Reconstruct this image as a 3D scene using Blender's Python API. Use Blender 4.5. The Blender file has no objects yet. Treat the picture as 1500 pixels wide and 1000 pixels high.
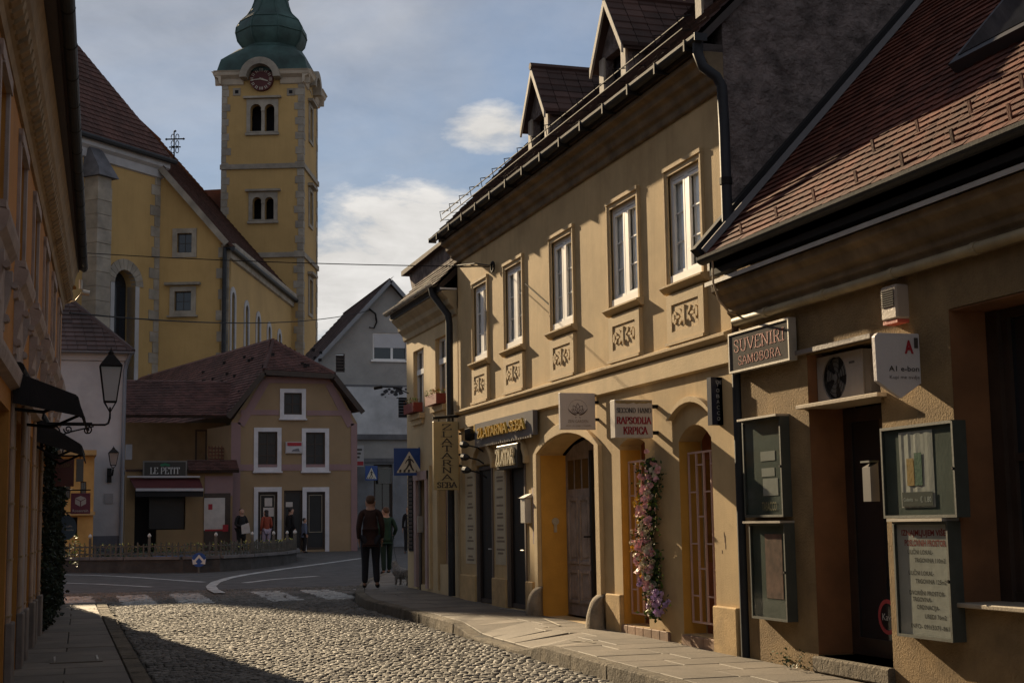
import bpy, bmesh, math, random
from mathutils import Vector, Matrix, noise
from mathutils.geometry import tessellate_polygon
random.seed(7)
scene = bpy.context.scene
COL = scene.collection
V3 = Vector
rad = math.radians

# ------------------------------------------------------------------ camera
EYE = 1.65
PITCH, ROLL, YAW, FPX = rad(7.13588), rad(-.88322), rad(17.57383), 2119.1
_f = V3((math.sin(YAW)*math.cos(PITCH), math.cos(YAW)*math.cos(PITCH), math.sin(PITCH)))
_r = V3((math.cos(YAW), -math.sin(YAW), 0)); _u = _r.cross(_f)
CA = _r*math.cos(ROLL) + _u*math.sin(ROLL)
CB = -_r*math.sin(ROLL) + _u*math.cos(ROLL)
CC = _f
cd = bpy.data.cameras.new('camera'); cam = bpy.data.objects.new('camera', cd); COL.objects.link(cam)
cd.sensor_width = 36; cd.lens = FPX/1500*36; cd.clip_end = 3000; cd.clip_start = .1
cam.matrix_world = Matrix(((CA.x, CB.x, -CC.x, 0), (CA.y, CB.y, -CC.y, 0), (CA.z, CB.z, -CC.z, EYE), (0, 0, 0, 1)))
scene.camera = cam

# ------------------------------------------------------------------ light
SUN = V3((1, -6.0, -2.4)).normalized()          # direction the light travels
sun_el = math.asin(-SUN.z); sun_az = math.atan2(-SUN.x, -SUN.y)   # azimuth from +Y towards +X
sl = bpy.data.lights.new('sun', 'SUN'); sl.energy = 5; sl.angle = rad(.5); sl.color = (1, .78, .50)
so = bpy.data.objects.new('sun', sl); COL.objects.link(so)
so.rotation_euler = SUN.to_track_quat('-Z', 'Y').to_euler(); so.location = (-10, 60, 40)
w = bpy.data.worlds.new('World'); scene.world = w; w.use_nodes = True
nt = w.node_tree; nt.nodes.clear()
def nn(t, **k):
    n = nt.nodes.new(t)
    for a, b in k.items(): setattr(n, a, b)
    return n
out = nn('ShaderNodeOutputWorld'); bg = nn('ShaderNodeBackground'); bg.inputs[1].default_value = .042
sky = nn('ShaderNodeTexSky', sky_type='NISHITA', sun_disc=False, sun_elevation=sun_el, sun_rotation=sun_az, altitude=200, air_density=1.0, dust_density=.05, ozone_density=3.0)
tc = nn('ShaderNodeTexCoord'); sep = nn('ShaderNodeSeparateXYZ'); nt.links.new(tc.outputs['Generated'], sep.inputs[0])
def mth(op, a, b=None, c=None, clamp=False):
    n = nn('ShaderNodeMath', operation=op, use_clamp=clamp)
    for i, v in enumerate((a, b, c)):
        if v is None: continue
        if isinstance(v, (int, float)): n.inputs[i].default_value = v
        else: nt.links.new(v, n.inputs[i])
    return n.outputs[0]
den = mth('ADD', mth('MAXIMUM', sep.outputs[2], 0), .22)
cx = mth('DIVIDE', sep.outputs[0], den); cy = mth('DIVIDE', sep.outputs[1], den)
cmb = nn('ShaderNodeCombineXYZ'); nt.links.new(cx, cmb.inputs[0]); nt.links.new(cy, cmb.inputs[1])
def wn(scale, det, rough, dist=0, off=(0, 0, 0)):
    mp = nn('ShaderNodeMapping'); mp.inputs['Location'].default_value = off; nt.links.new(cmb.outputs[0], mp.inputs[0])
    n = nn('ShaderNodeTexNoise'); n.inputs['Scale'].default_value = scale; n.inputs['Detail'].default_value = det
    n.inputs['Roughness'].default_value = rough; n.inputs['Distortion'].default_value = dist
    nt.links.new(mp.outputs[0], n.inputs['Vector']); return n.outputs[0]
haze1 = mth('MULTIPLY_ADD', wn(1.1, 7, .6, .8, (3.1, .4, 0)), 2.6, -.75, True)        # thin high veil
puff = wn(5, 8, .6, .2, (1.7, 2.2, 0))
# the compact cumulus right of the tower and the bank low on the horizon
def lobe(px, py, rx, ry):
    d = (CC + CA*((px-750)/FPX) - CB*((py-500)/FPX)).normalized()
    a = mth('SUBTRACT', sep.outputs[0], d.x); b = mth('SUBTRACT', sep.outputs[1], d.y); c = mth('SUBTRACT', sep.outputs[2], d.z)
    h = mth('ADD', mth('POWER', a, 2), mth('POWER', b, 2))
    q = mth('ADD', mth('DIVIDE', h, rx*rx), mth('DIVIDE', mth('POWER', c, 2), ry*ry))
    return mth('SUBTRACT', 1.0, q)
l1 = lobe(725, 190, .042, .019)
l2 = lobe(600, 340, .085, .035); l3 = lobe(500, 410, .12, .055)
lm = mth('MAXIMUM', l1, mth('MAXIMUM', l2, l3))
lm = mth('MAXIMUM', lm, -1.0)
cum = mth('MULTIPLY_ADD', mth('ADD', lm, mth('MULTIPLY', puff, 3.4)), 1.5, -2.6, True)
low = mth('MULTIPLY_ADD', sep.outputs[2], -2.6, 1.05, True)                             # whiter near the horizon
veil = mth('MAXIMUM', mth('MULTIPLY_ADD', haze1, .55, .30), mth('MULTIPLY', low, .9))
lum = mth('MULTIPLY_ADD', puff, .9, .45)
def mixc(fac, a, b):
    n = nn('ShaderNodeMix', data_type='RGBA'); 
    for s, v in ((n.inputs[0], fac), (n.inputs[6], a), (n.inputs[7], b)):
        if isinstance(v, (int, float, tuple)): s.default_value = v
        else: nt.links.new(v, s)
    return n.outputs[2]
cc = nn('ShaderNodeVectorMath', operation='SCALE'); cc.inputs[0].default_value = (6.1, 6.1, 6.3); nt.links.new(lum, cc.inputs[3])
c2 = nn('ShaderNodeVectorMath', operation='SCALE'); c2.inputs[0].default_value = (10.2, 9.9, 9.5); nt.links.new(lum, c2.inputs[3])
m1 = mixc(veil, sky.outputs[0], cc.outputs[0]); m2 = mixc(cum, m1, c2.outputs[0])
nt.links.new(m2, bg.inputs[0]); nt.links.new(bg.outputs[0], out.inputs[0])
scene.view_settings.view_transform = 'Standard'; scene.view_settings.look = 'None'
scene.view_settings.exposure = .95; scene.view_settings.gamma = 1; scene.view_settings.use_curve_mapping = False
scene.render.engine = 'CYCLES'

# ------------------------------------------------------------------ measuring helpers (photograph pixel -> point on a plane of the place)
def ray(x, y): return CC + CA*((x-750)/FPX) - CB*((y-500)/FPX)
O0 = V3((0, 0, EYE))
def onX(x, y, X): d = ray(x, y); return O0 + d*(X/d.x)
def onY(x, y, Y): d = ray(x, y); return O0 + d*(Y/d.y)
def onZ(x, y, Z): d = ray(x, y); return O0 + d*((Z-EYE)/d.z)
def onP(x, y, P, N): d = ray(x, y); return O0 + d*((P-O0).dot(N)/d.dot(N))
def zg(y): return .05 + .0105*min(max(y, -10), 70)           # street surface
def onG(x, y, dz=0): d = ray(x, y); t = (EYE-.05-dz)/(.0105*d.y-d.z); return O0 + d*t

class Fr:                                                    # a local frame: u right, v up, w towards the viewer
    def __init__(s, O, U, N): s.O = V3(O); s.U = V3(U).normalized(); s.V = V3((0, 0, 1)); s.N = V3(N).normalized()
    def p(s, u, v, w=0): return s.O + s.U*u + s.V*v + s.N*w
    def uv(s, P): d = P-s.O; return d.dot(s.U), d.dot(s.V)
    def px(s, x, y, w=0): return s.uv(onP(x, y, s.O+s.N*w, s.N))
FR = Fr((6.5, 0, 0), (0, -1, 0), (-1, 0, 0))                 # right-hand facades, u = -Y
LW = math.atan(.0365)
FL = Fr((-.93, 0, 0), (math.sin(LW), math.cos(LW), 0), (math.cos(LW), -math.sin(LW), 0))   # left facade, u ~ Y
def FX(Y, X=0): return Fr((X, Y, 0), (1, 0, 0), (0, -1, 0))  # faces the camera side

# ------------------------------------------------------------------ materials
MATS = {}
def mat(name, col, rough=.8, var=.12, vs=2.0, bump=.25, bs=30, metal=0, stain=0, scol=(.05, .045, .04), rnd=0, spec=.4, streak=0, tint=None, bd=.02):
    if name in MATS: return MATS[name]
    m = bpy.data.materials.new(name); m.use_nodes = True; MATS[name] = m
    t = m.node_tree; N = t.nodes; L = t.links; b = N['Principled BSDF']
    b.inputs['Roughness'].default_value = rough; b.inputs['Metallic'].default_value = metal; b.inputs['Specular IOR Level'].default_value = spec
    g = N.new('ShaderNodeNewGeometry')
    def noi(s, det=5, r=.6, vec=None):
        n = N.new('ShaderNodeTexNoise'); n.inputs['Scale'].default_value = s; n.inputs['Detail'].default_value = det; n.inputs['Roughness'].default_value = r
        L.new(vec or g.outputs['Position'], n.inputs['Vector']); return n.outputs[0]
    def mx(a, b2, f, bt='MIX'):
        n = N.new('ShaderNodeMix'); n.data_type = 'RGBA'; n.blend_type = bt
        for s, v in ((n.inputs[0], f), (n.inputs[6], a), (n.inputs[7], b2)):
            if isinstance(v, (int, float, tuple)): s.default_value = v
            else: L.new(v, s)
        return n.outputs[2]
    def ma(op, a, b2, c=None, clamp=False):
        n = N.new('ShaderNodeMath'); n.operation = op; n.use_clamp = clamp
        for i, v in enumerate((a, b2, c)):
            if v is None: continue
            if isinstance(v, (int, float)): n.inputs[i].default_value = v
            else: L.new(v, n.inputs[i])
        return n.outputs[0]
    c = (*col, 1); base = c
    if var:
        f = ma('MULTIPLY_ADD', noi(vs), 2.6, -.8, True)
        lo = tuple(x*(1-var*1.6) for x in col)+(1,); hi = tuple(min(1, x*(1+var)) for x in col)+(1,)
        if tint: lo = (*tint, 1)
        base = mx(lo, hi, f)
    if rnd:
        oi = N.new('ShaderNodeObjectInfo'); r = ma('FRACT', ma('ADD', oi.outputs['Random'], g.outputs['Random Per Island']), 0)
        k = ma('MULTIPLY_ADD', r, 2*rnd, 1-rnd)
        cb = N.new('ShaderNodeCombineColor'); [L.new(k, cb.inputs[i]) for i in range(3)]
        base = mx(base, cb.outputs[0], 1.0, 'MULTIPLY')
    if stain:
        f = ma('MULTIPLY', ma('MULTIPLY_ADD', noi(vs*.45+.3, 8, .7), 5, -2.6, True), stain)
        base = mx(base, (*scol, 1), f)
    if streak:
        mp = N.new('ShaderNodeMapping'); mp.inputs['Scale'].default_value = (5, 5, .35); L.new(g.outputs['Position'], mp.inputs[0])
        f = ma('MULTIPLY', ma('MULTIPLY_ADD', noi(1.2, 6, .65, mp.outputs[0]), 4, -2.0, True), streak)
        base = mx(base, (*scol, 1), f)
    if isinstance(base, tuple): b.inputs['Base Color'].default_value = base
    else: L.new(base, b.inputs['Base Color'])
    if bump:
        bm_ = N.new('ShaderNodeBump'); bm_.inputs['Strength'].default_value = bump; bm_.inputs['Distance'].default_value = bd
        L.new(noi(bs, 6, .65), bm_.inputs['Height']); L.new(bm_.outputs[0], b.inputs['Normal'])
    return m
def glass(name, tintc, alpha, rough=.03):
    if name in MATS: return MATS[name]
    m = bpy.data.materials.new(name); m.use_nodes = True; MATS[name] = m
    t = m.node_tree; N = t.nodes; L = t.links; N.remove(N['Principled BSDF'])
    o = N['Material Output']; tr = N.new('ShaderNodeBsdfTransparent'); tr.inputs[0].default_value = (*tintc, 1)
    gl = N.new('ShaderNodeBsdfGlossy'); gl.inputs['Roughness'].default_value = rough
    fr = N.new('ShaderNodeLayerWeight'); fr.inputs[0].default_value = .5
    pw = N.new('ShaderNodeMath'); pw.operation = 'POWER'; pw.inputs[1].default_value = 3.5; L.new(fr.outputs['Facing'], pw.inputs[0])
    ad = N.new('ShaderNodeMath'); ad.operation = 'MULTIPLY_ADD'; ad.use_clamp = True; ad.inputs[1].default_value = .8; ad.inputs[2].default_value = alpha; L.new(pw.outputs[0], ad.inputs[0])
    nz = N.new('ShaderNodeTexNoise'); nz.inputs['Scale'].default_value = 1.3; ge = N.new('ShaderNodeNewGeometry'); L.new(ge.outputs['Position'], nz.inputs['Vector'])
    bp = N.new('ShaderNodeBump'); bp.inputs['Strength'].default_value = .06; L.new(nz.outputs[0], bp.inputs['Height']); L.new(bp.outputs[0], gl.inputs['Normal'])
    mxs = N.new('ShaderNodeMixShader'); L.new(ad.outputs[0], mxs.inputs[0]); L.new(tr.outputs[0], mxs.inputs[1]); L.new(gl.outputs[0], mxs.inputs[2]); L.new(mxs.outputs[0], o.inputs[0])
    return m
OCHRE = mat('ochre_plaster', (.53, .385, .20), .9, .12, 1.3, .22, 70, stain=.5, scol=(.33, .22, .10), streak=.4)
TRIM = mat('ochre_trim', (.55, .41, .225), .85, .08, 3, .3, 60, stain=.25, scol=(.30, .22, .12))
WARM = mat('deep_yellow_plaster', (.55, .29, .05), .85, .12, 2, .2, 50)
PLINTH = mat('plinth_plaster', (.55, .38, .18), .9, .18, 3, .4, 50, stain=.5, scol=(.22, .16, .1))
ROUGH = mat('roughcast', (.35, .235, .11), .95, .18, 3, 1.0, 48, stain=.5, scol=(.20, .13, .06), bd=.06)
CREAM = mat('cream_plaster', (.60, .455, .26), .9, .10, 1.5, .25, 50, stain=.3, scol=(.36, .28, .17), streak=.2)
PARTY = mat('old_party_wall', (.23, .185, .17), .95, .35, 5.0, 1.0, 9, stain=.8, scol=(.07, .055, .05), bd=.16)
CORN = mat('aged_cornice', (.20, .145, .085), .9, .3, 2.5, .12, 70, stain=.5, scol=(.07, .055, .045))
WHITE = mat('white_paint', (.78, .77, .75), .5, .05, 4, .05, 30)
OLDWHITE = mat('old_white_wall', (.38, .365, .38), .9, .10, 1, .2, 30, stain=.3, scol=(.2, .19, .19))
GREYW = mat('grey_plaster', (.33, .32, .305), .9, .10, 1, .2, 30, stain=.3, scol=(.13, .13, .13))
GREYL = mat('pale_weathered_wall', (.55, .555, .57), .9, .2, .8, .3, 20, stain=.6, scol=(.2, .2, .21))
METAL = mat('black_iron', (.014, .013, .013), .75, .1, 5, .1, 60, spec=.2)
ZINC = mat('zinc_gutter', (.46, .43, .38), .45, .15, 4, .1, 40, metal=.6)
DKPIPE = mat('dark_painted_pipe', (.025, .027, .032), .6, .2, 4, .1, 40, spec=.3)
TILE = mat('red_clay_tile', (.115, .040, .026), .85, .25, 2, .4, 60, rnd=.35, stain=.5, scol=(.05, .03, .025), spec=.2)
TILED = mat('dark_clay_tile', (.065, .036, .03), .85, .25, 1.5, .4, 40, rnd=.35, stain=.5, scol=(.035, .03, .028))
TILEC = mat('church_roof_tile', (.085, .038, .03), .9, .2, .6, .4, 12, rnd=.25, stain=.4, scol=(.035, .025, .022))
WOODG = mat('grey_weathered_door', (.30, .25, .23), .7, .25, 4, .3, 40, streak=.4, scol=(.08, .065, .06))
WOODR = mat('red_brown_door', (.26, .085, .04), .6, .2, 4, .2, 30)
WOODD = mat('dark_wood', (.04, .025, .018), .5, .2, 5, .1, 40)
DARK = mat('dark_interior', (.012, .011, .012), .9, .1, 3, 0)
BLKGL = mat('dark_window_glass', (.015, .017, .022), .06, .1, 2, .02, 2, spec=.6)
CURT = mat('pale_curtain', (.8, .8, .8), .9, .1, 6, .2, 9)
GLASS = glass('window_glass', (.94, .96, .96), .07)
GLASSB = glass('board_glass', (.80, .85, .83), .02, .05)
YCH = mat('church_yellow', (.46, .30, .12), .9, .08, .35, .15, 8, stain=.3, scol=(.30, .19, .06), streak=.25)
STONE = mat('church_stone', (.31, .27, .22), .9, .2, 1.2, .4, 14, rnd=.15, stain=.4, scol=(.2, .19, .19))
COPPER = mat('green_copper', (.038, .078, .073), .7, .4, .5, .2, 8, stain=.55, scol=(.025, .055, .05), streak=.5)
LPY = mat('peach_plaster', (.29, .205, .12), .9, .08, 1, .2, 30, stain=.2, scol=(.3, .2, .12))
PINK = mat('pink_plaster', (.27, .175, .175), .9, .08, 1, .2, 30)
ORANGE = mat('orange_plaster', (.44, .195, .04), .85, .12, 1.5, .2, 40, stain=.3, scol=(.33, .15, .04))
STUC = mat('white_stucco_ornament', (.38, .30, .26), .85, .15, 4, .3, 40, stain=.4, scol=(.25, .19, .15))
CORNL = mat('tan_stucco_cornice', (.32, .23, .13), .9, .18, 3, .4, 30, stain=.4, scol=(.22, .15, .09))
COB = mat('cobble_stone', (.138, .126, .110), .70, .25, 1.1, .6, 60, rnd=.30, spec=.4, stain=.4, scol=(.08, .07, .06))
MORT = mat('cobble_joint_dirt', (.05, .044, .036), 1, .3, 6, .5, 60)
SLAB = mat('paving_slab', (.165, .138, .108), .75, .2, 2, .4, 40, rnd=.14, stain=.4, scol=(.12, .10, .08))
KERB = mat('kerb_stone', (.17, .14, .10), .9, .3, 6, 1.0, 22, rnd=.25, stain=.6, scol=(.08, .065, .045), bd=.05)
ASPH = mat('distant_paving', (.075, .07, .068), .85, .3, 2.5, .5, 12, stain=.3, scol=(.04, .04, .04))
ROADP = mat('worn_white_road_paint', (.45, .45, .44), .8, .3, 3, .3, 30, stain=.4, scol=(.2, .19, .18))
SOIL = mat('ground_soil', (.07, .065, .05), 1, .3, 1, .3, 10)
LEAF = mat('leaf_green', (.035, .07, .018), .6, .3, 8, .1, 30, rnd=.5)
LEAFB = mat('leaf_bright', (.16, .26, .03), .6, .3, 8, .1, 30, rnd=.4)
IVY = mat('ivy_leaf', (.012, .022, .010), .8, .3, 8, .1, 30, rnd=.5)
def plain(name, col, rough=.6, metal=0): return mat(name, col, rough, .06, 4, .05, 60, metal=metal)

# ------------------------------------------------------------------ mesh building
class MB:
    def __init__(s): s.v = []; s.f = []
    def add(s, vs, fs):
        s.q = getattr(s, 'q', []); vs = list(vs); fs = list(fs); s.q.append((vs, fs))
        n = len(s.v); s.v += [tuple(x) for x in vs]; s.f += [tuple(i+n for i in f) for f in fs]; return s
    def hexa(s, P): return s.add(P, [(0, 3, 2, 1), (4, 5, 6, 7), (0, 1, 5, 4), (1, 2, 6, 5), (2, 3, 7, 6), (3, 0, 4, 7)])
    def box(s, x0, x1, y0, y1, z0, z1):
        return s.hexa([(x0, y0, z0), (x1, y0, z0), (x1, y1, z0), (x0, y1, z0), (x0, y0, z1), (x1, y0, z1), (x1, y1, z1), (x0, y1, z1)])
    def fb(s, fr, u0, u1, v0, v1, w0, w1):                    # box in a frame
        q = [(u0, v0, w0), (u1, v0, w0), (u1, v0, w1), (u0, v0, w1), (u0, v1, w0), (u1, v1, w0), (u1, v1, w1), (u0, v1, w1)]
        # order so that the outside faces outwards for (U, N, V) handedness
        P = [fr.p(*a) for a in q]; return s.hexa([P[i] for i in (3, 2, 1, 0, 7, 6, 5, 4)])
    def quad(s, a, b, c, d): return s.add([a, b, c, d], [(0, 1, 2, 3)])
    def poly(s, pts): return s.add(pts, [tuple(range(len(pts)))])
    def prism(s, fr, pts, w0, w1):                            # closed outline extruded along the frame's normal
        n = len(pts); a = [fr.p(u, v, w1) for u, v in pts]; b = [fr.p(u, v, w0) for u, v in pts]
        tr = tessellate_polygon([[V3((u, v, 0)) for u, v in pts]])
        fs = [tuple(t) for t in tr] + [tuple(n+i for i in reversed(t)) for t in tr]
        fs += [(i, (i+1) % n, n+(i+1) % n, n+i) for i in range(n)]
        return s.add(a+b, fs)
    def wall(s, fr, outl, holes, depth, w=0, back=True):      # wall with real openings and reveals
        P = [[V3((u, v, 0)) for u, v in outl]] + [[V3((u, v, 0)) for u, v in h] for h in holes]
        fl = [p for l in P for p in l]; tr = tessellate_polygon(P); n = len(fl)
        vs = [fr.p(p.x, p.y, w) for p in fl] + [fr.p(p.x, p.y, w-depth) for p in fl]
        fs = [tuple(t) for t in tr]
        if back: fs += [tuple(n+i for i in reversed(t)) for t in tr]
        k = 0
        for l in P:
            m = len(l)
            fs += [(k+i, k+(i+1) % m, n+k+(i+1) % m, n+k+i) for i in range(m)]
            k += m
        return s.add(vs, fs)
    def tube(s, pts, r, n=8, caps=True):
        pts = [V3(p) for p in pts]; rs = r if isinstance(r, (list, tuple)) else [r]*len(pts); vs = []; fs = []
        up = V3((0, 0, 1)) if abs((pts[-1]-pts[0]).normalized().z) < .9 else V3((1, 0, 0))
        for i, p in enumerate(pts):
            t = (pts[min(i+1, len(pts)-1)]-pts[max(i-1, 0)]).normalized()
            a = t.cross(up)
            if a.length < 1e-4: a = t.cross(V3((0, 1, 0)))
            a.normalize(); b = a.cross(t)
            vs += [p + (a*math.cos(2*math.pi*k/n) + b*math.sin(2*math.pi*k/n))*rs[i] for k in range(n)]
        for i in range(len(pts)-1):
            for k in range(n): fs.append((i*n+k, i*n+(k+1) % n, (i+1)*n+(k+1) % n, (i+1)*n+k))
        if caps: fs += [tuple(range(n)), tuple(reversed(range((len(pts)-1)*n, len(pts)*n)))]
        return s.add(vs, fs)
    def bar(s, a, b, wd, ht, up=V3((0, 0, 1))):
        a = V3(a); b = V3(b); t = (b-a).normalized(); x = t.cross(up)
        if x.length < 1e-3: x = t.cross(V3((1, 0, 0)))
        x.normalize(); y = x.cross(t); x *= wd/2; y *= ht/2
        return s.hexa([a-x-y, a+x-y, b+x-y, b-x-y, a-x+y, a+x+y, b+x+y, b-x+y])
    def lathe(s, c, prof, n=16, sq=None):                     # prof: (radius, z)
        c = V3(c); vs = []; fs = []
        for r, z in prof:
            for k in range(n):
                a = 2*math.pi*k/n
                vs.append(c+V3((r*math.cos(a), r*math.sin(a), z)))
        for i in range(len(prof)-1):
            for k in range(n): fs.append((i*n+k, i*n+(k+1) % n, (i+1)*n+(k+1) % n, (i+1)*n+k))
        fs += [tuple(reversed(range(n))), tuple(range((len(prof)-1)*n, len(prof)*n))]
        return s.add(vs, fs)
    def profile(s, prof, dirp, P0, P1):                       # prof in (out, up) swept from P0 to P1; dirp = outward unit vector
        P0, P1, d = V3(P0), V3(P1), V3(dirp); n = len(prof)
        vs = [P0+d*a+V3((0, 0, b)) for a, b in prof] + [P1+d*a+V3((0, 0, b)) for a, b in prof]
        tr = tessellate_polygon([[V3((a, b, 0)) for a, b in prof]])
        fs = [(i, (i+1) % n, n+(i+1) % n, n+i) for i in range(n)] + [tuple(t) for t in tr] + [tuple(n+i for i in reversed(t)) for t in tr]
        return s.add(vs, fs)
    def build(s, name, m, parent=None, label=None, cat=None, group=None, kind=None, smooth=False, bevel=0, at=None):
        me = bpy.data.meshes.new(name)
        root = ROOT.get(parent.name) if parent else None
        if parent is None:
            if at is None:
                xs = [v[0] for v in s.v]; ys = [v[1] for v in s.v]; zs = [v[2] for v in s.v]
                at = V3(((min(xs)+max(xs))/2, (min(ys)+max(ys))/2, min(zs)))
            off = V3(at)
        else: off = root
        me.from_pydata([(v[0]-off.x, v[1]-off.y, v[2]-off.z) for v in s.v], [], s.f); me.update()
        bm = bmesh.new(); bm.from_mesh(me); bmesh.ops.recalc_face_normals(bm, faces=bm.faces)
        if smooth:
            for f in bm.faces: f.smooth = True
        bm.to_mesh(me); bm.free()
        me.materials.append(m); o = bpy.data.objects.new(name, me); COL.objects.link(o)
        if parent is None: o.location = off; ROOT[o.name] = off.copy()
        else: o.parent = parent; ROOT[o.name] = off.copy()
        if smooth:
            try: me.set_sharp_from_angle(angle=rad(50))
            except Exception: pass
        if bevel:
            b = o.modifiers.new('bevel', 'BEVEL'); b.width = bevel; b.segments = 1; b.limit_method = 'ANGLE'
        tag(o, label, cat, group, kind); return o
def each(mb, name, m, parent, **k):                           # every piece that was added becomes an object of its own
    r = []
    for vs, fs in mb.q:
        p = MB(); p.add(vs, fs); r.append(p.build(name, m, parent, **k))
    return r
ROOT = {}
def tag(o, label=None, cat=None, group=None, kind=None):
    for k, v in (('label', label), ('category', cat), ('group', group), ('kind', kind)):
        if v: o[k] = v
    return o
def thing(name, loc, label, cat, group=None):
    o = bpy.data.objects.new(name, None); o.empty_display_size = .2; COL.objects.link(o); o.location = loc
    ROOT[o.name] = V3(loc); return tag(o, label, cat, group)
def dup(root, loc, label=None, group=None, rz=None):
    r = root.copy(); COL.objects.link(r); r.location = loc
    if rz is not None: r.rotation_euler = (0, 0, rz)
    if label: r['label'] = label
    if group: r['group'] = group
    for ch in root.children:
        c = ch.copy(); COL.objects.link(c); c.parent = r
        for g in ch.children:
            d = g.copy(); COL.objects.link(d); d.parent = c
    return r
def inst(name, me, parent, loc, rot=None, scl=None):          # a piece that shares its mesh; loc is in world space
    o = bpy.data.objects.new(name, me); COL.objects.link(o); o.parent = parent; o.location = V3(loc)-ROOT[parent.name]
    if rot is not None: o.rotation_euler = rot
    if scl is not None: o.scale = scl
    return o
def arcp(u0, u1, vs, rise, n=10):                             # points of a segmental arch from u1 to u0 (right to left)
    cxu = (u0+u1)/2; h = (u1-u0)/2
    if rise >= h*.99: R = h; cz = vs
    else: R = (h*h+rise*rise)/(2*rise); cz = vs+rise-R
    a0 = math.asin(min(1, h/R)); return [(cxu+R*math.sin(a0-2*a0*i/n), cz+R*math.cos(a0-2*a0*i/n)) for i in range(n+1)]
def archhole(u0, u1, v0, vs, rise, n=10): return [(u0, v0), (u1, v0)] + arcp(u0, u1, vs, rise, n)
def rect(u0, u1, v0, v1): return [(u0, v0), (u1, v0), (u1, v1), (u0, v1)]

# ------------------------------------------------------------------ lettering
SER = {
'A': (.72, [[(0, 0), (.36, 1), (.72, 0)], [(.16, .36), (.56, .36)]], [(0, 0), (.72, 0)]),
'B': (.64, [[(.1, 0), (.1, 1)], [(.1, 1), (.38, 1), (.53, .9), (.55, .76), (.48, .6), (.36, .53), (.1, .53)], [(.36, .53), (.54, .45), (.62, .28), (.56, .1), (.4, 0), (.1, 0)]], []),
'C': (.68, [[(.66, .72), (.62, .88), (.48, 1), (.3, .98), (.12, .82), (.04, .5), (.12, .18), (.3, .02), (.48, 0), (.62, .12), (.66, .28)]], []),
'D': (.72, [[(.1, 0), (.1, 1)], [(.1, 1), (.38, 1), (.58, .86), (.68, .5), (.58, .14), (.38, 0), (.1, 0)]], []),
'E': (.6, [[(.1, 0), (.1, 1)], [(.1, 1), (.56, 1)], [(.1, .52), (.46, .52)], [(.1, 0), (.58, 0)], [(.56, 1), (.57, .84)], [(.58, 0), (.59, .16)]], [(.06, 0), (.06, 1)]),
'G': (.74, [[(.66, .76), (.6, .9), (.46, 1), (.3, .98), (.12, .82), (.04, .5), (.12, .18), (.3, .02), (.48, 0), (.62, .1), (.64, .2), (.64, .44)], [(.42, .44), (.72, .44)]], []),
'H': (.74, [[(.1, 0), (.1, 1)], [(.64, 0), (.64, 1)], [(.1, .52), (.64, .52)]], [(.1, 0), (.1, 1), (.64, 0), (.64, 1)]),
'I': (.3, [[(.15, 0), (.15, 1)]], [(.15, 0), (.15, 1)]),
'J': (.42, [[(.28, 1), (.28, .2), (.2, .02), (.06, 0), (.02, .1)]], [(.28, 1)]),
'K': (.72, [[(.1, 0), (.1, 1)], [(.62, 1), (.1, .42)], [(.3, .62), (.68, 0)]], [(.1, 0), (.1, 1), (.62, 1), (.68, 0)]),
'L': (.58, [[(.1, 0), (.1, 1)], [(.1, 0), (.56, 0)], [(.56, 0), (.57, .2)]], [(.1, 1), (.06, 0)]),
'M': (.9, [[(.1, 0), (.1, 1)], [(.12, 1), (.45, .1), (.78, 1)], [(.8, 0), (.8, 1)]], [(.1, 0), (.1, 1), (.8, 0), (.8, 1)]),
'N': (.76, [[(.1, 0), (.1, 1)], [(.1, 1), (.64, 0)], [(.64, 0), (.64, 1)]], [(.1, 0), (.06, 1), (.64, 1)]),
'O': (.76, [[(.38, 1), (.16, .9), (.05, .5), (.16, .1), (.38, 0), (.6, .1), (.71, .5), (.6, .9), (.38, 1)]], []),
'P': (.62, [[(.1, 0), (.1, 1)], [(.1, 1), (.4, 1), (.56, .88), (.58, .72), (.54, .56), (.38, .46), (.1, .46)]], [(.1, 0)]),
'R': (.68, [[(.1, 0), (.1, 1)], [(.1, 1), (.4, 1), (.55, .88), (.56, .72), (.5, .56), (.36, .5), (.1, .5)], [(.34, .5), (.62, 0)]], [(.1, 0), (.64, 0)]),
'S': (.56, [[(.5, .76), (.46, .92), (.3, 1), (.14, .96), (.06, .8), (.1, .64), (.28, .52), (.44, .42), (.51, .25), (.44, .06), (.26, 0), (.1, .06), (.05, .24)]], []),
'T': (.66, [[(.33, 0), (.33, 1)], [(.04, 1), (.62, 1)], [(.04, 1), (.03, .8)], [(.62, 1), (.63, .8)]], [(.33, 0)]),
'U': (.74, [[(.12, 1), (.12, .28), (.22, .05), (.38, 0), (.54, .05), (.62, .28), (.62, 1)]], [(.12, 1), (.62, 1)]),
'V': (.72, [[(.02, 1), (.36, 0), (.7, 1)]], [(.02, 1), (.7, 1)]),
'Z': (.62, [[(.06, 1), (.58, 1), (.04, 0), (.58, 0)], [(.06, 1), (.05, .82)], [(.58, 0), (.59, .18)]], []),
' ': (.35, [], [])}
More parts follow.
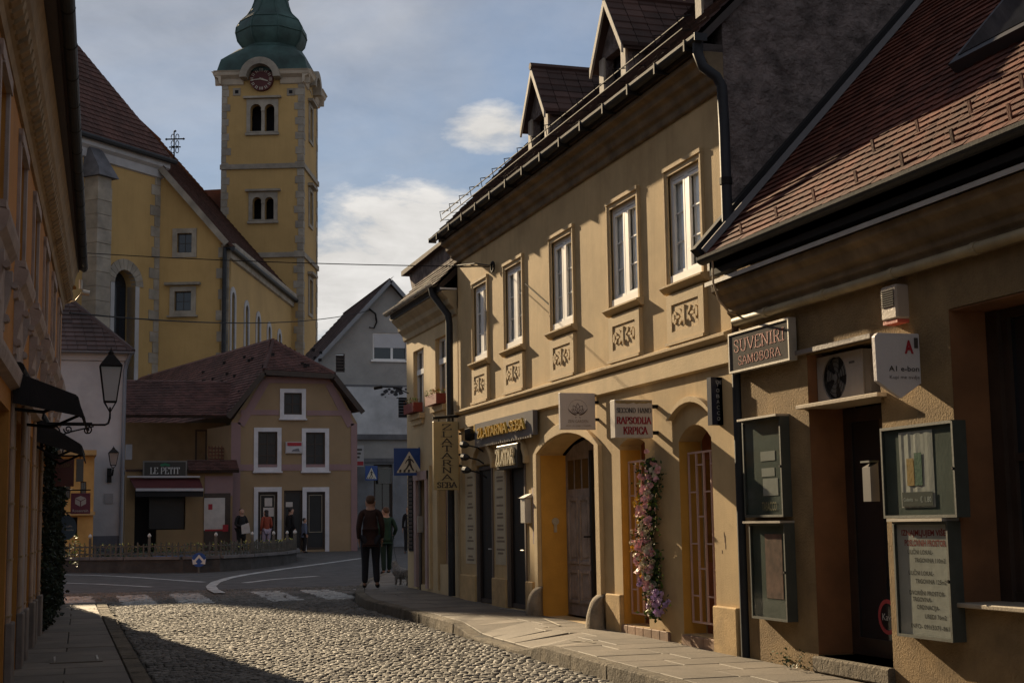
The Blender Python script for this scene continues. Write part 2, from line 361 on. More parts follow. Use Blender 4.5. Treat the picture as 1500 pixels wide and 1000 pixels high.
def serif(mb, fr, txt, u0, u1, v, h, w, d=.004, thick=.15, thin=.055):
    tot = sum(SER[c][0]+.1 for c in txt)-.1; k = (u1-u0)/tot; x = u0; s = h
    for c in txt:
        wd, st, se = SER[c]
        for pl in st:
            for (a, b), (e, f) in zip(pl, pl[1:]):
                L = math.hypot((e-a)*k/s, f-b) or 1e-6; T = thin+(thick-thin)*abs(f-b)/L; T *= s/2
                A = V3((x+a*k, v+b*s)).to_3d() if 0 else (x+a*k, v+b*s); B = (x+e*k, v+f*s)
                dx, dy = B[0]-A[0], B[1]-A[1]; l = math.hypot(dx, dy) or 1e-6; dx /= l; dy /= l; nx, ny = -dy*T, dx*T; ex, ey = dx*T*.5, dy*T*.5
                q = [(A[0]-ex-nx, A[1]-ey-ny), (B[0]+ex-nx, B[1]+ey-ny), (B[0]+ex+nx, B[1]+ey+ny), (A[0]-ex+nx, A[1]-ey+ny)]
                mb.hexa([fr.p(*p, w) for p in q]+[fr.p(*p, w+d) for p in q])
        for a, b in se:
            y = v+b*s; hw = .15*k; t = .05*s
            mb.fb(fr, x+a*k-hw, x+a*k+hw, y-(0 if b < .5 else t), y+(t if b < .5 else 0), w, w+d)
        x += (wd+.1)*k
    return mb
_tc = {}
def sans(mb, fr, txt, u0, u1, v, h, w, d=.003, bold=0):
    key = (txt, bold)
    if key not in _tc:
        cu = bpy.data.curves.new('t', 'FONT'); cu.body = txt; cu.size = 1; cu.resolution_u = 2; cu.offset = bold; cu.fill_mode = 'FRONT'
        o = bpy.data.objects.new('t', cu); COL.objects.link(o); dg = bpy.context.evaluated_depsgraph_get(); dg.update()
        me = bpy.data.meshes.new_from_object(o.evaluated_get(dg)); vs = [tuple(q.co) for q in me.vertices]; fs = [tuple(p.vertices) for p in me.polygons]
        bpy.data.objects.remove(o); bpy.data.curves.remove(cu); bpy.data.meshes.remove(me); _tc[key] = (vs, fs)
    vs, fs = _tc[key]
    if not vs: return mb
    x0 = min(q[0] for q in vs); x1 = max(q[0] for q in vs); sy = h/.72
    sx = (u1-u0)/(x1-x0) if u1 is not None else sy
    mb.add([fr.p(u0+(q[0]-x0)*sx, v+q[1]*sy, w+d) for q in vs], fs); return mb

# ------------------------------------------------------------------ windows
def window(fr, u0, u1, v0, v1, parent, m, pane=BLKGL, w=-.1, t=.05, nx=2, ny=2, mt=.025, arch=0, name='window', mul=None):
    mb = MB(); T = .05
    if arch:
        mb.wall(fr, archhole(u0, u1, v0, v1, arch), [archhole(u0+t, u1-t, v0+t, v1, max(arch-t, .02))], T, w)
    else: mb.wall(fr, rect(u0, u1, v0, v1), [rect(u0+t, u1-t, v0+t, v1-t)], T, w)
    top = v1 + (arch*.9 if arch else -t)
    for i in range(1, nx):
        c = u0+(u1-u0)*i/nx; h = (mul if (mul and i*2 == nx) else mt)/2; mb.fb(fr, c-h, c+h, v0+t, top, w-T+.006, w-.004+(.01 if mul and i*2 == nx else 0))
    for j in range(1, ny):
        c = v0+(v1-v0)*j/ny; mb.fb(fr, u0+t, u1-t, c-mt/2, c+mt/2, w-T+.009, w-.007)
    f = mb.build(name, m, parent)
    g = MB()
    if arch: g.prism(fr, archhole(u0+t*.5, u1-t*.5, v0+t*.5, v1, max(arch-t*.5, .02)), w-.038, w-.032)
    elif pane is GLASS: g.quad(*[fr.p(a, b, w-.035) for a, b in rect(u0+t*.5, u1-t*.5, v0+t*.5, v1-t*.5)])
    else: g.fb(fr, u0+t*.5, u1-t*.5, v0+t*.5, v1-t*.5, w-.038, w-.032)
    g.build('pane', pane, f); return f
def surround(fr, u0, u1, v0, v1, t, w, parent, m, bottom=True, name='window_surround', arch=0):
    mb = MB()
    if arch: mb.wall(fr, archhole(u0-t, u1+t, v0-(t if bottom else 0), v1, arch+t), [archhole(u0, u1, v0+(0 if bottom else .001), v1, arch)], w+.01, w)
    elif bottom: mb.wall(fr, rect(u0-t, u1+t, v0-t, v1+t), [rect(u0, u1, v0, v1)], w+.01, w)
    else: mb.fb(fr, u0-t, u0, v0, v1+t, 0-.01, w); mb.fb(fr, u1, u1+t, v0, v1+t, -.01, w); mb.fb(fr, u0, u1, v1, v1+t, -.01, w)
    return mb.build(name, m, parent)

# ------------------------------------------------------------------ tiled roof slopes
def unit_tile(wd, ln, th, m, key):
    if key in _tc: return _tc[key]
    # beaver-tail tile: flat slab with a rounded lower edge; local x along the eave, y up the slope, z out of the roof
    pts = [(-wd/2, ln), (-wd/2, ln*.12), (-wd*.32, 0.02*ln), (0, -.02*ln), (wd*.32, .02*ln), (wd/2, ln*.12), (wd/2, ln)]
    n = len(pts); vs = [(x, y, th*(1.6-1.3*y/ln)) for x, y in pts]+[(x, y, -.001) for x, y in pts]
    fs = [tuple(range(n))[::-1], tuple(range(n, 2*n))] + [(i, (i+1) % n, n+(i+1) % n, n+i) for i in range(n)]
    me = bpy.data.meshes.new('roof_tile'); me.from_pydata(vs, [], fs); me.update(); me.materials.append(m); _tc[key] = me; return me
def tiles(O, U, W, poly, wd, ex, th, m, parent, limit=0, near=None, strip=False, name='roof_tile', jit=.004):
    """poly: outline in (u along eave, s up the slope); O corner, U eave direction, W up-slope direction"""
    O, U, W = V3(O), V3(U).normalized(), V3(W).normalized(); Nn = U.cross(W).normalized()
    if Nn.z < 0: Nn = -Nn
    smin = min(p[1] for p in poly); smax = max(p[1] for p in poly); cells = []
    s = smin; r = 0
    while s < smax-.01:
        sm = s+ex*.5; xs = []
        for (a, b), (c, d) in zip(poly, poly[1:]+poly[:1]):
            if (b <= sm < d) or (d <= sm < b): xs.append(a+(c-a)*(sm-b)/(d-b))
        xs.sort()
        for a, b in zip(xs[::2], xs[1::2]):
            if strip: cells.append((a, b, s)); continue
            x = a + (wd/2 if r % 2 else 0)-wd/2
            while x < b:
                x0, x1 = max(x, a), min(x+wd, b)
                if x1-x0 > .02: cells.append((x0, x1, s))
                x += wd
        s += ex; r += 1
    full = [c for c in cells if c[1]-c[0] > wd*.98] if limit else []
    if limit and near is not None:
        full.sort(key=lambda c: (O+U*((c[0]+c[1])/2)+W*c[2]-near).length); full = full[:limit]
    fset = set(full); rest = MB(); rot = Matrix((U, W, U.cross(W))).transposed().to_euler()
    me = unit_tile(wd*.97, ex*1.25, th, m, ('tile', m.name, wd, ex, th))
    for c in full:
        j = random.uniform(-jit, jit); P = O+U*((c[0]+c[1])/2)+W*(c[2]+j)+Nn*random.uniform(0, jit)
        inst(name, me, parent, P, rot)
    for c in cells:
        if c in fset: continue
        a, b, s = c; j = random.uniform(-jit, jit); g = 0 if strip else .03*wd; k = Nn*random.uniform(0, jit*2)
        p = [O+U*(a+g)+W*(s+j), O+U*(b-g)+W*(s+j), O+U*(b-g)+W*(s+ex*1.2), O+U*(a+g)+W*(s+ex*1.2)]
        rest.hexa(p+[p[0]+Nn*th*1.4+k, p[1]+Nn*th*1.4+k, p[2]+Nn*th*.3, p[3]+Nn*th*.3])
    if rest.v: rest.build('roof_tiling', m, parent, kind='stuff')

# ================================================================== GROUND AND STREET
mb = MB(); ys = [-40, -10, 0, 20, 40, 70, 150, 600]
for a, b in zip(ys, ys[1:]):
    mb.quad((-400, a, zg(a)-.05), (400, a, zg(a)-.05), (400, b, zg(b)-.05), (-400, b, zg(b)-.05))
mb.build('ground', MORT, kind='structure', at=(0, 0, 0))
mb = MB()
for a, b in ((30.9, 40), (40, 50), (50, 60), (60, 70), (70, 140)):
    mb.quad((-40, a, zg(a)-.004), (60, a, zg(a)-.004), (60, b, zg(b)-.004), (-40, b, zg(b)-.004))
plaza = mb.build('plaza', ASPH, kind='structure', at=(0, 30, 0))
def kx(y):                                                   # the line of the right-hand kerb
    pts = [(-5, 5.0), (20, 5.02), (24, 4.96), (26, 5.2), (27.8, 5.58), (30.4, 6.25), (34, 7.5), (40, 10.5)]
    for (a, p), (b, q) in zip(pts, pts[1:]):
        if y <= b: return p+(q-p)*(y-a)/(b-a)
    return 10.5
def lx(y): return -.93+.0365*y
ze = [(1.26, 29.54, 2.2, 27.2)]
stripes = []                                                  # crosswalk bars (x centre, half width, y0, y1, skew)
for sx in (.45, 1.5, 2.5, 4.1, 5.1, 6.2): stripes.append((sx, .30, 26.5, 29.8))
def instripe(x, y):
    for sx, hw, a, b in stripes:
        if a < y < b and abs(x-(sx+(28-y)*.0)) < hw: return True
    return False
def cob_mesh(i):
    rnd = random.Random(i); vs = []; hx = hy = .5
    for z, k in ((-.5, 1.0), (.2, .98), (.50, .80)):
        for a, b in ((-1, -1), (0, -1.06), (1, -1), (1.06, 0), (1, 1), (0, 1.06), (-1, 1), (-1.06, 0)):
            q = .88 if a and b else 1
            vs.append((a*hx*k*q+rnd.uniform(-.05, .05), b*hy*k*q+rnd.uniform(-.05, .05), z+rnd.uniform(-.05, .05)))
    vs.append((rnd.uniform(-.1, .1), rnd.uniform(-.1, .1), .56)); fs = []
    for r in (0, 1):
        fs += [(r*8+k, r*8+(k+1) % 8, r*8+8+(k+1) % 8, r*8+8+k) for k in range(8)]
    fs += [(16+k, 16+(k+1) % 8, 24) for k in range(8)]
    return vs, fs
CV = [cob_mesh(i) for i in range(7)]
CM = []
for vs, fs in CV:
    me = bpy.data.meshes.new('cobble'); me.from_pydata(vs, [], fs); me.update(); me.materials.append(COB); me.shade_smooth(); CM.append(me)
road = MB().box(.5, 5.3, 3, 31, -.12, -.06)
mb = MB(); mb.quad((.9, 3, zg(3)-.03), (5.1, 3, zg(3)-.03), (6.8, 31, zg(31)-.03), (.9, 31, zg(31)-.03)); 
road = mb.build('road', MORT, kind='structure', at=(3, 15, 0))
stuff = MB(); paint = MB(); cand = []
y = 6.5; r = 0
while y < 31:
    x0 = .95 if y < 27.2 else -7; x1 = kx(y)-.03 if y < 30.5 else 12
    pit = .086
    n = int((x1-x0)/pit); off = (pit/2 if r % 2 else 0)+random.uniform(-.02, .02)
    for i in range(n+1):
        x = x0+.05+i*pit+off
        if x > x1-.03: continue
        yy = y + .05*math.sin(x*2.3+y*.35)+random.uniform(-.012, .012)
        if yy > 30.9: continue
        sx = pit*random.uniform(.80, 1.03); sy = .092*random.uniform(.80, 1.04)
        h = .042+random.uniform(-.006, .006)+.012*noise.noise(V3((x*.8, yy*.8, 0)))
        cand.append((x+random.uniform(-.012, .012), yy, sx, sy, h, random.uniform(-.4, .4)))
    y += .092; r += 1
near = sorted([c for c in cand if onG(0, 1)], key=lambda c: abs(c[1]-13.2)*1.0+abs(c[0]-3.1)*2.2)
first = set(near[:300])
for c in cand:
    x, yy, sx, sy, h, a = c; k = random.randrange(7); z = zg(yy)-.045+h
    if c in first:
        inst('cobble', CM[k], road, (x, yy, z-.02), (0, 0, a), (sx, sy, .038)); continue
    ca, sa = math.cos(a), math.sin(a); vs, fs = CV[k]
    tgt = paint if instripe(x, yy) and random.random() < .93 else stuff
    tgt.add([(x+(p[0]*sx*ca-p[1]*sy*sa), yy+(p[0]*sx*sa+p[1]*sy*ca), z-.02+p[2]*.038) for p in vs], fs)
stuff.build('cobblestones', COB, road, kind='stuff', smooth=True)
cw = paint.build('crosswalk', ROADP, kind='structure', smooth=True)

# ---- right pavement
def dip(y): return max(0, min(1, (y-15.0)/.9))*max(0, min(1, (18.7-y)/.9))
def zs(x, y):
    k = kx(y); return zg(y)+.125-.115*dip(y)*max(0, min(1, (k+.75-x)/.7))
def slab_piece(mb, x0, x1, x2, x3, y0, y1, th, g=.006, jz=0):  # x0,x1 at y0; x3,x2 at y1
    P = [(x0+g, y0+g), (x1-g, y0+g), (x2-g, y1-g), (x3+g, y1-g)]
    c = [(p[0]+(x0+x1)/2*0, p[1]) for p in P]
    top = [(a, b, zs(a, b)+jz) for a, b in P]; bot = [(a, b, zs(a, b)-th) for a, b in P]
    return mb.hexa(bot+top)
mb = MB()
for i in range(0, 31): 
    a, b = i*1.0, i+1.0
    mb.hexa([(kx(a)+.02, a, zg(a)-.06), (6.9, a, zg(a)-.06), (6.9 if b < 27 else kx(b)+2, b, zg(b)-.06), (kx(b)+.02, b, zg(b)-.06)]+[(kx(a)+.02, a, zs(kx(a), a)-.02), (6.9, a, zg(a)+.1), (6.9 if b < 27 else kx(b)+2, b, zg(b)+.1), (kx(b)+.02, b, zs(kx(b), b)-.02)])
pav = mb.build('pavement', MORT, kind='structure', at=(5.8, 15, 0))
y = 4.0
while y < 33.5:
    L = random.uniform(.42, .62); y1 = y+L; right = 6.5 if y1 < 27.3 else kx(y)+2.2
    right1 = 6.5 if y1 < 27.3 else kx(y1)+2.2
    k0, k1 = kx(y)+.17, kx(y1)+.17; cuts = [0] + ([random.uniform(.35, .65)] if True else []) + [1]
    for a, b in zip(cuts, cuts[1:]):
        m_ = MB(); slab_piece(m_, k0+(right-k0)*a, k0+(right-k0)*b, k1+(right1-k1)*b, k1+(right1-k1)*a, y, y1, .05, .005, random.uniform(-.003, .003)); m_.build('paving_slab', SLAB, pav, bevel=.006)
    y = y1
y = 3.0
while y < 33.5:
    L = random.uniform(.75, 1.05); y1 = y+L; m_ = MB()
    n = 6; pv = []
    for j in range(n+1):
        yy = y+.006+(L-.012)*j/n; k = kx(yy); e = random.uniform(-.008, .012); z = zs(k, yy)
        pv.append([(k+e, yy, zg(yy)-.05), (k+e*.6+.008, yy, z-.016), (k+.022, yy, z+random.uniform(-.002, .002)), (k+.165, yy, z), (k+.165, yy, zg(yy)-.05)])
    m_.add([p for q in pv for p in q], [(j*5+i, (j+1)*5+i, (j+1)*5+i+1, j*5+i+1) for j in range(n) for i in range(4)]+[(0, 1, 2, 3, 4), tuple(n*5+i for i in (4, 3, 2, 1, 0))])
    m_.build('kerb_stone', KERB, pav); y = y1
# chalky paint scuffs on the slabs
CHK = mat('chalk_scuff', (.42, .38, .31), .9, .3, 20, 0)
mb = MB()
for (a, b), (c, d) in (((732, 891), (773, 895)), ((797, 906), (820, 916)), ((835, 935), (871, 941))):
    A, B = onG(a, b, .128), onG(c, d, .128); A.z = zs(A.x, A.y)+.009; B.z = zs(B.x, B.y)+.009
    mb.bar(A, B, .035, .002)
each(mb, 'chalk_mark', CHK, pav)

# ---- left pavement
mb = MB(); mb.hexa([(lx(0)-.2, 0, zg(0)-.06), (.9, 0, zg(0)-.06), (.9, 27.2, zg(27.2)-.06), (lx(27.2)-.2, 27.2, zg(27.2)-.06), (lx(0)-.2, 0, zg(0)), (.9, 0, zg(0)), (.9, 27.2, zg(27.2)), (lx(27.2)-.2, 27.2, zg(27.2))])
lpav = mb.build('left_pavement', MORT, kind='structure', at=(0, 14, 0)); y = 5.0
def flat_slab(x0, x1, x2, x3, y0, y1, dz):
    P = [(x0+.006, y0+.006), (x1-.006, y0+.006), (x2-.006, y1-.006), (x3+.006, y1-.006)]
    return MB().hexa([(a, b, zg(b)-.03) for a, b in P]+[(a, b, zg(b)+.022+dz) for a, b in P])
while y < 27.1:
    y1 = min(y+random.uniform(.5, .8), 27.2)
    for a, b in ((0, .5), (.5, 1)) if random.random() < .6 else ((0, 1),):
        l0, l1 = lx(y)-.1, lx(y1)-.1
        flat_slab(l0+(.74-l0)*a, l0+(.74-l0)*b, l1+(.74-l1)*b, l1+(.74-l1)*a, y, y1, random.uniform(-.003, .003)).build('paving_slab', SLAB, lpav, bevel=.006)
    y = y1
y = 5.0
while y < 27.1:
    y1 = min(y+random.uniform(.35, .6), 27.2); flat_slab(.745, .93, .93, .745, y, y1, random.uniform(-.004, .006)).build('kerb_stone', KERB, lpav, bevel=.008); y = y1
# inspection cover with two handles
P = onG(80, 966, .03); Q = onG(143, 966, .03); cy0 = P.y
mc = thing('inspection_cover', ((P.x+Q.x)/2, cy0, zg(cy0)+.026), 'stone inspection cover with two pale steel handles in the shaded left pavement', 'manhole cover')
m_ = MB(); x0, x1 = P.x-.05, Q.x+.05; m_.hexa([(x0, cy0-.33, zg(cy0-.33)+.02), (x1, cy0-.33, zg(cy0-.33)+.02), (x1, cy0+.33, zg(cy0+.33)+.02), (x0, cy0+.33, zg(cy0+.33)+.02)]+[(x0, cy0-.33, zg(cy0-.33)+.034), (x1, cy0-.33, zg(cy0-.33)+.034), (x1, cy0+.33, zg(cy0+.33)+.034), (x0, cy0+.33, zg(cy0+.33)+.034)]); m_.build('lid', SLAB, mc)
for x in (P.x, Q.x): MB().bar((x, cy0-.22, zg(cy0)+.038), (x, cy0+.22, zg(cy0)+.043), .02, .014).build('handle', ZINC, mc)

# ---- painted lines on the plaza
def painted(name, pts, wd):
    m_ = MB(); W = []
    for i, (a, b) in enumerate(pts):
        W.append(onG(a, b, .004) if not isinstance(a, V3) else a)
    L = []; 
    for i, p in enumerate(W):
        t = (W[min(i+1, len(W)-1)]-W[max(i-1, 0)]); n = V3((-t.y, t.x, 0)).normalized()*wd/2; L.append((p+n, p-n))
    for (a, b), (c, d) in zip(L, L[1:]):
        for q in (a, b, c, d): q.z = zg(q.y)+.004 if q.y > 30.9 else zg(q.y)+.022
        m_.quad(a, b, d, c)
    m_.build(name, ROADP, plaza)
painted('road_marking', [(88, 841), (140, 842), (200, 845), (255, 849), (300, 852)], .16)
painted('road_marking', [(322, 869), (312, 864), (309, 858), (316, 852), (335, 846), (360, 841), (420, 832), (480, 824), (530, 817)], .22)
painted('road_marking', [(88, 853), (150, 855), (222, 859)], .14)
painted('road_marking', [(358, 853), (400, 848), (440, 845), (466, 843)], .2)

# ================================================================== MAIN TOWNHOUSE (right, sunlit)
YA, YB = 13.16, 23.55
town = thing('townhouse', (9.5, 18.3, .2), 'ochre two storey townhouse with five white windows, carved panels and roof dormers', 'building')
WIN = [(22.60, 21.72), (20.85, 19.90), (18.69, 17.72), (16.47, 15.47), (14.69, 13.71)]
holes = []
for a, b in WIN: holes.append(rect(-a+.065, -b-.065, 4.25, 5.47))
D1 = (22.52, 21.6); D2 = (20.88, 19.95); AR = (19.3, 17.05); G1 = (16.28, 15.5); G2 = (14.55, 13.72)
holes.append(rect(-D1[0], -D1[1], .40, 2.56)); holes.append(rect(-D2[0], -D2[1], .40, 2.52))
holes.append(archhole(-AR[0], -AR[1], .36, 2.60, .21, 14))
holes.append(archhole(-G1[0], -G1[1], .44, 2.55, .08, 6)); holes.append(archhole(-G2[0], -G2[1], .44, 2.50, .16, 8))
MB().wall(FR, rect(-YB, -YA, .1, 6.2), holes, .34).build('wall', OCHRE, town)
# body: rear and side walls
mb = MB()
RX, RZ = 10.3, 10.75
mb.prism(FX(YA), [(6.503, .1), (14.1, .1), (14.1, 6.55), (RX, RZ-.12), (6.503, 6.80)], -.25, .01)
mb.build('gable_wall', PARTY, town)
mb = MB(); mb.prism(FX(YA-.0), [(7.1, 7.3), (RX, RZ-.2), (RX, RZ+1.6), (7.1, 8.6)], -.28, -.0); mb.build('added_shade_parapet', PARTY, town)  # added parapet, almost wholly out of view, to shade the shop roof's upper tiles
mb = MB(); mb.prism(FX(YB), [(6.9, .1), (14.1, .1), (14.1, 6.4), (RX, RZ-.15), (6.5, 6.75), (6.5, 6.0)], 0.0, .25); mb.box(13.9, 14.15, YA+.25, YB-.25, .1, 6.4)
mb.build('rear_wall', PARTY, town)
MB().box(8.2, 8.24, YA+.3, YB-.3, .1, 5.9).build('room_back', DARK, town); MB().box(6.86, 8.2, YA+.3, YB-.3, 3.15, 3.2).build('upper_floor', DARK, town)
# plinth, bands, cornice
pl = MB()
def plinth(a, b, z1=.95, w=.05): pl.fb(FR, -a, -b, .1, z1, -.02, w)
for a, b in ((YB-.1, D1[0]), (D1[1], D2[0]), (D2[1]-.02, AR[0]+.3), (AR[1]-.3, G1[0]), (G2[1], YA+.02)): plinth(a, b, .82 if a > 19 else .78)
each(pl, 'plinth', PLINTH, town, bevel=.012)
mb = MB(); mb.profile([(0, 3.44), (.05, 3.46), (.09, 3.50), (.09, 3.53), (0, 3.56)], (-1, 0, 0), (6.503, YA+.01, 0), (6.503, YB-.01, 0))
mb.profile([(0, 3.20), (.05, 3.22), (.05, 3.43), (0, 3.43)], (-1, 0, 0), (6.503, YA+.01, 0), (6.503, YB-.01, 0)); each(mb, 'string_course', TRIM, town)
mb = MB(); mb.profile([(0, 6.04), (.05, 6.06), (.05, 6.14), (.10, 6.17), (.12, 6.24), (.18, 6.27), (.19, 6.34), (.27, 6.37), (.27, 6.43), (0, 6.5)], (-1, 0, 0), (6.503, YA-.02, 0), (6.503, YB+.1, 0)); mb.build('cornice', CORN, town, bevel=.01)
mb = MB(); mb.box(6.20, 6.5, YA-.02, YB+.12, 6.44, 6.52); mb.build('soffit_board', WOODD, town)
gp = [(.07*math.cos(t), .07*math.sin(t)) for t in [math.pi+math.pi*i/8 for i in range(9)]]
gp = gp+[(.062*math.cos(t), .062*math.sin(t)+.004) for t in [2*math.pi-math.pi*i/8 for i in range(9)]]
mb = MB(); mb.profile([(a+.36, b+6.53) for a, b in gp], (-1, 0, 0), (6.5, YA-.25, 0), (6.5, YB+.3, 0))
mb.fb(FR, -YB-.31, -YB-.3, 6.46, 6.54, .29, .43); mb.fb(FR, -YA+.25, -YA+.26, 6.46, 6.54, .29, .43)
gut = mb.build('gutter', DKPIPE, town)
mb = MB()
y = YA
while y < YB: mb.fb(FR, -y-.015, -y+.015, 6.42, 6.54, .24, .435); y += .78
each(mb, 'gutter_bracket', METAL, gut)
MB().tube([(6.16, 13.02, 6.48), (6.16, 13.02, 6.36), (6.20, 13.0, 6.22), (6.34, 12.98, 6.12), (6.39, 12.97, 6.02), (6.40, 12.97, 5.6), (6.40, 12.97, 4.2), (6.40, 12.97, 3.9)], .055, 10).build('downpipe', DKPIPE, town, smooth=True)
mb = MB()
for z in (5.0, 4.45): mb.tube([(6.40, 12.97, z), (6.40, 12.97, z+.07)], .066, 10)
each(mb, 'downpipe_collar', METAL, town)
# roof slopes
UP = V3((RX-6.11, 0, RZ-6.53)).normalized(); SL = math.hypot(RX-6.11, RZ-6.53)
mb = MB(); th = .09
mb.prism(Fr((0, YA-.05, 0), (1, 0, 0), (0, -1, 0)), [(6.18, 6.54), (RX, RZ-.04), (14.5, 6.45), (14.5, 6.33), (RX, RZ-.16), (6.18, 6.44)], -(YB+.1-YA), 0)
roof = mb.build('roof', WOODD, town)
tiles((6.11, YB+.12, 6.53), (0, -1, 0), UP, [(0, 0), (YB-YA+.2, 0), (YB-YA+.2, SL), (0, SL)], .19, .17, .018, TILED, roof)
mb = MB(); mb.tube([(RX, YA-.06, RZ+.02), (RX, YB+.1, RZ+.02)], .11, 8); mb.build('ridge_tile', TILED, roof)
# snow guard rail along the eave
sg = MB()
for k in (0, 1): sg.tube([(6.20+.03*k, YA+.3, 6.78+.13*k), (6.20+.03*k, YB-.02, 6.78+.13*k)], .009, 5)
y = YB-.1
while y > YA+.3:
    sg.tube([(6.33, y, 6.80), (6.20, y, 6.78), (6.17, y, 6.93), (6.33, y, 6.96)], .008, 4); y -= .62
sg.build('snow_guard', METAL, roof)
# dormers
for yc in (20.32, 17.23, 14.15):
    fr = Fr((6.93, yc, -.20), (0, -1, 0), (-1, 0, 0)); mb = MB()
    z0 = 6.95; body = [(-.50, z0), (.50, z0), (.50, 8.02), (0, 8.55), (-.50, 8.02)]
    mb.wall(fr, body, [rect(-.31, .31, 7.40, 8.0)], .12)
    mb.fb(fr, -.5, -.44, z0, 8.0, -1.6, -.12); mb.fb(fr, .44, .5, z0, 8.0, -1.6, -.12)
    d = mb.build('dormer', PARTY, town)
    mb = MB(); mb.fb(fr, -.47, -.31, 7.35, 8.02, 0, .03); mb.fb(fr, .31, .47, 7.35, 8.02, 0, .03); mb.fb(fr, -.5, .5, 7.28, 7.37, -.02, .10)
    for s in (-1, 1):
        mb.hexa([fr.p(s*.58, 7.80, .10), fr.p(0, 8.62, .10), fr.p(0, 8.62, .13), fr.p(s*.58, 7.80, .13), fr.p(s*.58, 7.92, .10), fr.p(0, 8.75, .10), fr.p(0, 8.75, .13), fr.p(s*.58, 7.92, .13)])
    mb.build('dormer_trim', mat('pale_dormer_boards', (.42, .38, .32), .8, .2, 4, .2, 30), d)
    MB().fb(fr, -.31, .31, 7.40, 8.0, -.2, -.14).build('dormer_pane', BLKGL, d)
    mb = MB()
    for s in (-1, 1):
        O = fr.p(s*.58, 7.90, .1)
        mb.hexa([fr.p(s*.58, 7.86, .1), fr.p(0, 8.68, .1), fr.p(0, 8.68, -1.9), fr.p(s*.58, 7.86, -1.9), fr.p(s*.58, 7.92, .1), fr.p(0, 8.75, .1), fr.p(0, 8.75, -1.9), fr.p(s*.58, 7.92, -1.9)])
        for i in range(7):
            t = i/7; a = V3((0, 0, 0)); u0 = s*(.60-.60*t); v0 = 7.90+.84*t; u1 = s*(.60-.60*(t+.17)); v1 = 7.90+.84*(t+.17)
            k = 0
            while k < 9:
                w1 = .12-.235*k; w0 = w1-.225; jz = random.uniform(0, .012)
                mb.hexa([fr.p(u0, v0, w1), fr.p(u1, v1, w1), fr.p(u1, v1, w0), fr.p(u0, v0, w0), fr.p(u0, v0+.045+jz, w1), fr.p(u1, v1+.02+jz, w1), fr.p(u1, v1+.02+jz, w0), fr.p(u0, v0+.045+jz, w0)]); k += 1
    mb.build('dormer_roof', TILED, d)
    mb = MB(); mb.tube([fr.p(0, 8.76, .14), fr.p(0, 8.76, -1.9)], .06, 6); mb.build('dormer_ridge', TILED, d)
# five windows with surround, sill, carved panel
for i, (a, b) in enumerate(WIN):
    u0, u1 = -a, -b; f = window(FR, u0+.065, u1-.065, 4.25, 5.47, town, WHITE, pane=GLASS, w=-.03, t=.055, nx=2, ny=1, mul=.09)
    m_ = MB(); uc = (u0+u1)/2
    for s in (-1, 1):
        x0, x1 = (u0+.12, uc-.045) if s < 0 else (uc+.045, u1-.12)
        m_.wall(FR, rect(x0, x1, 4.33, 5.40), [rect(x0+.035, x1-.035, 4.38, 5.365)], .03, -.022)
        for v in (4.70, 5.03): m_.fb(FR, x0+.035, x1-.035, v-.007, v+.007, -.055, -.042)
    m_.fb(FR, u0+.08, u1-.08, 4.252, 4.335, -.03, .012); m_.build('casement', WHITE, f)
    m_ = MB(); n = 26
    for s in (-1, 1):                                         # hanging curtains with folds
        x0, x1 = (u0+.1, uc-.06) if s < 0 else (uc+.06, u1-.1); P = []
        for k in range(n+1):
            u = x0+(x1-x0)*k/n; wv = -.085+.012*math.sin(k*1.9+i); P.append((FR.p(u, 4.3, wv), FR.p(u, 5.45, wv)))
        for (p, q), (r_, s_) in zip(P, P[1:]): m_.quad(p, r_, s_, q)
    m_.build('curtain', CURT, f, smooth=True)
    m_ = MB(); o, t1 = .085, .04
    m_.wall(FR, rect(u0, u1, 4.20, 5.55), [rect(u0+.065, u1-.065, 4.25, 5.47)], .04, .022)
    m_.fb(FR, u0-.012, u1+.012, 5.53, 5.575, .0, .042); m_.fb(FR, u0-.008, u0+.018, 4.22, 5.53, 0, .034); m_.fb(FR, u1-.018, u1+.008, 4.22, 5.53, 0, .034)
    m_.build('window_surround', TRIM, town)
    m_ = MB(); m_.profile([(0, 4.14), (.04, 4.15), (.07, 4.18), (.095, 4.205), (.095, 4.225), (-.05, 4.25)], (-1, 0, 0), (6.5, -u1-.0+(-.06), 0), (6.5, -u0+.06, 0)); m_.build('window_sill', TRIM, town)
    pp = MB(); pu0, pu1 = u0+.03, u1+.01
    pp.wall(FR, rect(pu0, pu1, 3.575, 4.12), [rect(pu0+.13, pu1-.13, 3.70, 4.0)], .055, .05); pp.fb(FR, pu0+.16, pu1-.16, 3.69, 4.01, -.0, .038)
    pp.fb(FR, pu0-.02, pu1+.02, 3.555, 3.59, 0, .075); pn = pp.build('carved_panel', TRIM, town)
    cvg = MB(); pc = (pu0+pu1)/2; hw = (pu1-pu0)/2-.15      # scrolling leaf relief
    for s in (-1, 1):
        for k, (du, dv, lu, lv, ang) in enumerate(((.05, .0, .035, .07, .3), (.12, .05, .05, .022, .8), (.12, -.05, .05, .022, -.8), (.19, .0, .05, .018, 0), (.25, .045, .04, .02, .6), (.25, -.045, .04, .02, -.6), (hw-.03, 0, .03, .055, 0))):
            if du > hw: continue
            n = 8; ca, sa = math.cos(ang), math.sin(ang); pts = []
            for q in range(n):
                t = 2*math.pi*q/n; a_, b_ = lu*math.cos(t), lv*math.sin(t); pts.append((pc+s*(du+a_*ca-b_*sa), 3.85+dv+a_*sa+b_*ca))
            if s < 0: pts.reverse()
            cvg.prism(FR, pts, .03, .052)
    cvg.fb(FR, pc-.012, pc+.012, 3.74, 3.96, .03, .06); cvg.build('relief_ornament', TRIM, pn)
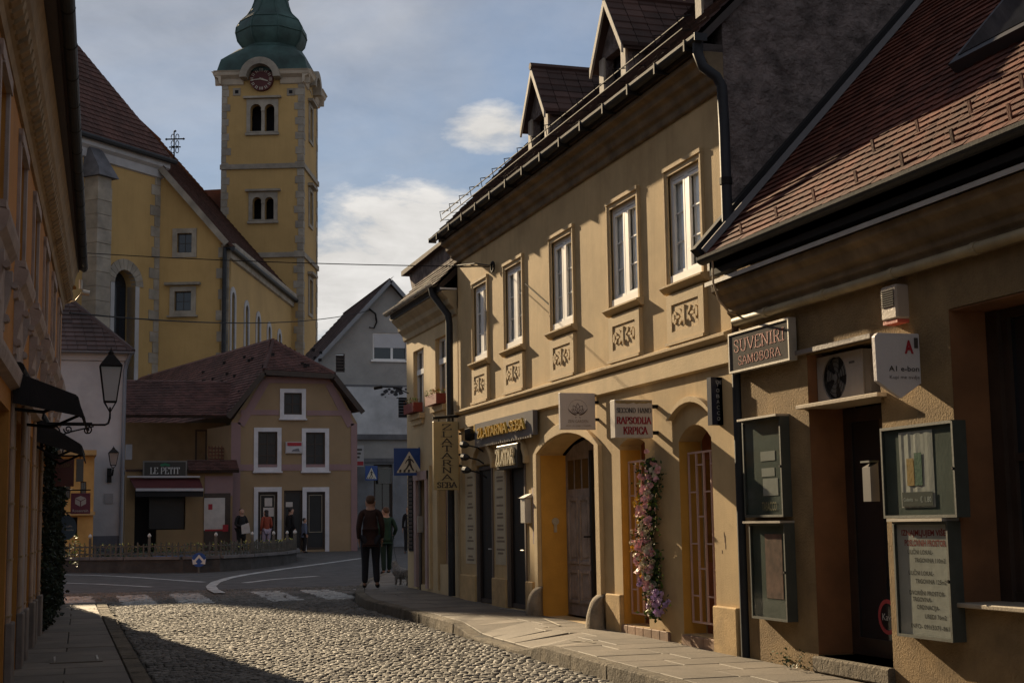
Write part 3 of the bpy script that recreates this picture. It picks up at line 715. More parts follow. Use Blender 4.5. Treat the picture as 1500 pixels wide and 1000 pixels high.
# mouldings over the shop openings
def hood(u0, u1, vs, rise, t, w, name='arch_moulding', drop=0):
    o = arcp(u0-t, u1+t, vs, rise+t, 14); i = arcp(u0, u1, vs, rise, 14)
    pts = ([(u1+t, vs-drop)] if drop else []) + o + ([(u0-t, vs-drop), (u0, vs-drop)] if drop else []) + i[::-1] + ([(u1, vs-drop)] if drop else [])
    return MB().prism(FR, pts, -.01, w).build(name, TRIM, town, bevel=.01)
hood(-AR[0]-.02, -AR[1]+.02, 2.60, .22, .15, .055, drop=2.15)
hood(-D1[0]-.06, -D1[1]+.06, 2.60, .28, .09, .07, drop=.1); hood(-D2[0]-.06, -D2[1]+.06, 2.60, .28, .09, .07, drop=.1)
hood(-G2[0]-.12, -G2[1]+.1, 2.74, .16, .06, .07, drop=.0)
MB().prism(FR, [(-D1[0], 2.57), (-D1[1], 2.57)]+arcp(-D1[0], -D1[1], 2.58, .26, 10), .003, .02).build('tympanum', mat('brown_tympanum', (.33, .24, .13), .85, .1, 3, .2, 30), town)
# shop doors one and two: black doors with steel side strips
for k, (a, b) in enumerate((D1, D2)):
    top = 2.56 if k == 0 else 2.52
    fr_ = MB().wall(FR, rect(-a+.01, -b-.01, .41, top-.01), [rect(-a+.07, -b-.07, .47, top-.07)], .06, -.03).build('door_frame', WOODD, town)
    MB().fb(FR, -a+.07, -b-.07, .47, top-.07, -.08, -.06).build('door_pane', mat('black_door_panel', (.014, .012, .011), .5, .1, 3, .05, 30, spec=.2), fr_)
    m_ = MB(); m_.fb(FR, -a+.002, -a+.045, .41, 2.5, -.16, .02); m_.fb(FR, -b-.05, -b-.002, .41, 2.5, -.16, .02); each(m_, 'side_strip', plain('brushed_strip', (.16, .13, .11), .5, .3), fr_)
    MB().tube([FR.p(-b-.16, 1.25, -.05), FR.p(-b-.16, 1.25, .0), FR.p(-b-.26, 1.25, .01)], .012, 6).build('door_handle', ZINC, fr_)
# beaded rack glinting behind the first door's glass edge
m_ = MB()
for j in range(46):
    v = .50+j*.028
    m_.fb(FR, -D1[1]-.30+.0018*j, -D1[1]-.075, v, v+.013, -.056, -.04)
each(m_, 'shutter_slat', plain('dim_slat', (.14, .11, .10), .6), town)
# portal: deep warm recess and old double door
m_ = MB(); m_.prism(FR, archhole(-AR[0]+.004, -AR[1]-.004, .36, 2.60, .20, 14), -1.3, -1.28); m_.build('portal_back', DARK, town)
m_ = MB(); m_.fb(FR, -AR[0]-.03, -AR[0]+.012, .36, 2.58, -1.2, -.001); each(m_, 'portal_jamb', WARM, town)
dr = MB(); ud0, ud1 = -AR[0]+.02, -AR[1]-.0
dr.prism(FR, [(ud0, .38), (ud1, .38), (ud1, 2.58), (ud1-.35, 2.70), (ud1-.9, 2.77), (ud1-1.35, 2.77), (ud0+.35, 2.70), (ud0, 2.58)], -.42, -.37)
door = dr.build('portal_door', WOODG, town)
m_ = MB()
for a, b, c, d in [(ud0+q+p, ud0+q+p+.38, z0_, z1_) for q in (0, 1.15) for p in (.10, .56) for z0_, z1_ in ((.55, 1.0), (1.08, 1.98))]:
    m_.wall(FR, rect(a, b, c, d), [rect(a+.04, b-.04, c+.04, d-.04)], .03, -.35); m_.fb(FR, a+.09, b-.09, c+.09, d-.09, -.372, -.358)
m_.build('door_panel', WOODG, door)
m_ = MB()
for q in range(7): m_.fb(FR, ud0+.10+.29*q, ud0+.33+.29*q, 2.10, 2.50, -.372, -.366)
m_.build('door_pane', BLKGL, door); m_ = MB(); m_.fb(FR, ud0+1.04, ud0+1.12, .38, 2.6, -.37, -.33); m_.tube([FR.p(ud0+.99, 1.45, -.36), FR.p(ud0+.99, 1.45, -.30), FR.p(ud0+.92, 1.45, -.29)], .014, 6); m_.build('door_handle', METAL, door)
m_ = MB(); m_.lathe((0, 0, 0), [(0.001, 0), (.04, 0), (.04, .02), (.02, .03)], 10)
bell = MB(); c = V3((6.5+.2, AR[0]-.012, 1.66)); bell.tube([c, c+V3((0, -.03, 0))], .05, 12); bell.fb(Fr(c, (1, 0, 0), (0, -1, 0)), -.02, .02, -.15, -.02, 0, .02); bell.build('door_bell', ZINC, town)
# barred shop windows
for k, (a, b) in enumerate((G1, G2)):
    u0, u1 = -a, -b; back = MB().fb(FR, u0+.02, u1-.02, .44, 2.68, -.33, -.27); bo = back.build('inner_door', WOODR, town)
    m_ = MB(); m_.fb(FR, u0+.12, u0+.45, 1.2, 2.3, -.268, -.262); m_.build('door_pane', mat('amber_glass', (.20, .09, .02), .15, .3, 3, 0), bo)
    MB().fb(FR, u0-.0, u0+.004, .44, 2.5, -.26, -.002).build('reveal_side', WARM, town)
    g = MB(); gt = 2.36 if k == 0 else 2.38; gb = .56; ga, gc = u0+.06, u1-.02
    g.wall(FR, rect(ga-.012, gc+.012, gb, gt), [rect(ga, gc, gb+.02, gt-.02)], .02, -.08)
    cols = 5; cs = [ga+(gc-ga-.02)*q/(cols-1) for q in range(cols)]
    gr = g.build('iron_grille', plain('pale_pink_grille_paint', (.56, .38, .33), .5), town)
    for c in cs[1:-1]: MB().fb(FR, c, c+.02, gb+.02, gt-.02, -.10, -.08).build('upright_bar', MATS['pale_pink_grille_paint'], gr)
    for q in range(cols-1):
        v = gb+.32*(q % 2)*.9+.28
        while v < gt-.1: MB().fb(FR, cs[q]+.02, cs[q+1], v, v+.016, -.098, -.082).build('cross_bar', MATS['pale_pink_grille_paint'], gr); v += .55
# tiled threshold blocks below the grilles
for a, b in ((G1[0]+.05, 14.9), (G2[0], G2[1])):
    n = int((a-b)/.28)+1
    for q in range(n):
        s0 = -a+(a-b)*q/n; MB().fb(FR, s0+.005, s0+(a-b)/n-.005, .26, .435, -.24 if a < 15 else -.0, .035).build('threshold_block', mat('reddish_threshold', (.33, .21, .14), .8, .2, 4, .2, 30), town, bevel=.006)
# hairline damage, socket, cracks on the pier
m_ = MB()
for px, py, s in ((1062, 790, .035), (1061, 783, .02), (1063, 800, .02), (1058, 808, .015)):
    u, v = FR.px(px, py); n = 7; m_.prism(FR, [(u+s*random.uniform(.5, 1)*math.cos(6.283*q/n)*.5, v+s*random.uniform(.7, 1.6)*math.sin(6.283*q/n)) for q in range(n)], .0, .002)
each(m_, 'plaster_chip', mat('chip_brown', (.10, .055, .03), .9, .2), town)
# notice strips painted on the piers beside the jeweller's doors
NS = mat('cream_notice', (.50, .43, .30), .8, .08, 4, .05); INK = plain('dark_ink', (.06, .05, .045)); INK2 = plain('faded_ink', (.22, .17, .12))
for k, (a, b, z0, z1) in enumerate(((21.50, 20.98, 1.02, 2.45), (23.2, 22.62, 1.0, 2.5))):
    st = MB().fb(FR, -a, -b, z0, z1, .0, .006); so_ = st.build('notice_strip', NS, town); m_ = MB(); v = z1-.12; rr = random.Random(k)
    while v > z0+.1:
        for r_ in range(rr.choice((1, 2, 2))):
            c = (-a-b)/2; hw = rr.uniform(.08, .2); x = c-hw
            while x < c+hw: wd = rr.uniform(.012, .03); m_.fb(FR, x, x+wd, v, v+.03, .006, .008); x += wd+.008
            v -= .055
        v -= .07
    m_.build('faded_lettering', INK2, so_, kind='stuff')
# guard stones at the portal
for (px, py), lab, flip in (((795, 908), 'rough stone guard post at the far foot of the arched portal', 1), ((872, 924), 'pointed stone guard post at the near foot of the arched portal', -1)):
    Pb = onG(px, py, .125); yb = 19.30 if flip > 0 else 16.98; zb = zs(6.2, yb)-.01; m_ = MB(); rows = []
    H_ = .40 if flip > 0 else .42
    for j in range(9):
        t = j/8; r = .17*(1-t**2.5)**.6+.04; wv = .20*(1-t*.45); row = []
        for q in range(12):
            an = 2*math.pi*q/12; nz = 1+.08*noise.noise(V3((math.cos(an)*2, math.sin(an)*2, t*3+flip*5)))
            row.append((6.50-max(0, .5+.5*math.cos(an))*r*1.05*nz+.0, yb+flip*.03+math.sin(an)*wv*nz, zb+t*H_))
        rows.append(row)
    vs = [p for r_ in rows for p in r_]; fs = [(j*12+q, j*12+(q+1) % 12, (j+1)*12+(q+1) % 12, (j+1)*12+q) for j in range(8) for q in range(12)]+[tuple(range(96, 108))]
    m_.add(vs, fs); m_.build('guard_stone', mat('guard_stone', (.26, .21, .15), .9, .25, 6, .7, 30, stain=.4, scol=(.1, .08, .06)), label=lab, cat='guard stone', group='guard stones at the portal', smooth=True)

# ================================================================== NEAR SHOP (right edge, roughcast)
shop = thing('shop_building', (9.5, 7.5, .2), 'low shop building at the right edge with roughcast ochre wall and red tiled roof', 'building')
YN = 13.0
DN = (11.66, 10.45)
MB().wall(FR, rect(-YN, -1.0, .1, 4.2), [rect(-DN[0], -DN[1], .44, 3.13), rect(-9.45, -4.2, 1.0, 3.22)], .5).build('wall', ROUGH, shop)
mb = MB(); mb.box(6.62, 6.98, YN+.01, YA-.01, .1, 4.3); mb.build('gap_filler', DARK, shop)
MB().tube([(6.50, 13.08, 3.5), (6.50, 13.08, .32)], .05, 10).build('downpipe', DKPIPE, shop, smooth=True)
MB().box(6.98, 7.02, 1.2, YN-.1, .1, 4.0).build('room_back', DARK, shop)
mb = MB(); mb.box(7.0, 14, .9, 1.1, .1, 4.2); mb.box(13.9, 14.1, 1.1, 13.0, .1, 4.2); mb.build('rear_wall', PARTY, shop)
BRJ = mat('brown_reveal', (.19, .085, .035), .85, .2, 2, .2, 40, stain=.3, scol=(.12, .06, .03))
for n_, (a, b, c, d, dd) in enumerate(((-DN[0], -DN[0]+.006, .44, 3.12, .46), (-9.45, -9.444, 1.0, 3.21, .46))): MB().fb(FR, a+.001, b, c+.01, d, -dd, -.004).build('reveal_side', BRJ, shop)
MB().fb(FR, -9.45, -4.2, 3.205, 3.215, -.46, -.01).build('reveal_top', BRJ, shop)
# door leaf with glass and round sticker
dl = MB().wall(FR, rect(-DN[0]+.01, -DN[1]-.01, .45, 2.62), [rect(-DN[0]+.12, -DN[1]-.12, .60, 2.5)], .05, -.34).build('door', WOODD, shop)
MB().fb(FR, -DN[0]+.12, -DN[1]-.12, .6, 2.5, -.37, -.36).build('door_pane', BLKGL, dl)
u, v = FR.px(1301, 903, -.36); ring = MB(); o = [(u+.15*math.cos(6.283*i/24), v+.15*math.sin(6.283*i/24)) for i in range(24)]; ii = [(u+.115*math.cos(6.283*i/24), v+.115*math.sin(6.283*i/24)) for i in range(24)]
ring.wall(FR, o, [ii], .002, -.355); ring.build('sticker_ring', plain('sticker_red', (.42, .06, .07)), dl)
mb = MB(); sans(mb, FR, 'Kava', u-.08, u+.09, v-.03, .06, -.356); mb.build('sticker_lettering', plain('sticker_white', (.5, .5, .5)), dl)
MB().fb(FR, -DN[0]-.02, -DN[1]+.02, .30, .44, -.4, .06).build('doorstep', KERB, shop, bevel=.015)
# display window
df = MB(); df.fb(FR, -9.44, -9.30, 1.01, 3.2, -.44, -.32)
for k in range(3): df.fb(FR, -9.30+1.6*k+.0, -9.30+1.6*k+.07, 1.08, 3.13, -.42, -.36)
df.fb(FR, -9.30, -4.3, 1.01, 1.08, -.43, -.35); df.fb(FR, -9.30, -4.3, 3.13, 3.2, -.43, -.35); df.fb(FR, -9.23, -4.3, 2.05, 2.11, -.425, -.37)
wf = df.build('display_window', WOODD, shop); MB().fb(FR, -9.3, -4.3, 1.05, 3.15, -.40, -.395).build('pane', BLKGL, wf)
mb = MB(); mb.fb(FR, -9.47, -4.15, .975, 1.01, -.42, .07); mb.build('window_ledge', mat('pale_ledge', (.34, .29, .22), .7, .1, 4, .2, 40), shop, bevel=.006)
# cornice, flashing, gutter
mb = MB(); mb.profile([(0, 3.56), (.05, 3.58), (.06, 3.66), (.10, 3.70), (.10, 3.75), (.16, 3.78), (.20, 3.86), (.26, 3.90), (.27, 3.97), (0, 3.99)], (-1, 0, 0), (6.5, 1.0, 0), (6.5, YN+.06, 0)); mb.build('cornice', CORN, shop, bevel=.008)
mb = MB(); mb.box(6.19, 6.5, 1.0, YN+.10, 3.992, 4.006); mb.box(6.186, 6.19, 1.0, YN+.10, 3.965, 4.006); mb.build('flashing', mat('light_flashing', (.42, .39, .35), .5, .15, 3, .1, 20), shop)
mb = MB(); mb.tube([(6.43, 12.95, 3.60), (6.43, 5, 3.60)], .042, 10); mb.build('beige_conduit', mat('beige_conduit', (.36, .29, .17), .6, .2, 3, .1, 30), shop, smooth=True)
m_ = MB()
for yy in (12.3, 11.2, 10.1, 9.0): m_.tube([(6.43, yy, 3.60), (6.43, yy-.06, 3.60)], .05, 10)
each(m_, 'conduit_clip', MATS['beige_conduit'], shop)
mb = MB(); mb.profile([(a+.37, b+4.24) for a, b in gp], (-1, 0, 0), (6.5, 1.0, 0), (6.5, YN+.02, 0)); g2 = mb.build('gutter', DKPIPE, shop)
MB().box(6.20, 6.30, 1.0, YN, 4.06, 4.27).build('fascia_board', DARK, shop)
mb = MB(); mb.tube([(6.20, 12.72, 4.32), (6.12, 12.76, 4.22), (6.13, 12.78, 3.96), (6.20, 12.82, 3.80), (6.33, 12.86, 3.68), (6.45, 12.9, 3.66)], .011, 6); mb.build('hanging_wire', mat('tan_wire', (.40, .30, .20), .6), shop, smooth=True)
# roof
RS = V3((1, 0, 1.08)).normalized(); RN = V3((-1.08, 0, 1)).normalized(); RP = V3((6.15, YN+.06, 4.26)); SLN = 5.7
ra = RP+RS*SLN; mb = MB()
mb.prism(FX(YN+.05), [(6.2, 4.26), (ra.x, ra.z-.03), (14.3, 4.2), (14.3, 4.08), (ra.x, ra.z-.16), (6.2, 4.12)], -0.0, YN-.9)
r2 = mb.build('roof', WOODD, shop)
tiles(RP, (0, -1, 0), RS, [(0, 0), (12, 0), (12, SLN), (0, SLN)], .155, .108, .015, TILE, r2, limit=300, near=V3((6.6, 10.2, 4.6)))
mb = MB(); mb.bar(RP+V3((0, .03, .0))+RN*.06, ra+V3((0, .03, 0))+RN*.06, .12, .12, RN); mb.build('verge_board', DARK, r2)
mb = MB(); mb.bar(RP+V3((0, -.14, 0))+RN*.06, ra+V3((0, -.14, 0))+RN*.06, .02, .06, RN); mb.build('verge_flashing', plain('dull_flashing', (.2, .19, .19), .5, .4), r2)
hk = MB()
for px, py in ((1280, 222), (1345, 194), (1422, 167), (1498, 128), (1322, 242), (1396, 209), (1480, 173), (1255, 268), (1193, 294), (1138, 319), (1086, 342)):
    P = onP(px, py, RP+RN*.02, RN); hk.hexa([P+V3((-.0, .018, -.03)), P+V3((-.0, -.018, -.03)), P+V3((.012, -.018, -.03)), P+V3((.012, .018, -.03)), P+V3((-.02, .018, .10)), P+V3((-.02, -.018, .10)), P+V3((-.005, -.018, .10)), P+V3((-.005, .018, .10))]); 
each(hk, 'snow_hook', TILE, r2)
A = onP(1400, 108, RP+RN*.02, RN); uw = V3((0, -1, 0))
mb = MB(); b0 = [A, A+uw*1.35, A+uw*1.35+RS*1.1, A+RS*1.1]
mb.hexa([p for p in b0]+[p+RN*.10 for p in b0]); sk = mb.build('roof_window', plain('roof_window_metal', (.06, .06, .07), .45, .4), r2)
b1 = [A+uw*.08+RS*.08, A+uw*1.27+RS*.08, A+uw*1.27+RS*1.02, A+uw*.08+RS*1.02]; MB().hexa([p+RN*.1 for p in b1]+[p+RN*.108 for p in b1]).build('pane', BLKGL, sk)
# pale plank shelf over the door
mb = MB(); mb.fb(FR, -11.74, -10.36, 2.63, 2.665, -.3, .09); mb.build('shelf', mat('pale_shelf', (.42, .34, .24), .7, .1, 4, .2, 40), shop, bevel=.004)
mb = MB(); mb.fb(FR, -11.9, -10.5, 3.13, 3.17, -.02, .05); mb.build('lintel_rail', mat('dull_rail', (.20, .17, .15), .6, .1), shop)

# ---- things on the near shop
ACW = mat('air_unit_paint', (.30, .27, .24), .5, .1, 3, .05, 20)
ac = thing('air_conditioner', (6.55, 11.3, 2.665), 'grey air conditioner outdoor unit with round fan on the shelf above the dark shop door', 'air conditioner')
a0, a1 = -11.64, -10.86; m_ = MB()
cf = [(a0+.30+.21*math.cos(6.283*i/28), 2.885+.20*math.sin(6.283*i/28)) for i in range(28)]
FA = Fr(FR.p(0, 0, -.15), FR.U, FR.N)
m_.wall(FA, rect(a0, a1, 2.68, 3.09), [cf], .02, .06, back=False); m_.fb(FA, a0, a1, 2.68, 3.09, -.24, -.0); 
m_.fb(FA, a0, a1, 2.68, 2.70, 0, .045); m_.fb(FA, a0, a1, 3.07, 3.09, 0, .045); m_.fb(FA, a1-.02, a1, 2.70, 3.07, 0, .045); m_.fb(FA, a0, a0+.02, 2.70, 3.07, 0, .045)
m_.build('casing', ACW, ac)
MB().prism(FA, cf, .012, .02).build('fan_well', DARK, ac)
m_ = MB()
for k in range(5):
    an = 6.283*k/5; m_.hexa([FA.p(a0+.30+r_*math.cos(an+q), 2.885+r_*math.sin(an+q), w_) for w_ in (.024, .034) for r_, q in ((.03, 0), (.18, .12), (.18, .75), (.03, .8))])
m_.tube([FA.p(a0+.30, 2.885, .022), FA.p(a0+.30, 2.885, .05)], .035, 10); m_.build('fan', plain('fan_grey', (.10, .10, .10)), ac)
m_ = MB()
for r_ in (.06, .10, .14, .18): 
    c_ = [FA.p(a0+.30+r_*math.cos(6.283*i/20), 2.885+r_*math.sin(6.283*i/20), .058) for i in range(21)]; m_.tube(c_, .003, 4, caps=False)
m_.build('fan_guard', METAL, ac)
MB().fb(FA, a1-.22, a1-.13, 2.98, 3.0, .06, .062).build('badge', INK, ac)
m_ = MB(); fy = Fr((0, 10.86, 0), (1, 0, 0), (0, -1, 0)); m_.fb(fy, 6.67, 6.83, 2.92, 3.04, 0, .008); m_.fb(fy, 6.66, 6.85, 2.72, 2.89, 0, .012); m_.build('service_panel', ACW, ac)

def slabsign(fr, u0, u1, v0, v1, w0, w1, m): return MB().fb(fr, u0, u1, v0, v1, w0, w1)
# souvenir sign, parallel to the wall
q = [FR.px(*p, .10) for p in ((1067, 488), (1155, 466), (1157, 527), (1068, 548))]; su0 = (q[0][0]+q[3][0])/2; su1 = (q[1][0]+q[2][0])/2; sv0 = (q[2][1]+q[3][1])/2; sv1 = (q[0][1]+q[1][1])/2
sg_ = thing('shop_sign', FR.p((su0+su1)/2, sv0, .05), 'grey framed sign reading SUVENIRI SAMOBORA in red letters under the shop cornice', 'sign')
MB().fb(FR, su0+.02, su1-.02, sv0+.02, sv1-.02, .03, .095).build('board', mat('grey_sign_face', (.10, .09, .082), .95, .08, 3, .05, spec=.1), sg_)
MB().wall(FR, rect(su0, su1, sv0, sv1), [rect(su0+.02, su1-.02, sv0+.02, sv1-.02)], .08, .105).build('frame', ZINC, sg_)
RED = mat('sign_red', (.42, .075, .045), .6, .05); RED2 = mat('dark_sign_red', (.33, .02, .03), .6, .05)
m_ = MB(); W_ = su1-su0; serif(m_, FR, 'SUVENIRI', su0+W_*.09, su1-W_*.08, sv0+(sv1-sv0)*.50, (sv1-sv0)*.30, .096, .002, .12, .05); m_.build('lettering', RED, sg_, label='large red word SUVENIRI')
m_ = MB(); serif(m_, FR, 'SAMOBORA', su0+W_*.16, su1-W_*.15, sv0+(sv1-sv0)*.17, (sv1-sv0)*.21, .096, .002, .12, .05); m_.build('lettering', RED, sg_, label='smaller red word SAMOBORA')
# tobacco box sign
tb = thing('box_sign', (6.32, 13.36, 2.6), 'tall dark blue box sign with the word TOBACCO set vertically, beside the souvenir sign', 'sign')
yT = 13.42; ft = FX(yT); P0 = ft.px(1041, 552); P1 = ft.px(1064, 622); fx1 = P1[0]
m_ = MB(); m_.box(P0[0], fx1, yT, yT+.10, P1[1], P0[1]); m_.box(fx1, 6.5-.06, yT, yT+.10, P1[1]+.0, P0[1]-.0); m_.build('casing', plain('navy_casing', (.012, .016, .035), .35), tb)
TXT = plain('dim_white_print', (.40, .40, .42)); m_ = MB(); hh = (P0[1]-P1[1]); cw_ = .032
for i, c in enumerate('TOBACCO'): sans(m_, ft, c, P0[0]+.055, P0[0]+.055+.035, P0[1]-.07-hh*.118*(i+.5), .04, .002)
m_.build('lettering', TXT, tb, kind='stuff'); m_ = MB(); sans(m_, ft, 'SHOP', fx1-.045, 6.5-.075, P0[1]-.075, .045, .002, bold=.01); m_.build('lettering', TXT, tb)
m_ = MB(); m_.tube([(6.46, yT+.05, P0[1]-.12), (6.62, yT+.05, P0[1]-.12)], .01, 6); m_.tube([(6.46, yT+.05, P1[1]+.12), (6.62, yT+.05, P1[1]+.12)], .01, 6); each(m_, 'bracket', METAL, tb)
# alarm siren
al = thing('alarm_box', FR.p(-10.03, 3.2, .08), 'beige siren box with louvres high on the shop wall near the cornice', 'alarm')
m_ = MB(); m_.fb(FR, -10.20, -9.97, 3.22, 3.50, -.01, .12); m_.build('casing', mat('siren_paint', (.36, .29, .23), .5, .1), al, bevel=.015)
m_ = MB()
for k in range(8): m_.fb(FR, -10.18, -10.0, 3.33+.018*k, 3.338+.018*k, .12, .128)
each(m_, 'louvre', METAL, al); MB().fb(FR, -10.19, -9.98, 3.19, 3.218, 0, .11).build('red_lens', RED, al)
# shield sign
ysh = 9.86; fs_ = FX(ysh); c = [fs_.px(*p) for p in ((1281, 487), (1350, 485), (1352, 560), (1321, 583), (1288, 558))]
sh = thing('shield_sign', (6.33, ysh, 2.6), 'white pennant shaped sign with red A1 mark projecting beside the upper notice board', 'sign')
x0, x1 = c[0][0], c[1][0]; zt = c[0][1]; zm = c[4][1]; zb = c[3][1]; r_ = .03
pts = [(x0+.005, zm), ((x0+x1)/2, zb), (x1-.005, zm), (x1, zt-r_), (x1-r_, zt), (x0+r_, zt), (x0, zt-r_)]
MB().prism(fs_, pts, -.05, 0).build('board', mat('sign_white', (.55, .51, .50), .5, .04), sh, bevel=.004)
W_ = x1-x0; m_ = MB(); sans(m_, fs_, 'A', x0+W_*.61, x0+W_*.80, zt-.155, .10, .002, bold=.045); m_.build('logo_letter', RED2, sh); m_ = MB(); sans(m_, fs_, '1', x0+W_*.815, x0+W_*.90, zt-.115, .085, .003, bold=.01); m_.build('logo_numeral', INK, sh)
m_ = MB(); sans(m_, fs_, 'A1 e-bon', x0+W_*.26, x0+W_*.90, zt-.30, .042, .002, bold=.015); sans(m_, fs_, 'Kupi me ovdje', x0+W_*.27, x0+W_*.9, zt-.36, .028, .002); m_.build('lettering', INK, sh, kind='stuff')
MB().box(x1-.02, 6.5, ysh+.05, ysh+.14, zt-.40, zt-.17).build('red_mount', RED2, sh)
# four wall display cases
GRF = mat('grey_green_case_frame', (.05, .055, .045), .6, .15, 4, .1, 40)
def case(pxs, w, lab, back, tilt=0, group='glazed display cases on the shop wall'):
    q = [FR.px(*p, w) for p in pxs]; u0 = (q[0][0]+q[3][0])/2; u1 = (q[1][0]+q[2][0])/2; v1 = (q[0][1]+q[1][1])/2; v0 = (q[2][1]+q[3][1])/2
    o = thing('display_case', FR.p((u0+u1)/2, v0, .02), lab, 'display case', group)
    MB().wall(FR, rect(u0, u1, v0, v1), [rect(u0+.022, u1-.022, v0+.022, v1-.022)], w-.002, w).build('frame', GRF, o)
    global FC
    FC = Fr(FR.p(0, 0, w-.040), FR.U, FR.N); MB().fb(FR, u0+.02, u1-.02, v0+.02, v1-.02, .002, w-.027).build('back_panel', back, o)
    MB().quad(FR.p(u0+.02, v0+.02, w-.010), FR.p(u1-.02, v0+.02, w-.010), FR.p(u1-.02, v1-.02, w-.010), FR.p(u0+.02, v1-.02, w-.010)).build('glass', GLASSB, o)
    m_ = MB(); m_.tube([FR.p(u1-.011, (v0+v1)/2, w), FR.p(u1-.011, (v0+v1)/2, w+.015)], .012, 8); m_.build('lock', METAL, o)
    return o, u0, u1, v0, v1
GB = mat('grey_green_backing', (.09, .105, .09), .8, .2, 3, .1); PAPER = mat('poster_paper', (.5, .46, .43), .7, .08, 5, .2, 9)
o1, u0, u1, v0, v1 = case(((1085, 617), (1141, 610), (1148, 757), (1092, 757)), .10, 'upper left glazed display case with taped papers and the word TABACCO', GB)
m_ = MB(); m_.fb(FC, u0+.33, u0+.62, v1-.40, v1-.31, .014, .017); m_.fb(FC, u0+.36, u0+.66, v0+.20, v0+.36, .014, .017); m_.fb(FC, u0+.34, u0+.6, v0+.38, v0+.46, .014, .016); each(m_, 'paper_notice', PAPER, o1)
m_ = MB(); sans(m_, FC, 'TABACCO', u0+.33, u0+.62, v0+.06, .085, .016, bold=.01); m_.build('lettering', mat('tan_letters', (.42, .33, .18), .6), o1)
MB().fb(FR, u0-.02, u1-.0, v1+.002, v1+.022, 0, .14).build('rain_cap', ZINC, o1)
o2, u0, u1, v0, v1 = case(((1094, 767), (1146, 765), (1156, 910), (1104, 906)), .11, 'lower left glazed display case reflecting the street below the TABACCO case', GB)
m_ = MB(); m_.fb(FC, u0+.28, u1-.10, v0+.2, v1-.1, .014, .017); m_.build('paper_notice', mat('faded_red_poster', (.30, .16, .13), .8, .3, 8, .2), o2)
MB().fb(FR, u0-.05, u1+.0, v1+.002, v1+.022, 0, .15).build('rain_cap', ZINC, o2)
o3, u0, u1, v0, v1 = case(((1287, 628), (1395, 614), (1401, 756), (1296, 760)), .12, 'upper right glazed display case with a creased drinks poster and price', GB)
p0, p1 = u0+.24, u0+.70; m_ = MB(); n = 14; P = []
for k in range(n+1):
    uu = p0+(p1-p0)*k/n; P.append((FC.p(uu, v0+.08, .019+.003*math.sin(k*2.1)), FC.p(uu, v1-.05, .019+.003*math.sin(k*1.7+1))))
for (a, b), (c_, d) in zip(P, P[1:]): m_.quad(a, c_, d, b)
m_.build('poster', PAPER, o3, smooth=True)
MB().fb(FC, p0+.10, p0+.20, v0+.25, v1-.26, .024, .025).build('amber_can_print', mat('amber_print', (.50, .26, .04), .6, .2, 20), o3)
MB().fb(FC, p0+.21, p0+.31, v0+.25, v1-.22, .024, .025).build('green_can_print', mat('green_print', (.03, .11, .06), .6, .2, 20), o3)
MB().fb(FC, p0+.02, p1-.02, v0+.09, v0+.20, .024, .025).build('price_strip', plain('black_print', (.03, .03, .03)), o3)
m_ = MB(); sans(m_, FC, 'Cedevita', p0+.04, p0+.17, v0+.13, .03, .0235); sans(m_, FC, '€ 1.80', p0+.27, p1-.04, v0+.12, .045, .0235); sans(m_, FC, 'lim', p0+.20, p0+.24, v0+.13, .02, .0235)
m_.build('price_lettering', plain('white_print', (.6, .6, .6)), o3, kind='stuff')
o4, u0, u1, v0, v1 = case(((1303, 765), (1386, 762), (1397, 941), (1318, 931)), .12, 'lower right glazed case with white rental notice lettered in red and black', PAPER)
m_ = MB(); W_ = u1-u0; H_ = v1-v0; L0 = u0+W_*.14
RL = plain('notice_red', (.30, .02, .02)); 
for t, a, b, v_, h_ in (('IZNAJMLJUJEM VIŠE', .12, .92, .88, .055), ('POSLOVNIH PROSTORA', .17, .96, .79, .06)): sans(m_, FC, t, u0+W_*a, u0+W_*b, v0+H_*v_, H_*h_*.9, .0115, bold=.03)
m_.build('lettering', RL, o4, kind='stuff'); m_ = MB()
for t, a, b, v_ in (('ULIČNI LOKAL-', .22, .68, .72), ('TRGOVINA 110m2', .34, .89, .65), ('ULIČNI LOKAL-', .22, .68, .54), ('TRGOVINA 125m2', .34, .89, .47), ('DVORIŠNI PROSTOR-', .22, .86, .37), ('TRGOVINA-', .27, .62, .315), ('ORDINACIJA-', .34, .75, .25), ('UREDI 76m2', .48, .86, .175), ('INFO- 091/3371-861', .22, .90, .085)):
    sans(m_, FC, t, u0+W_*a, u0+W_*b, v0+H_*v_, H_*.038, .0115, bold=.015)
m_.build('lettering', INK, o4, kind='stuff')
MB().fb(FR, u0-.03, u1-.02, v1+.002, v1+.025, 0, .15).build('rain_cap', ZINC, o4)
mbx = thing('mailbox', FR.p(-10.62, 1.86, 0), 'small grey letter box fixed at the door jamb beside the upper right display case', 'mailbox')
m_ = MB(); m_.prism(Fr((0, 10.54, 0), (1, 0, 0), (0, -1, 0)), [(6.42, 1.78), (6.50, 1.78), (6.50, 2.10), (6.42, 2.06)], -.12, 0); m_.build('body', plain('mailbox_grey', (.15, .14, .13), .5), mbx); MB().box(6.41, 6.5, 10.53, 10.67, 2.10, 2.115).build('lid', GRF, mbx)
wd = MB(); rr = random.Random(5)
for k in range(70):
    c_ = V3((6.5-rr.uniform(.0, .16), rr.uniform(11.7, 12.35), .31+rr.uniform(.0, .16)*rr.random())); a = rr.uniform(0, 6.28); l = rr.uniform(.02, .05); d_ = V3((math.cos(a)*l, math.sin(a)*l, rr.uniform(.01, .04))); s_ = V3((-math.sin(a), math.cos(a), 0))*.012
    wd.add([c_, c_+d_*.5+s_, c_+d_, c_+d_*.5-s_], [(0, 1, 2, 3)])
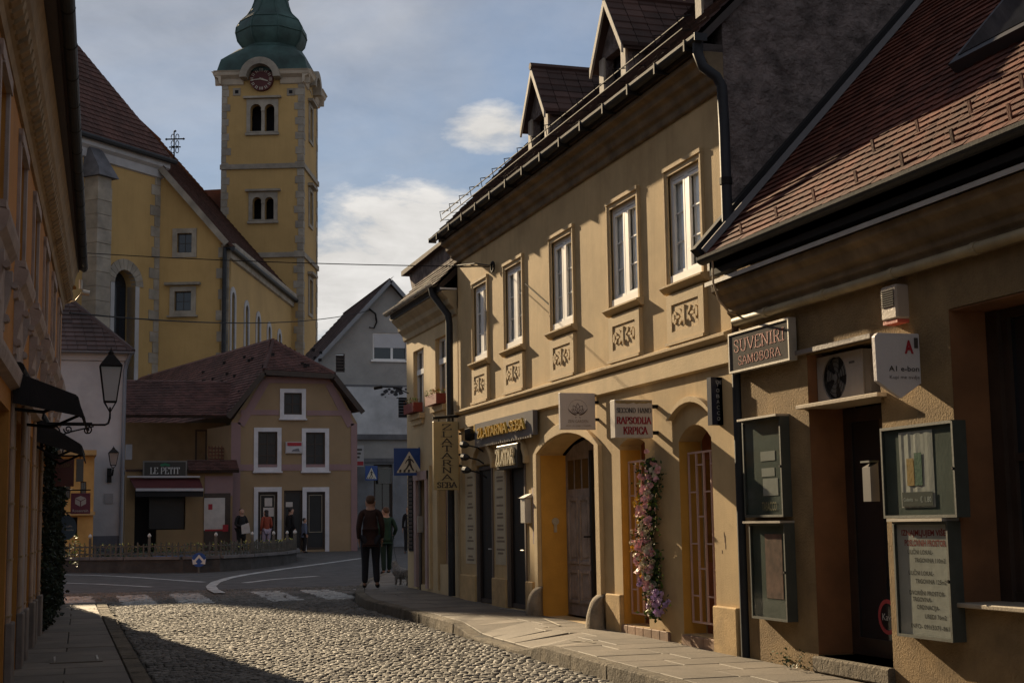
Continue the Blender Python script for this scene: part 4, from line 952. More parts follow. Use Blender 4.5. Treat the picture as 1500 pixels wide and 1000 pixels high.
wd.build('weeds', LEAF, label='small green weeds at the foot of the roughcast shop wall', cat='weeds', kind='stuff')

# ---- signs on the townhouse
def perp(px0, px1, Y, th=.05):                                # sign board standing out from the wall, facing down the street
    f = FX(Y); a = f.px(*px0); b = f.px(*px1); return f, a[0], min(b[0], 6.45), b[1], a[1]
f, x0, x1, z0, z1 = perp((820, 575), (876, 629), 16.95)
zen_ = thing('hanging_sign', ((x0+x1)/2, 16.95, z0), 'square white sign with a lotus drawing projecting above the arched portal', 'sign')
MB().fb(f, x0, x1, z0, z1, -.06, 0).build('board', mat('zen_white', (.50, .46, .45), .5, .05), zen_, bevel=.004)
m_ = MB(); cxx = (x0+x1)/2; cz = z0+(z1-z0)*.5
for an, L_, wd_ in ((0, .13, .028), (.55, .12, .028), (-.55, .12, .028), (1.0, .10, .02), (-1.0, .10, .02)):
    pts = []
    for i in range(9): t = i/8; pts.append((t*L_, wd_*math.sin(math.pi*t)))
    loop = pts+[(a, -b) for a, b in pts[-2:0:-1]]; P = [f.p(cxx+b*math.cos(an)+a*math.sin(an), cz-.03+a*math.cos(an)-b*math.sin(an), .003) for a, b in loop]; m_.tube(P+[P[0]], .0025, 4, caps=False)
for s in (-1, 1):
    P = [f.p(cxx+s*(.02+.11*t), cz-.045+.075*t*t, .003) for t in (0, .25, .5, .75, 1)]; m_.tube(P, [.006, .008, .008, .006, .002], 4)
    m_.tube([f.p(cxx+s*.025, cz-.07, .003), f.p(cxx+s*.03, cz-.085, .003)], .004, 4)
P = [f.p(cxx+.125*math.cos(t), cz+.02+.125*math.sin(t), .002) for t in [rad(200-220*i/14-0) for i in range(15)]]; m_.tube(P, .0012, 4)
m_.build('lotus_emblem', plain('brown_ink', (.10, .06, .05)), zen_)
m_ = MB(); sans(m_, f, 'ZEN GARDEN', x0+.10, x1-.10, z0+.085, .038, .002); sans(m_, f, 'salon za njegu i masažu', x0+.07, x1-.06, z0+.04, .022, .002); m_.build('lettering', INK2, zen_, kind='stuff')
m_ = MB(); [m_.box(x1-.01, 6.5, 16.96, 17.0, z, z+.035) for z in (z0+.11, z1-.13)]; each(m_, 'mount', METAL, zen_)
f, x0, x1, z0, z1 = perp((900, 585), (964, 641), 15.06)
rs = thing('hanging_sign', ((x0+x1)/2, 15.06, z0), 'white box sign reading SECOND HAND RAPSODIJA KRPICA above the flower garland', 'sign')
MB().fb(f, x0, x1-.03, z0, z1, -.14, 0).build('board', mat('aged_sign_white', (.52, .47, .42), .6, .08, 3, .1, 20, stain=.2, scol=(.3, .22, .12)), rs, bevel=.004)
W_ = x1-.03-x0; H_ = z1-z0
m_ = MB(); serif(m_, f, 'SECOND HAND', x0+W_*.05, x1-.03-W_*.04, z0+H_*.66, H_*.12, .002); m_.build('lettering', INK, rs, label='small black words SECOND HAND', kind='stuff')
m_ = MB(); serif(m_, f, 'RAPSODIJA', x0+W_*.05, x1-.03-W_*.06, z0+H_*.37, H_*.17, .002, thick=.2); serif(m_, f, 'KRPICA', x0+W_*.22, x0+W_*.84, z0+H_*.10, H_*.18, .002, thick=.2); m_.build('lettering', RED2, rs, label='dark red words RAPSODIJA KRPICA', kind='stuff')
m_ = MB(); pts = [(x0+.01, z1-.01)]+[(x0+.01+(W_-.02)*i/12, z1-.03-.018*random.random()) for i in range(13)]+[(x0+W_-.01, z1-.01)]; m_.prism(f, pts, 0, .003); m_.build('peeled_edge', mat('peeled_tan', (.30, .22, .10), .8, .2, 20), rs)
m_ = MB(); [m_.box(x1-.04, 6.5, 15.09, 15.15, z, z+.04) for z in (z0+.04, z1-.09)]; each(m_, 'mount', METAL, rs)
# ZLATARNA SEBA fascia with raised letters
za = thing('fascia_sign', FR.p(-21.3, 2.87, .05), 'long dark fascia board with raised yellow letters ZLATARNA SEBA above the jeweller doors', 'sign')
q = [FR.px(*p, .12) for p in ((693, 623), (779, 598), (780, 637), (696, 652))]; u0 = (q[0][0]+q[3][0])/2; u1 = (q[1][0]+q[2][0])/2; v0 = (q[2][1]+q[3][1])/2; v1 = (q[0][1]+q[1][1])/2
MB().fb(FR, u0, u1, v0, v1, .04, .11).build('board', mat('charcoal_fascia', (.13, .12, .125), .4, .1, 3, .05), za)
m_ = MB(); serif(m_, FR, 'ZLATARNA SEBA', u0+(u1-u0)*.10, u1-(u1-u0)*.10, v0+(v1-v0)*.30, (v1-v0)*.42, .125, .035, .17, .09); m_.build('raised_lettering', mat('gold_letters', (.60, .40, .07), .4, .05, metal=.3), za, kind='stuff')
m_ = MB()
for k in range(26): m_.fb(FR, u0+.08+(u1-u0-.2)*k/25, u0+.10+(u1-u0-.2)*k/25, v0-.03, v0+.0, .09, .115)
m_.build('fringe_clips', plain('clip_white', (.5, .48, .45)), za, kind='stuff')
z2 = thing('box_sign', FR.p(-20.5, 2.47, .05), 'small black box sign with pale letters ZLATAR over the second jeweller door', 'sign')
MB().fb(FR, -21.02, -19.97, 2.44, 2.80, .0, .12).build('board', plain('black_box', (.02, .018, .016), .4), z2, bevel=.01)
m_ = MB(); serif(m_, FR, 'ZLATAR', -20.96, -20.08, 2.50, .235, .125, .03, .18, .09); m_.build('raised_lettering', mat('ivory_letters', (.58, .50, .33), .5, .05), z2, kind='stuff')
# letter box, street number plate, electric cabinet beside the second door
lb = thing('letter_box', FR.p(-19.86, 1.65, 0), 'white letter box beside the second jeweller door', 'letter box')
MB().fb(FR, -19.93, -19.72, 1.64, 2.0, 0, .10).build('body', mat('letterbox_white', (.5, .47, .42), .5, .05), lb, bevel=.008); m_ = MB(); m_.profile([(0, 2.0), (.12, 2.0), (.0, 2.06)], (-1, 0, 0), (6.5, 19.70, 0), (6.5, 19.95, 0)); m_.build('lid', MATS['letterbox_white'], lb)
pp_ = thing('wall_poster', FR.p(-19.55, 1.3, 0), 'faded printed poster on the pier left of the arched portal', 'poster')
MB().fb(FR, -19.66, -19.44, 1.35, 2.15, 0, .008).build('sheet', mat('faded_poster', (.35, .27, .25), .7, .4, 6, .05), pp_)
m_ = MB(); m_.fb(FR, -19.63, -19.47, 1.75, 1.95, .008, .009); m_.fb(FR, -19.63, -19.5, 1.45, 1.62, .008, .009); each(m_, 'picture_panel', mat('violet_print', (.16, .09, .20), .7, .3, 15), pp_)
lamp_ = MB(); lamp_.tube([FR.p(-17.9+.9, 3.0, 0), FR.p(-17.0, 3.0, .10)], .02, 6)
# flower garland on the pier between the two barred windows
gl = thing('flower_garland', FR.p(-15.2, .5, .1), 'tall garland of pink, white and yellow artificial flowers on the pier between the barred windows', 'flower garland')
rr = random.Random(11)
def gpath(t): return -15.25+.07*math.sin(t*9)+.05*math.sin(t*23), .58+1.75*t
m_ = MB(); m_.tube([FR.p(gpath(t/12)[0], gpath(t/12)[1], .05) for t in range(13)], .05, 6); m_.build('core', mat('dark_moss', (.02, .035, .015), .9, .3, 20), gl)
lf = MB(); lb_ = MB()
for k in range(1500):
    t = rr.random(); u, v = gpath(t); c = FR.p(u+rr.gauss(.03, .12), v+rr.gauss(0, .03), .04+abs(rr.gauss(0, .06)))
    a = V3((rr.gauss(0, 1), rr.gauss(0, 1), rr.gauss(0, 1))).normalized(); b = a.cross(V3((rr.gauss(0, 1), rr.gauss(0, 1), rr.gauss(0, 1)))).normalized(); L_ = rr.uniform(.03, .06)
    tgt = lb_ if (rr.random() < .22 or (t < .1 and rr.random() < .5)) else lf; tgt.add([c, c+a*L_*.5+b*L_*.3, c+a*L_, c+a*L_*.5-b*L_*.3], [(0, 1, 2, 3)])
lf.build('foliage', LEAF, gl, kind='stuff'); lb_.build('bright_foliage', LEAFB, gl, kind='stuff')
def blossom(m, name, r, n=9, seed=0):
    rq = random.Random(seed); vs = []; fs = []
    for k in range(n):
        a = 2*math.pi*k/n+rq.random(); e = rq.uniform(-.3, 1.1); d = V3((math.cos(a)*math.cos(e), math.sin(a)*math.cos(e), math.sin(e))); s = d.cross(V3((.3, .2, 1))).normalized()*r*.45; i = len(vs)
        vs += [(0, 0, 0), tuple(d*r*.6+s), tuple(d*r), tuple(d*r*.6-s)]; fs.append((i, i+1, i+2, i+3))
    me = bpy.data.meshes.new(name); me.from_pydata(vs, [], fs); me.update(); me.materials.append(m); return me
PK = [mat('pink_petal', (.70, .40, .42), .6, .1, 20, 0, rnd=.3), mat('lilac_petal', (.50, .36, .56), .6, .1, 20, 0, rnd=.25), mat('cream_petal', (.66, .60, .46), .6, .1, 20, 0, rnd=.2), mat('yellow_petal', (.66, .44, .04), .6, .1, 20, 0, rnd=.2)]
BM = [blossom(m, 'blossom', .05, 14, i) for i, m in enumerate(PK)]
zones = [(.93, 0, .16), (.86, 0, .0), (.80, 0, .10), (.74, 0, .14), (.66, 0, .02), (.60, 0, .16), (.55, 2, .02), (.50, 0, -.1), (.50, 0, .10), (.45, 2, .15), (.42, 0, .0), (.38, 0, .12), (.34, 0, -.2), (.44, 3, -.22), (.30, 0, .0), (.24, 1, -.06), (.22, 0, .08), (.17, 0, .12), (.14, 1, .27), (.10, 1, .0), (.07, 1, .27), (.72, 3, -.08), (.62, 3, -.12), (.28, 3, -.02), (.12, 2, .05)]
nb = 0
for t, k, du in zones:
    u, v = gpath(t); n = 11 if k in (0, 1) else 6
    for q in range(n):
        P = FR.p(u+du*1.15+rr.gauss(0, .04), v+rr.gauss(0, .06 if k == 0 else .035), .12+rr.uniform(-.03, .08)); s_ = rr.uniform(.55, .95)*(1 if k != 3 else .6); inst('blossom', BM[2 if (k == 0 and rr.random() < .28) else k], gl, P, (rr.uniform(0, 6), rr.uniform(0, 6), rr.uniform(0, 6)), (s_, s_, s_))
lamp_ = None

# ================================================================== CREAM CORNER HOUSE
YC0, YC1 = 23.60, 27.35
cr = thing('corner_house', (9.5, 25.5, .2), 'narrow cream corner house with window boxes at the far end of the sunlit row', 'building')
cw_ = [FR.px(*p) for p in ((606, 516), (621, 511), (622, 606))]; W1 = (26.80, 25.98, 3.70, 4.92); W2 = (25.12, 24.30, 3.72, 4.95)
MB().wall(FR, rect(-YC1, -YC0-.0, .1, 5.30), [rect(-W[0], -W[1], W[2], W[3]) for W in (W1, W2)]+[rect(-26.45, -25.75, .55, 2.45), rect(-24.95, -24.25, .95, 2.45)], .3).build('wall', CREAM, cr)
mb = MB(); fn = Fr((0, YC1, 0), (-1, 0, 0), (0, 1, 0)); mb.fb(fn, -13.5, -6.8, .1, 5.3, -.3, -.005); mb.build('end_wall', CREAM, cr)
MB().box(6.82, 6.86, YC0+.05, YC1-.35, .1, 5.2).build('room_back', DARK, cr)
for W in (W1, W2):
    f = window(FR, -W[0]+.0, -W[1]-.0, W[2], W[3], cr, WHITE, pane=BLKGL, w=-.08, t=.05, nx=2, ny=1, mul=.05); m_ = MB(); m_.fb(FR, -W[0]+.04, -W[1]-.04, W[2]+.62*(W[3]-W[2]), W[2]+.70*(W[3]-W[2]), -.12, -.06); m_.build('transom', WHITE, f)
    m_ = MB(); m_.fb(FR, -W[0]-.04, -W[1]+.04, W[2]-.10, W[2]-.0, -.02, .10); m_.fb(FR, -W[0]-.0, -W[1]+.0, W[2]-.20, W[2]-.10, -.01, .05); m_.build('window_sill', CREAM, cr)
mb = MB(); mb.profile([(0, 5.18), (.04, 5.20), (.06, 5.30), (.14, 5.38), (.16, 5.46), (.26, 5.56), (.28, 5.60), (0, 5.62)], (-1, 0, 0), (6.503, YC0, 0), (6.503, YC1+.12, 0)); mb.build('cornice', mat('cream_cornice', (.40, .32, .20), .9, .12, 3, .2, 30, stain=.4, scol=(.2, .15, .09)), cr, bevel=.008)
mb = MB(); mb.box(6.2, 6.5, YC0, YC1+.14, 5.62, 5.65); mb.build('eave_board', WHITE, cr)
mb = MB(); mb.profile([(a+.36, b+5.76) for a, b in gp], (-1, 0, 0), (6.5, YC0+.15, 0), (6.5, YC1+.2, 0)); gg = mb.build('gutter', mat('bare_zinc', (.55, .52, .45), .4, .15, 4, .1, 40, metal=.5), cr)
m_ = MB()
for k in range(6): m_.profile([(a*1.08+.36, b*1.08+5.76) for a, b in gp], (-1, 0, 0), (6.5, YC0+.5+.6*k, 0), (6.5, YC0+.53+.6*k, 0))
each(m_, 'gutter_strap', ZINC, gg)
MB().tube([(6.14, 23.95, 5.70), (6.16, 23.95, 5.58), (6.38, 23.75, 5.20), (6.39, 23.72, 5.05), (6.39, 23.72, .45)], .06, 10).build('downpipe', DKPIPE, cr, smooth=True)
UPc = V3((1, 0, 1.0)).normalized(); mb = MB(); mb.prism(Fr((0, YC0+.01, 0), (1, 0, 0), (0, -1, 0)), [(6.2, 5.72), (9.9, 9.4), (13.6, 5.7), (13.6, 5.5), (9.9, 9.2), (6.2, 5.6)], -(YC1-YC0+.1), 0); rc = mb.build('roof', WOODD, cr)
tiles((6.12, YC1+.12, 5.69), (0, -1, 0), UPc, [(0, 0), (YC1-YC0+.1, 0), (YC1-YC0+.1, 5.2), (0, 5.2)], .19, .17, .018, TILED, rc)
mb = MB(); mb.prism(fn, [(-13.5, 5.3), (-6.5, 5.3), (-6.5, 5.7), (-9.9, 9.2), (-13.5, 5.6)], -.3, -.01); mb.build('gable', CREAM, cr)
# dark plastered dormer side above the gutter
fd = Fr((6.75, 0, 0), (0, -1, 0), (-1, 0, 0)); q = [fd.px(*p) for p in ((607, 440), (599, 402), (658, 354), (671, 352), (671, 430))]
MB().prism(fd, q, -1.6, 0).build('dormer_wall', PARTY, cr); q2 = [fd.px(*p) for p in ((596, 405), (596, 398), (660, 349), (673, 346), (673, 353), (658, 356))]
MB().prism(fd, q2, -1.6, .12).build('dormer_roof', TILED, cr)
dfm = MB(); dfm.wall(FR, rect(-26.40, -25.80, .56, 2.42), [rect(-26.33, -25.87, .6, 2.36)], .05, -.12); d_ = dfm.build('door', mat('dull_red_door', (.22, .10, .08), .6, .2), cr); MB().fb(FR, -26.33, -25.87, .6, 2.36, -.16, -.15).build('door_pane', mat('brown_door_leaf', (.16, .075, .05), .6, .2), d_)
f = window(FR, -24.93, -24.27, .96, 2.43, cr, mat('pinkish_frame', (.40, .28, .25), .6, .1), pane=BLKGL, w=-.12, t=.06, nx=1, ny=1, name='shop_window')
m_ = MB(); m_.fb(FR, -26.62, -26.44, .5, 2.62, -.01, .06); m_.fb(FR, -25.76, -25.60, .5, 2.62, -.01, .06); m_.fb(FR, -26.62, -25.60, 2.46, 2.62, .0, .07); each(m_, 'door_surround', mat('pinkish_surround', (.42, .30, .27), .8, .1), cr)
m_ = MB(); m_.fb(FR, -25.52, -25.44, .5, 2.7, 0, .05); m_.fb(FR, -24.20, -24.12, .5, 2.7, 0, .05); m_.fb(FR, -25.0, -24.93, .5, 2.5, .0, .04); each(m_, 'pilaster_strip', CREAM, cr)
m_ = MB()
for k in range(18): m_.fb(FR, -27.2, -26.85, 1.2+.075*k, 1.25+.075*k, .0, .03)
lg = MB().fb(FR, -27.24, -26.8, 1.15, 2.6, -.0, .012).build('louvred_panel', DARK, cr); each(m_, 'louvre_slat', WOODD, lg)
MB().prism(FR, [(-27.15, 2.62), (-26.85, 2.62), (-26.85, 2.85), (-26.93, 2.98), (-27.0, 3.02), (-27.07, 2.98), (-27.15, 2.85)], 0, .07).build('arched_niche', TRIM, cr)
# window boxes
def flower_box(W, lab):
    t = thing('window_box', FR.p((-W[0]-W[1])/2, W[2], .05), lab, 'window box', 'window boxes of the corner house'); u0, u1 = -W[0]+.02, -W[1]-.02
    MB().prism(Fr((0, 0, 0), (0, -1, 0), (-1, 0, 0)), rect(u0, u1, W[2]+.015, W[2]+.19), -6.5+.02, -6.5+.20).build('trough', mat('oxblood_trough', (.22, .035, .025), .6, .1), t)
    a = MB(); b = MB(); rq = random.Random(int(W[0]))
    for k in range(120):
        c = FR.p(rq.uniform(u0, u1), W[2]+.18+rq.uniform(0, .10), rq.uniform(.02, .2)); d = V3((rq.gauss(0, 1), rq.gauss(0, 1), rq.gauss(.3, 1))).normalized()*.045; e = d.cross(V3((0, 0, 1)))*.5
        (b if rq.random() < .3 else a).add([c, c+d*.5+e, c+d, c+d*.5-e], [(0, 1, 2, 3)])
    a.build('foliage', LEAFB, t, kind='stuff'); b.build('blooms', mat('ochre_bloom', (.45, .22, .04), .7, .2, 20), t, kind='stuff')
flower_box(W1, 'dark red flower box under the far window of the cream corner house'); flower_box(W2, 'dark red flower box under the window nearest the big downpipe')
m_ = MB(); P = V3((6.48, 27.1, 4.15)); m_.tube([P, P+V3((-.25, .05, .12)), P+V3((-.5, .1, .13))], .012, 6); m_.tube([P+V3((-.5, .1, .13)), P+V3((-.66, .12, .10))], .03, 8); m_.build('wall_spotlight', METAL, label='small arm spotlight on the upper corner of the cream house', cat='spotlight')
# vertical ZLATARNA SEBA sign
yv = 23.38; f = FX(yv); a = f.px(635, 617); b = f.px(674, 717); hv = thing('hanging_sign', ((a[0]+b[0])/2, yv, b[1]), 'tall narrow cream sign with ZLATARNA set vertically and SEBA below it', 'sign')
x0, x1, z0, z1 = a[0], 6.52, b[1], a[1]
x1 = b[0]-.02 if b[0] < 6.6 else 6.56
MB().fb(f, x0, x1, z0, z1, -.09, 0).build('board', mat('cream_signboard', (.46, .35, .17), .5, .06, 3, .05), hv, bevel=.005)
m_ = MB(); H_ = z1-z0; W_ = x1-x0
for i, c in enumerate('ZLATARNA'): serif(m_, f, c, x0+W_*.34, x0+W_*.34+W_*.38, z1-H_*(.035+.105*i)-H_*.085, H_*.078, .002, thick=.26, thin=.09)
serif(m_, f, 'SEBA', x0+W_*.13, x1-W_*.10, z0+H_*.035, H_*.075, .002, thick=.24, thin=.09); m_.build('lettering', INK, hv, kind='stuff')
m_ = MB(); m_.tube([(x0+.0, yv+.05, z1+.06), (x1+.06, yv+.05, z1+.10), (x1+.10, yv+.05, z1+.03), (x1+.10, yv+.05, z0+.35)], .025, 8); m_.build('bracket', METAL, hv, smooth=True); m_ = MB()
for z in (z1-.2, z1-.55, z0+.4): m_.tube([(x1+.02, yv+.05, z), (x1+.12, yv+.05, z)], .02, 6)
m_.tube([(x0+.1, yv+.05, z1), (x0+.1, yv+.05, z1+.07)], .012, 6); m_.tube([(x1-.1, yv+.05, z1), (x1-.1, yv+.05, z1+.08)], .012, 6); each(m_, 'fixing', METAL, hv)
# little spotlights beside the jeweller sign
for (px, py), lab in (((683, 652), 'topmost of the small arm lamps beside the tall cream sign'), ((684, 670), 'middle one of the small arm lamps beside the tall cream sign'), ((686, 689), 'lowest of the small arm lamps beside the tall cream sign')):
    u, v = FR.px(px, py, .25); t = thing('spot_lamp', FR.p(u-.1, v, .0), lab, 'wall lamp', 'arm lamps beside the jeweller shop')
    MB().tube([FR.p(u+.18, v-.12, 0), FR.p(u+.12, v-.04, .10), FR.p(u, v, .22)], .013, 6).build('arm', METAL, t); MB().tube([FR.p(u+.02, v, .22), FR.p(u-.03, v+.01, .26), FR.p(u-.13, v+.02, .27)], [.025, .055, .06], 10).build('lamp_head', plain('lamp_black', (.03, .028, .025), .4, .3), t)
sb = thing('round_projector', FR.p(-23.3, 2.9, .2), 'dark round projector lamp with yellow rim between the cream sign and the fascia', 'wall lamp')
u, v = FR.px(683, 636, .2); MB().tube([FR.p(u-.0, v, .02), FR.p(u, v, .15), FR.p(u-.02, v, .22)], [.07, .11, .09], 12).build('housing', METAL, sb); MB().fb(FR, u+.12, u+.2, v+.02, v+.15, .05, .11).build('yellow_bracket', mat('gold_letters', (.6, .4, .07)), sb)
# pedestrian crossing sign on its post (and a far one)
def crossing(fr, u0, u1, v0, v1, t):
    MB().fb(fr, u0, u1, v0, v1, -.02, 0).build('panel', mat('traffic_blue', (.02, .07, .27), .4, .05, 3, .02), t, bevel=.003)
    m_ = MB(); W_ = u1-u0; H_ = v1-v0; U = lambda a: u0+W_*a; V = lambda b: v0+H_*b
    m_.prism(fr, [(U(.08), V(.10)), (U(.92), V(.10)), (U(.5), V(.88))], .0, .003); m_.build('white_triangle', mat('sign_cream_white', (.62, .58, .48), .5, .03), t)
    m_ = MB(); o = []
    m_.prism(fr, [(U(.5+.035*math.cos(q*.785)), V(.68+.04*math.sin(q*.785))) for q in range(8)], .003, .006)
    for pts in ([(.46, .63), (.55, .63), (.56, .42), (.47, .42)], [(.47, .44), (.54, .44), (.44, .26), (.36, .16), (.31, .16), (.40, .29)], [(.48, .44), (.56, .44), (.60, .30), (.66, .18), (.62, .16), (.54, .29)], [(.47, .62), (.40, .55), (.36, .44), (.38, .43), (.43, .53), (.49, .57)], [(.55, .62), (.62, .56), (.66, .46), (.64, .45), (.59, .52), (.54, .56)]): m_.prism(fr, [(U(a), V(b)) for a, b in pts], .003, .006)
    for a in (.16, .30, .44, .70): m_.prism(fr, [(U(a), V(.115)), (U(a+.07), V(.115)), (U(a+.05+(.03 if a < .5 else -.03)), V(.22)), (U(a+.02), V(.22))], .0035, .0055)
    m_.build('walking_figure', INK, t, kind='stuff')
yp = 26.3; f = FX(yp); a = f.px(577, 656); b = f.px(622, 696); xp = b[0]-.08
ps = thing('crossing_sign', (xp, yp, zg(yp)+.12), 'square blue pedestrian crossing sign on a slim post by the cream corner house', 'traffic sign')
crossing(f, a[0], b[0], b[1], a[1], ps); MB().tube([(xp, yp+.04, zg(yp)+.1), (xp, yp+.04, a[1]+.02)], .028, 8).build('post', mat('grey_post', (.13, .12, .11), .5, .2, metal=.4), ps, smooth=True)
MB().fb(f, xp-.05, xp+.05, b[1]-1.05, b[1]-.75, -.08, -.01).build('small_plate', plain('pale_plate', (.4, .36, .3)), ps)

# ================================================================== LEFT BUILDING (orange, in shade)
YE = 27.3
lb2 = thing('orange_house', (-4, 12, .1), 'orange stuccoed house along the left edge with carved cornice and deep eaves', 'building')
def wl(Y): return Y/math.cos(LW)
holesL = []; wins = [(14.55, 15.45), (17.25, 18.15), (19.95, 20.85), (22.65, 23.55), (25.2, 26.0), (11.85, 12.75), (9.15, 10.05)]
for a, b in wins: holesL.append(rect(a, b, 4.30, 5.35))
doors = [(12.6, 14.2), (14.75, 16.0), (17.3, 18.3), (9.4, 11.0), (19.3, 20.2)]
for a, b in doors: holesL.append(rect(a, b, .25, 2.75))
MB().wall(FL, rect(2, YE, 0, 6.0), holesL, .35).build('wall', ORANGE, lb2)
fe = FX(YE); fe2 = Fr((0, YE, 0), (-1, 0, 0), (0, 1, 0))
mb = MB(); mb.fb(fe2, .35, 9, 0, 6.0, -.3, -.003); mb.prism(fe2, [(-.3, 6.0), (9, 6.0), (4.4, 9.9)], -.3, -.003); mb.build('end_wall', ORANGE, lb2)
MB().fb(FL, 2.2, YE-.4, 0, 6.0, -.42, -.38).build('room_back', DARK, lb2)
gl0, gl1 = V3((-.383+.0297*1.5, 1.5, 0)), V3((-.383+.0297*27.55, 27.55, 0)); gd = (gl1-gl0).normalized(); gn = V3((gd.y, -gd.x, 0))
mb = MB(); mb.profile([(0, 0), (-.55, -.0), (-4.9, 3.5), (-9.2, 0), (-9.2, -.15), (-4.9, 3.3), (-.55, -.12), (0, -.12)], gn, gl0+V3((0, 0, 6.52)), gl1+V3((0, 0, 6.52))); rl = mb.build('roof', TILED, lb2)
mb = MB(); mb.profile([(a, b+6.44) for a, b in gp], gn, gl0, gl1); gL = mb.build('gutter', DKPIPE, lb2)
m_ = MB(); y = 3
while y < 27.4: P = gl0+gd*(y-1.5); m_.profile([(a*1.06, b*1.06+6.44) for a, b in gp], gn, P, P+gd*.02); y += 1.05
each(m_, 'gutter_strap', METAL, gL)
mb = MB(); mb.profile([(-.09, 6.40), (-.46, 6.40), (-.46, 6.36), (-.09, 6.36)], gn, gl0, gl1); mb.build('eave_board', WOODD, lb2)
mb = MB(); mb.profile([(0, 5.62), (.03, 5.62), (.05, 5.72), (.09, 5.76), (.09, 5.80), (.0, 5.82)], FL.N, FL.p(2, 0), FL.p(YE+.02, 0)); mb.profile([(0, 5.90), (.13, 5.92), (.20, 6.02), (.22, 6.20), (.26, 6.32), (.26, 6.40), (0, 6.4)], FL.N, FL.p(2, 0), FL.p(YE+.05, 0)); each(mb, 'cornice', CORNL, lb2)
dm = MB(); n = 10; 
for i in range(n):
    pass
for i in range(96):
    u = 3.0+i*.26
    if u > YE-.05: break
    d = MB(); m2 = [(0, 5.74), (.10, 5.75), (.17, 5.80), (.19, 5.88), (.15, 5.93), (0, 5.95)]; d.profile([(a, b) for a, b in m2], FL.N, FL.p(u, 0), FL.p(u+.15, 0)); d.build('cornice_egg', CORNL, lb2)
# window frames, white surrounds and bracketed aprons
for a, b in wins:
    f = window(FL, a, b, 4.30, 5.35, lb2, WHITE, pane=BLKGL, w=-.16, t=.06, nx=2, ny=1)
    m_ = MB(); m_.fb(FL, a-.14, a-.0, 4.2, 5.45, -.005, .03); m_.fb(FL, b, b+.14, 4.2, 5.45, -.005, .03); m_.fb(FL, a-.14, b+.14, 5.37, 5.5, .0, .045); m_.fb(FL, a, b, 5.352, 5.37, 0, .05); m_.build('window_surround', STUC, lb2)
    m_ = MB(); m_.profile([(0, 3.82), (.04, 3.84), (.06, 3.92), (.11, 3.98), (.13, 4.06), (.13, 4.10), (0, 4.14)], FL.N, FL.p(a-.24, 0), FL.p(b+.24, 0)); m_.fb(FL, a-.18, b+.18, 4.14, 4.2, 0, .10); m_.build('window_sill', STUC, lb2)
    m_ = MB()
    for c in (a-.12, b+.0):
        m_.profile([(0, 3.30), (.03, 3.32), (.035, 3.48), (.07, 3.62), (.09, 3.72), (.09, 3.82), (0, 3.82)], FL.N, FL.p(c, 0), FL.p(c+.12, 0)); m_.tube([FL.p(c-.01, 3.70, .11), FL.p(c+.13, 3.70, .11)], .03, 8); m_.tube([FL.p(c-.01, 3.42, .04), FL.p(c+.13, 3.42, .04)], .035, 8)
    br = MB(); br.v, br.f = m_.v, m_.f; br.build('scroll_bracket', STUC, lb2, kind='stuff')
    MB().fb(FL, a, b, 3.2, 3.82, 0, .03).build('apron_panel', STUC, lb2)
mb = MB(); mb.profile([(0, 2.95), (.08, 2.98), (.10, 3.08), (.10, 3.12), (0, 3.16)], FL.N, FL.p(2, 0), FL.p(YE, 0)); mb.build('string_course', STUC, lb2)
JMB = mat('warm_stone_pilaster', (.36, .27, .21), .8, .2, 2, .3, 30, stain=.3, scol=(.2, .13, .09))
for a, w_ in ((14.35, .35), (16.05, .30), (16.85, .35), (18.35, .3), (18.95, .3), (20.25, .35), (11.1, .35)):
    pl_ = MB().fb(FL, a, a+w_, .3, 2.95, -.0, .035).build('pilaster', JMB, lb2, bevel=.01); m_ = MB()
    for k in range(4): m_.fb(FL, a-.01, a+w_+.01, .85+.52*k, .87+.52*k, .0, .041)
    each(m_, 'joint_ring', CORNL, pl_)
    MB().fb(FL, a-.03, a+w_+.03, .03, .80, .0, .07).build('pilaster_base', mat('grey_base', (.20, .17, .15), .8, .2, 3, .3, 30), lb2, bevel=.01)
for a, b in doors:
    f = window(FL, a, b, .28, 2.74, lb2, mat('maroon_joinery', (.10, .03, .02), .5, .1), pane=BLKGL, w=-.22, t=.09, nx=2, ny=1, name='shop_door')
MB().fb(FL, 16.36, 16.84, .3, 2.9, .0, .03).build('pale_panel', mat('pale_mauve_panel', (.30, .26, .25), .8, .1), lb2)
for a, b in ((14.7, 16.05), (17.2, 18.4)): MB().fb(FL, a, b, .06, .20, -.3, .30).build('doorstep', KERB, lb2, bevel=.01)
# fixture at the eave corner
m_ = MB(); P = V3((.12, 27.35, 5.75)); m_.tube([P+V3((0, 0, 0)), P+V3((.18, .05, .06)), P+V3((.30, .06, .22))], .018, 6); m_.tube([P+V3((.30, .06, .22)), P+V3((.42, .06, .20))], .05, 8); m_.tube([P+V3((.26, .06, .28)), P+V3((.26, .06, .45))], .03, 8)
m_.build('corner_floodlight', ZINC, label='grey floodlight bracket at the far eave corner of the orange house', cat='floodlight', smooth=True)
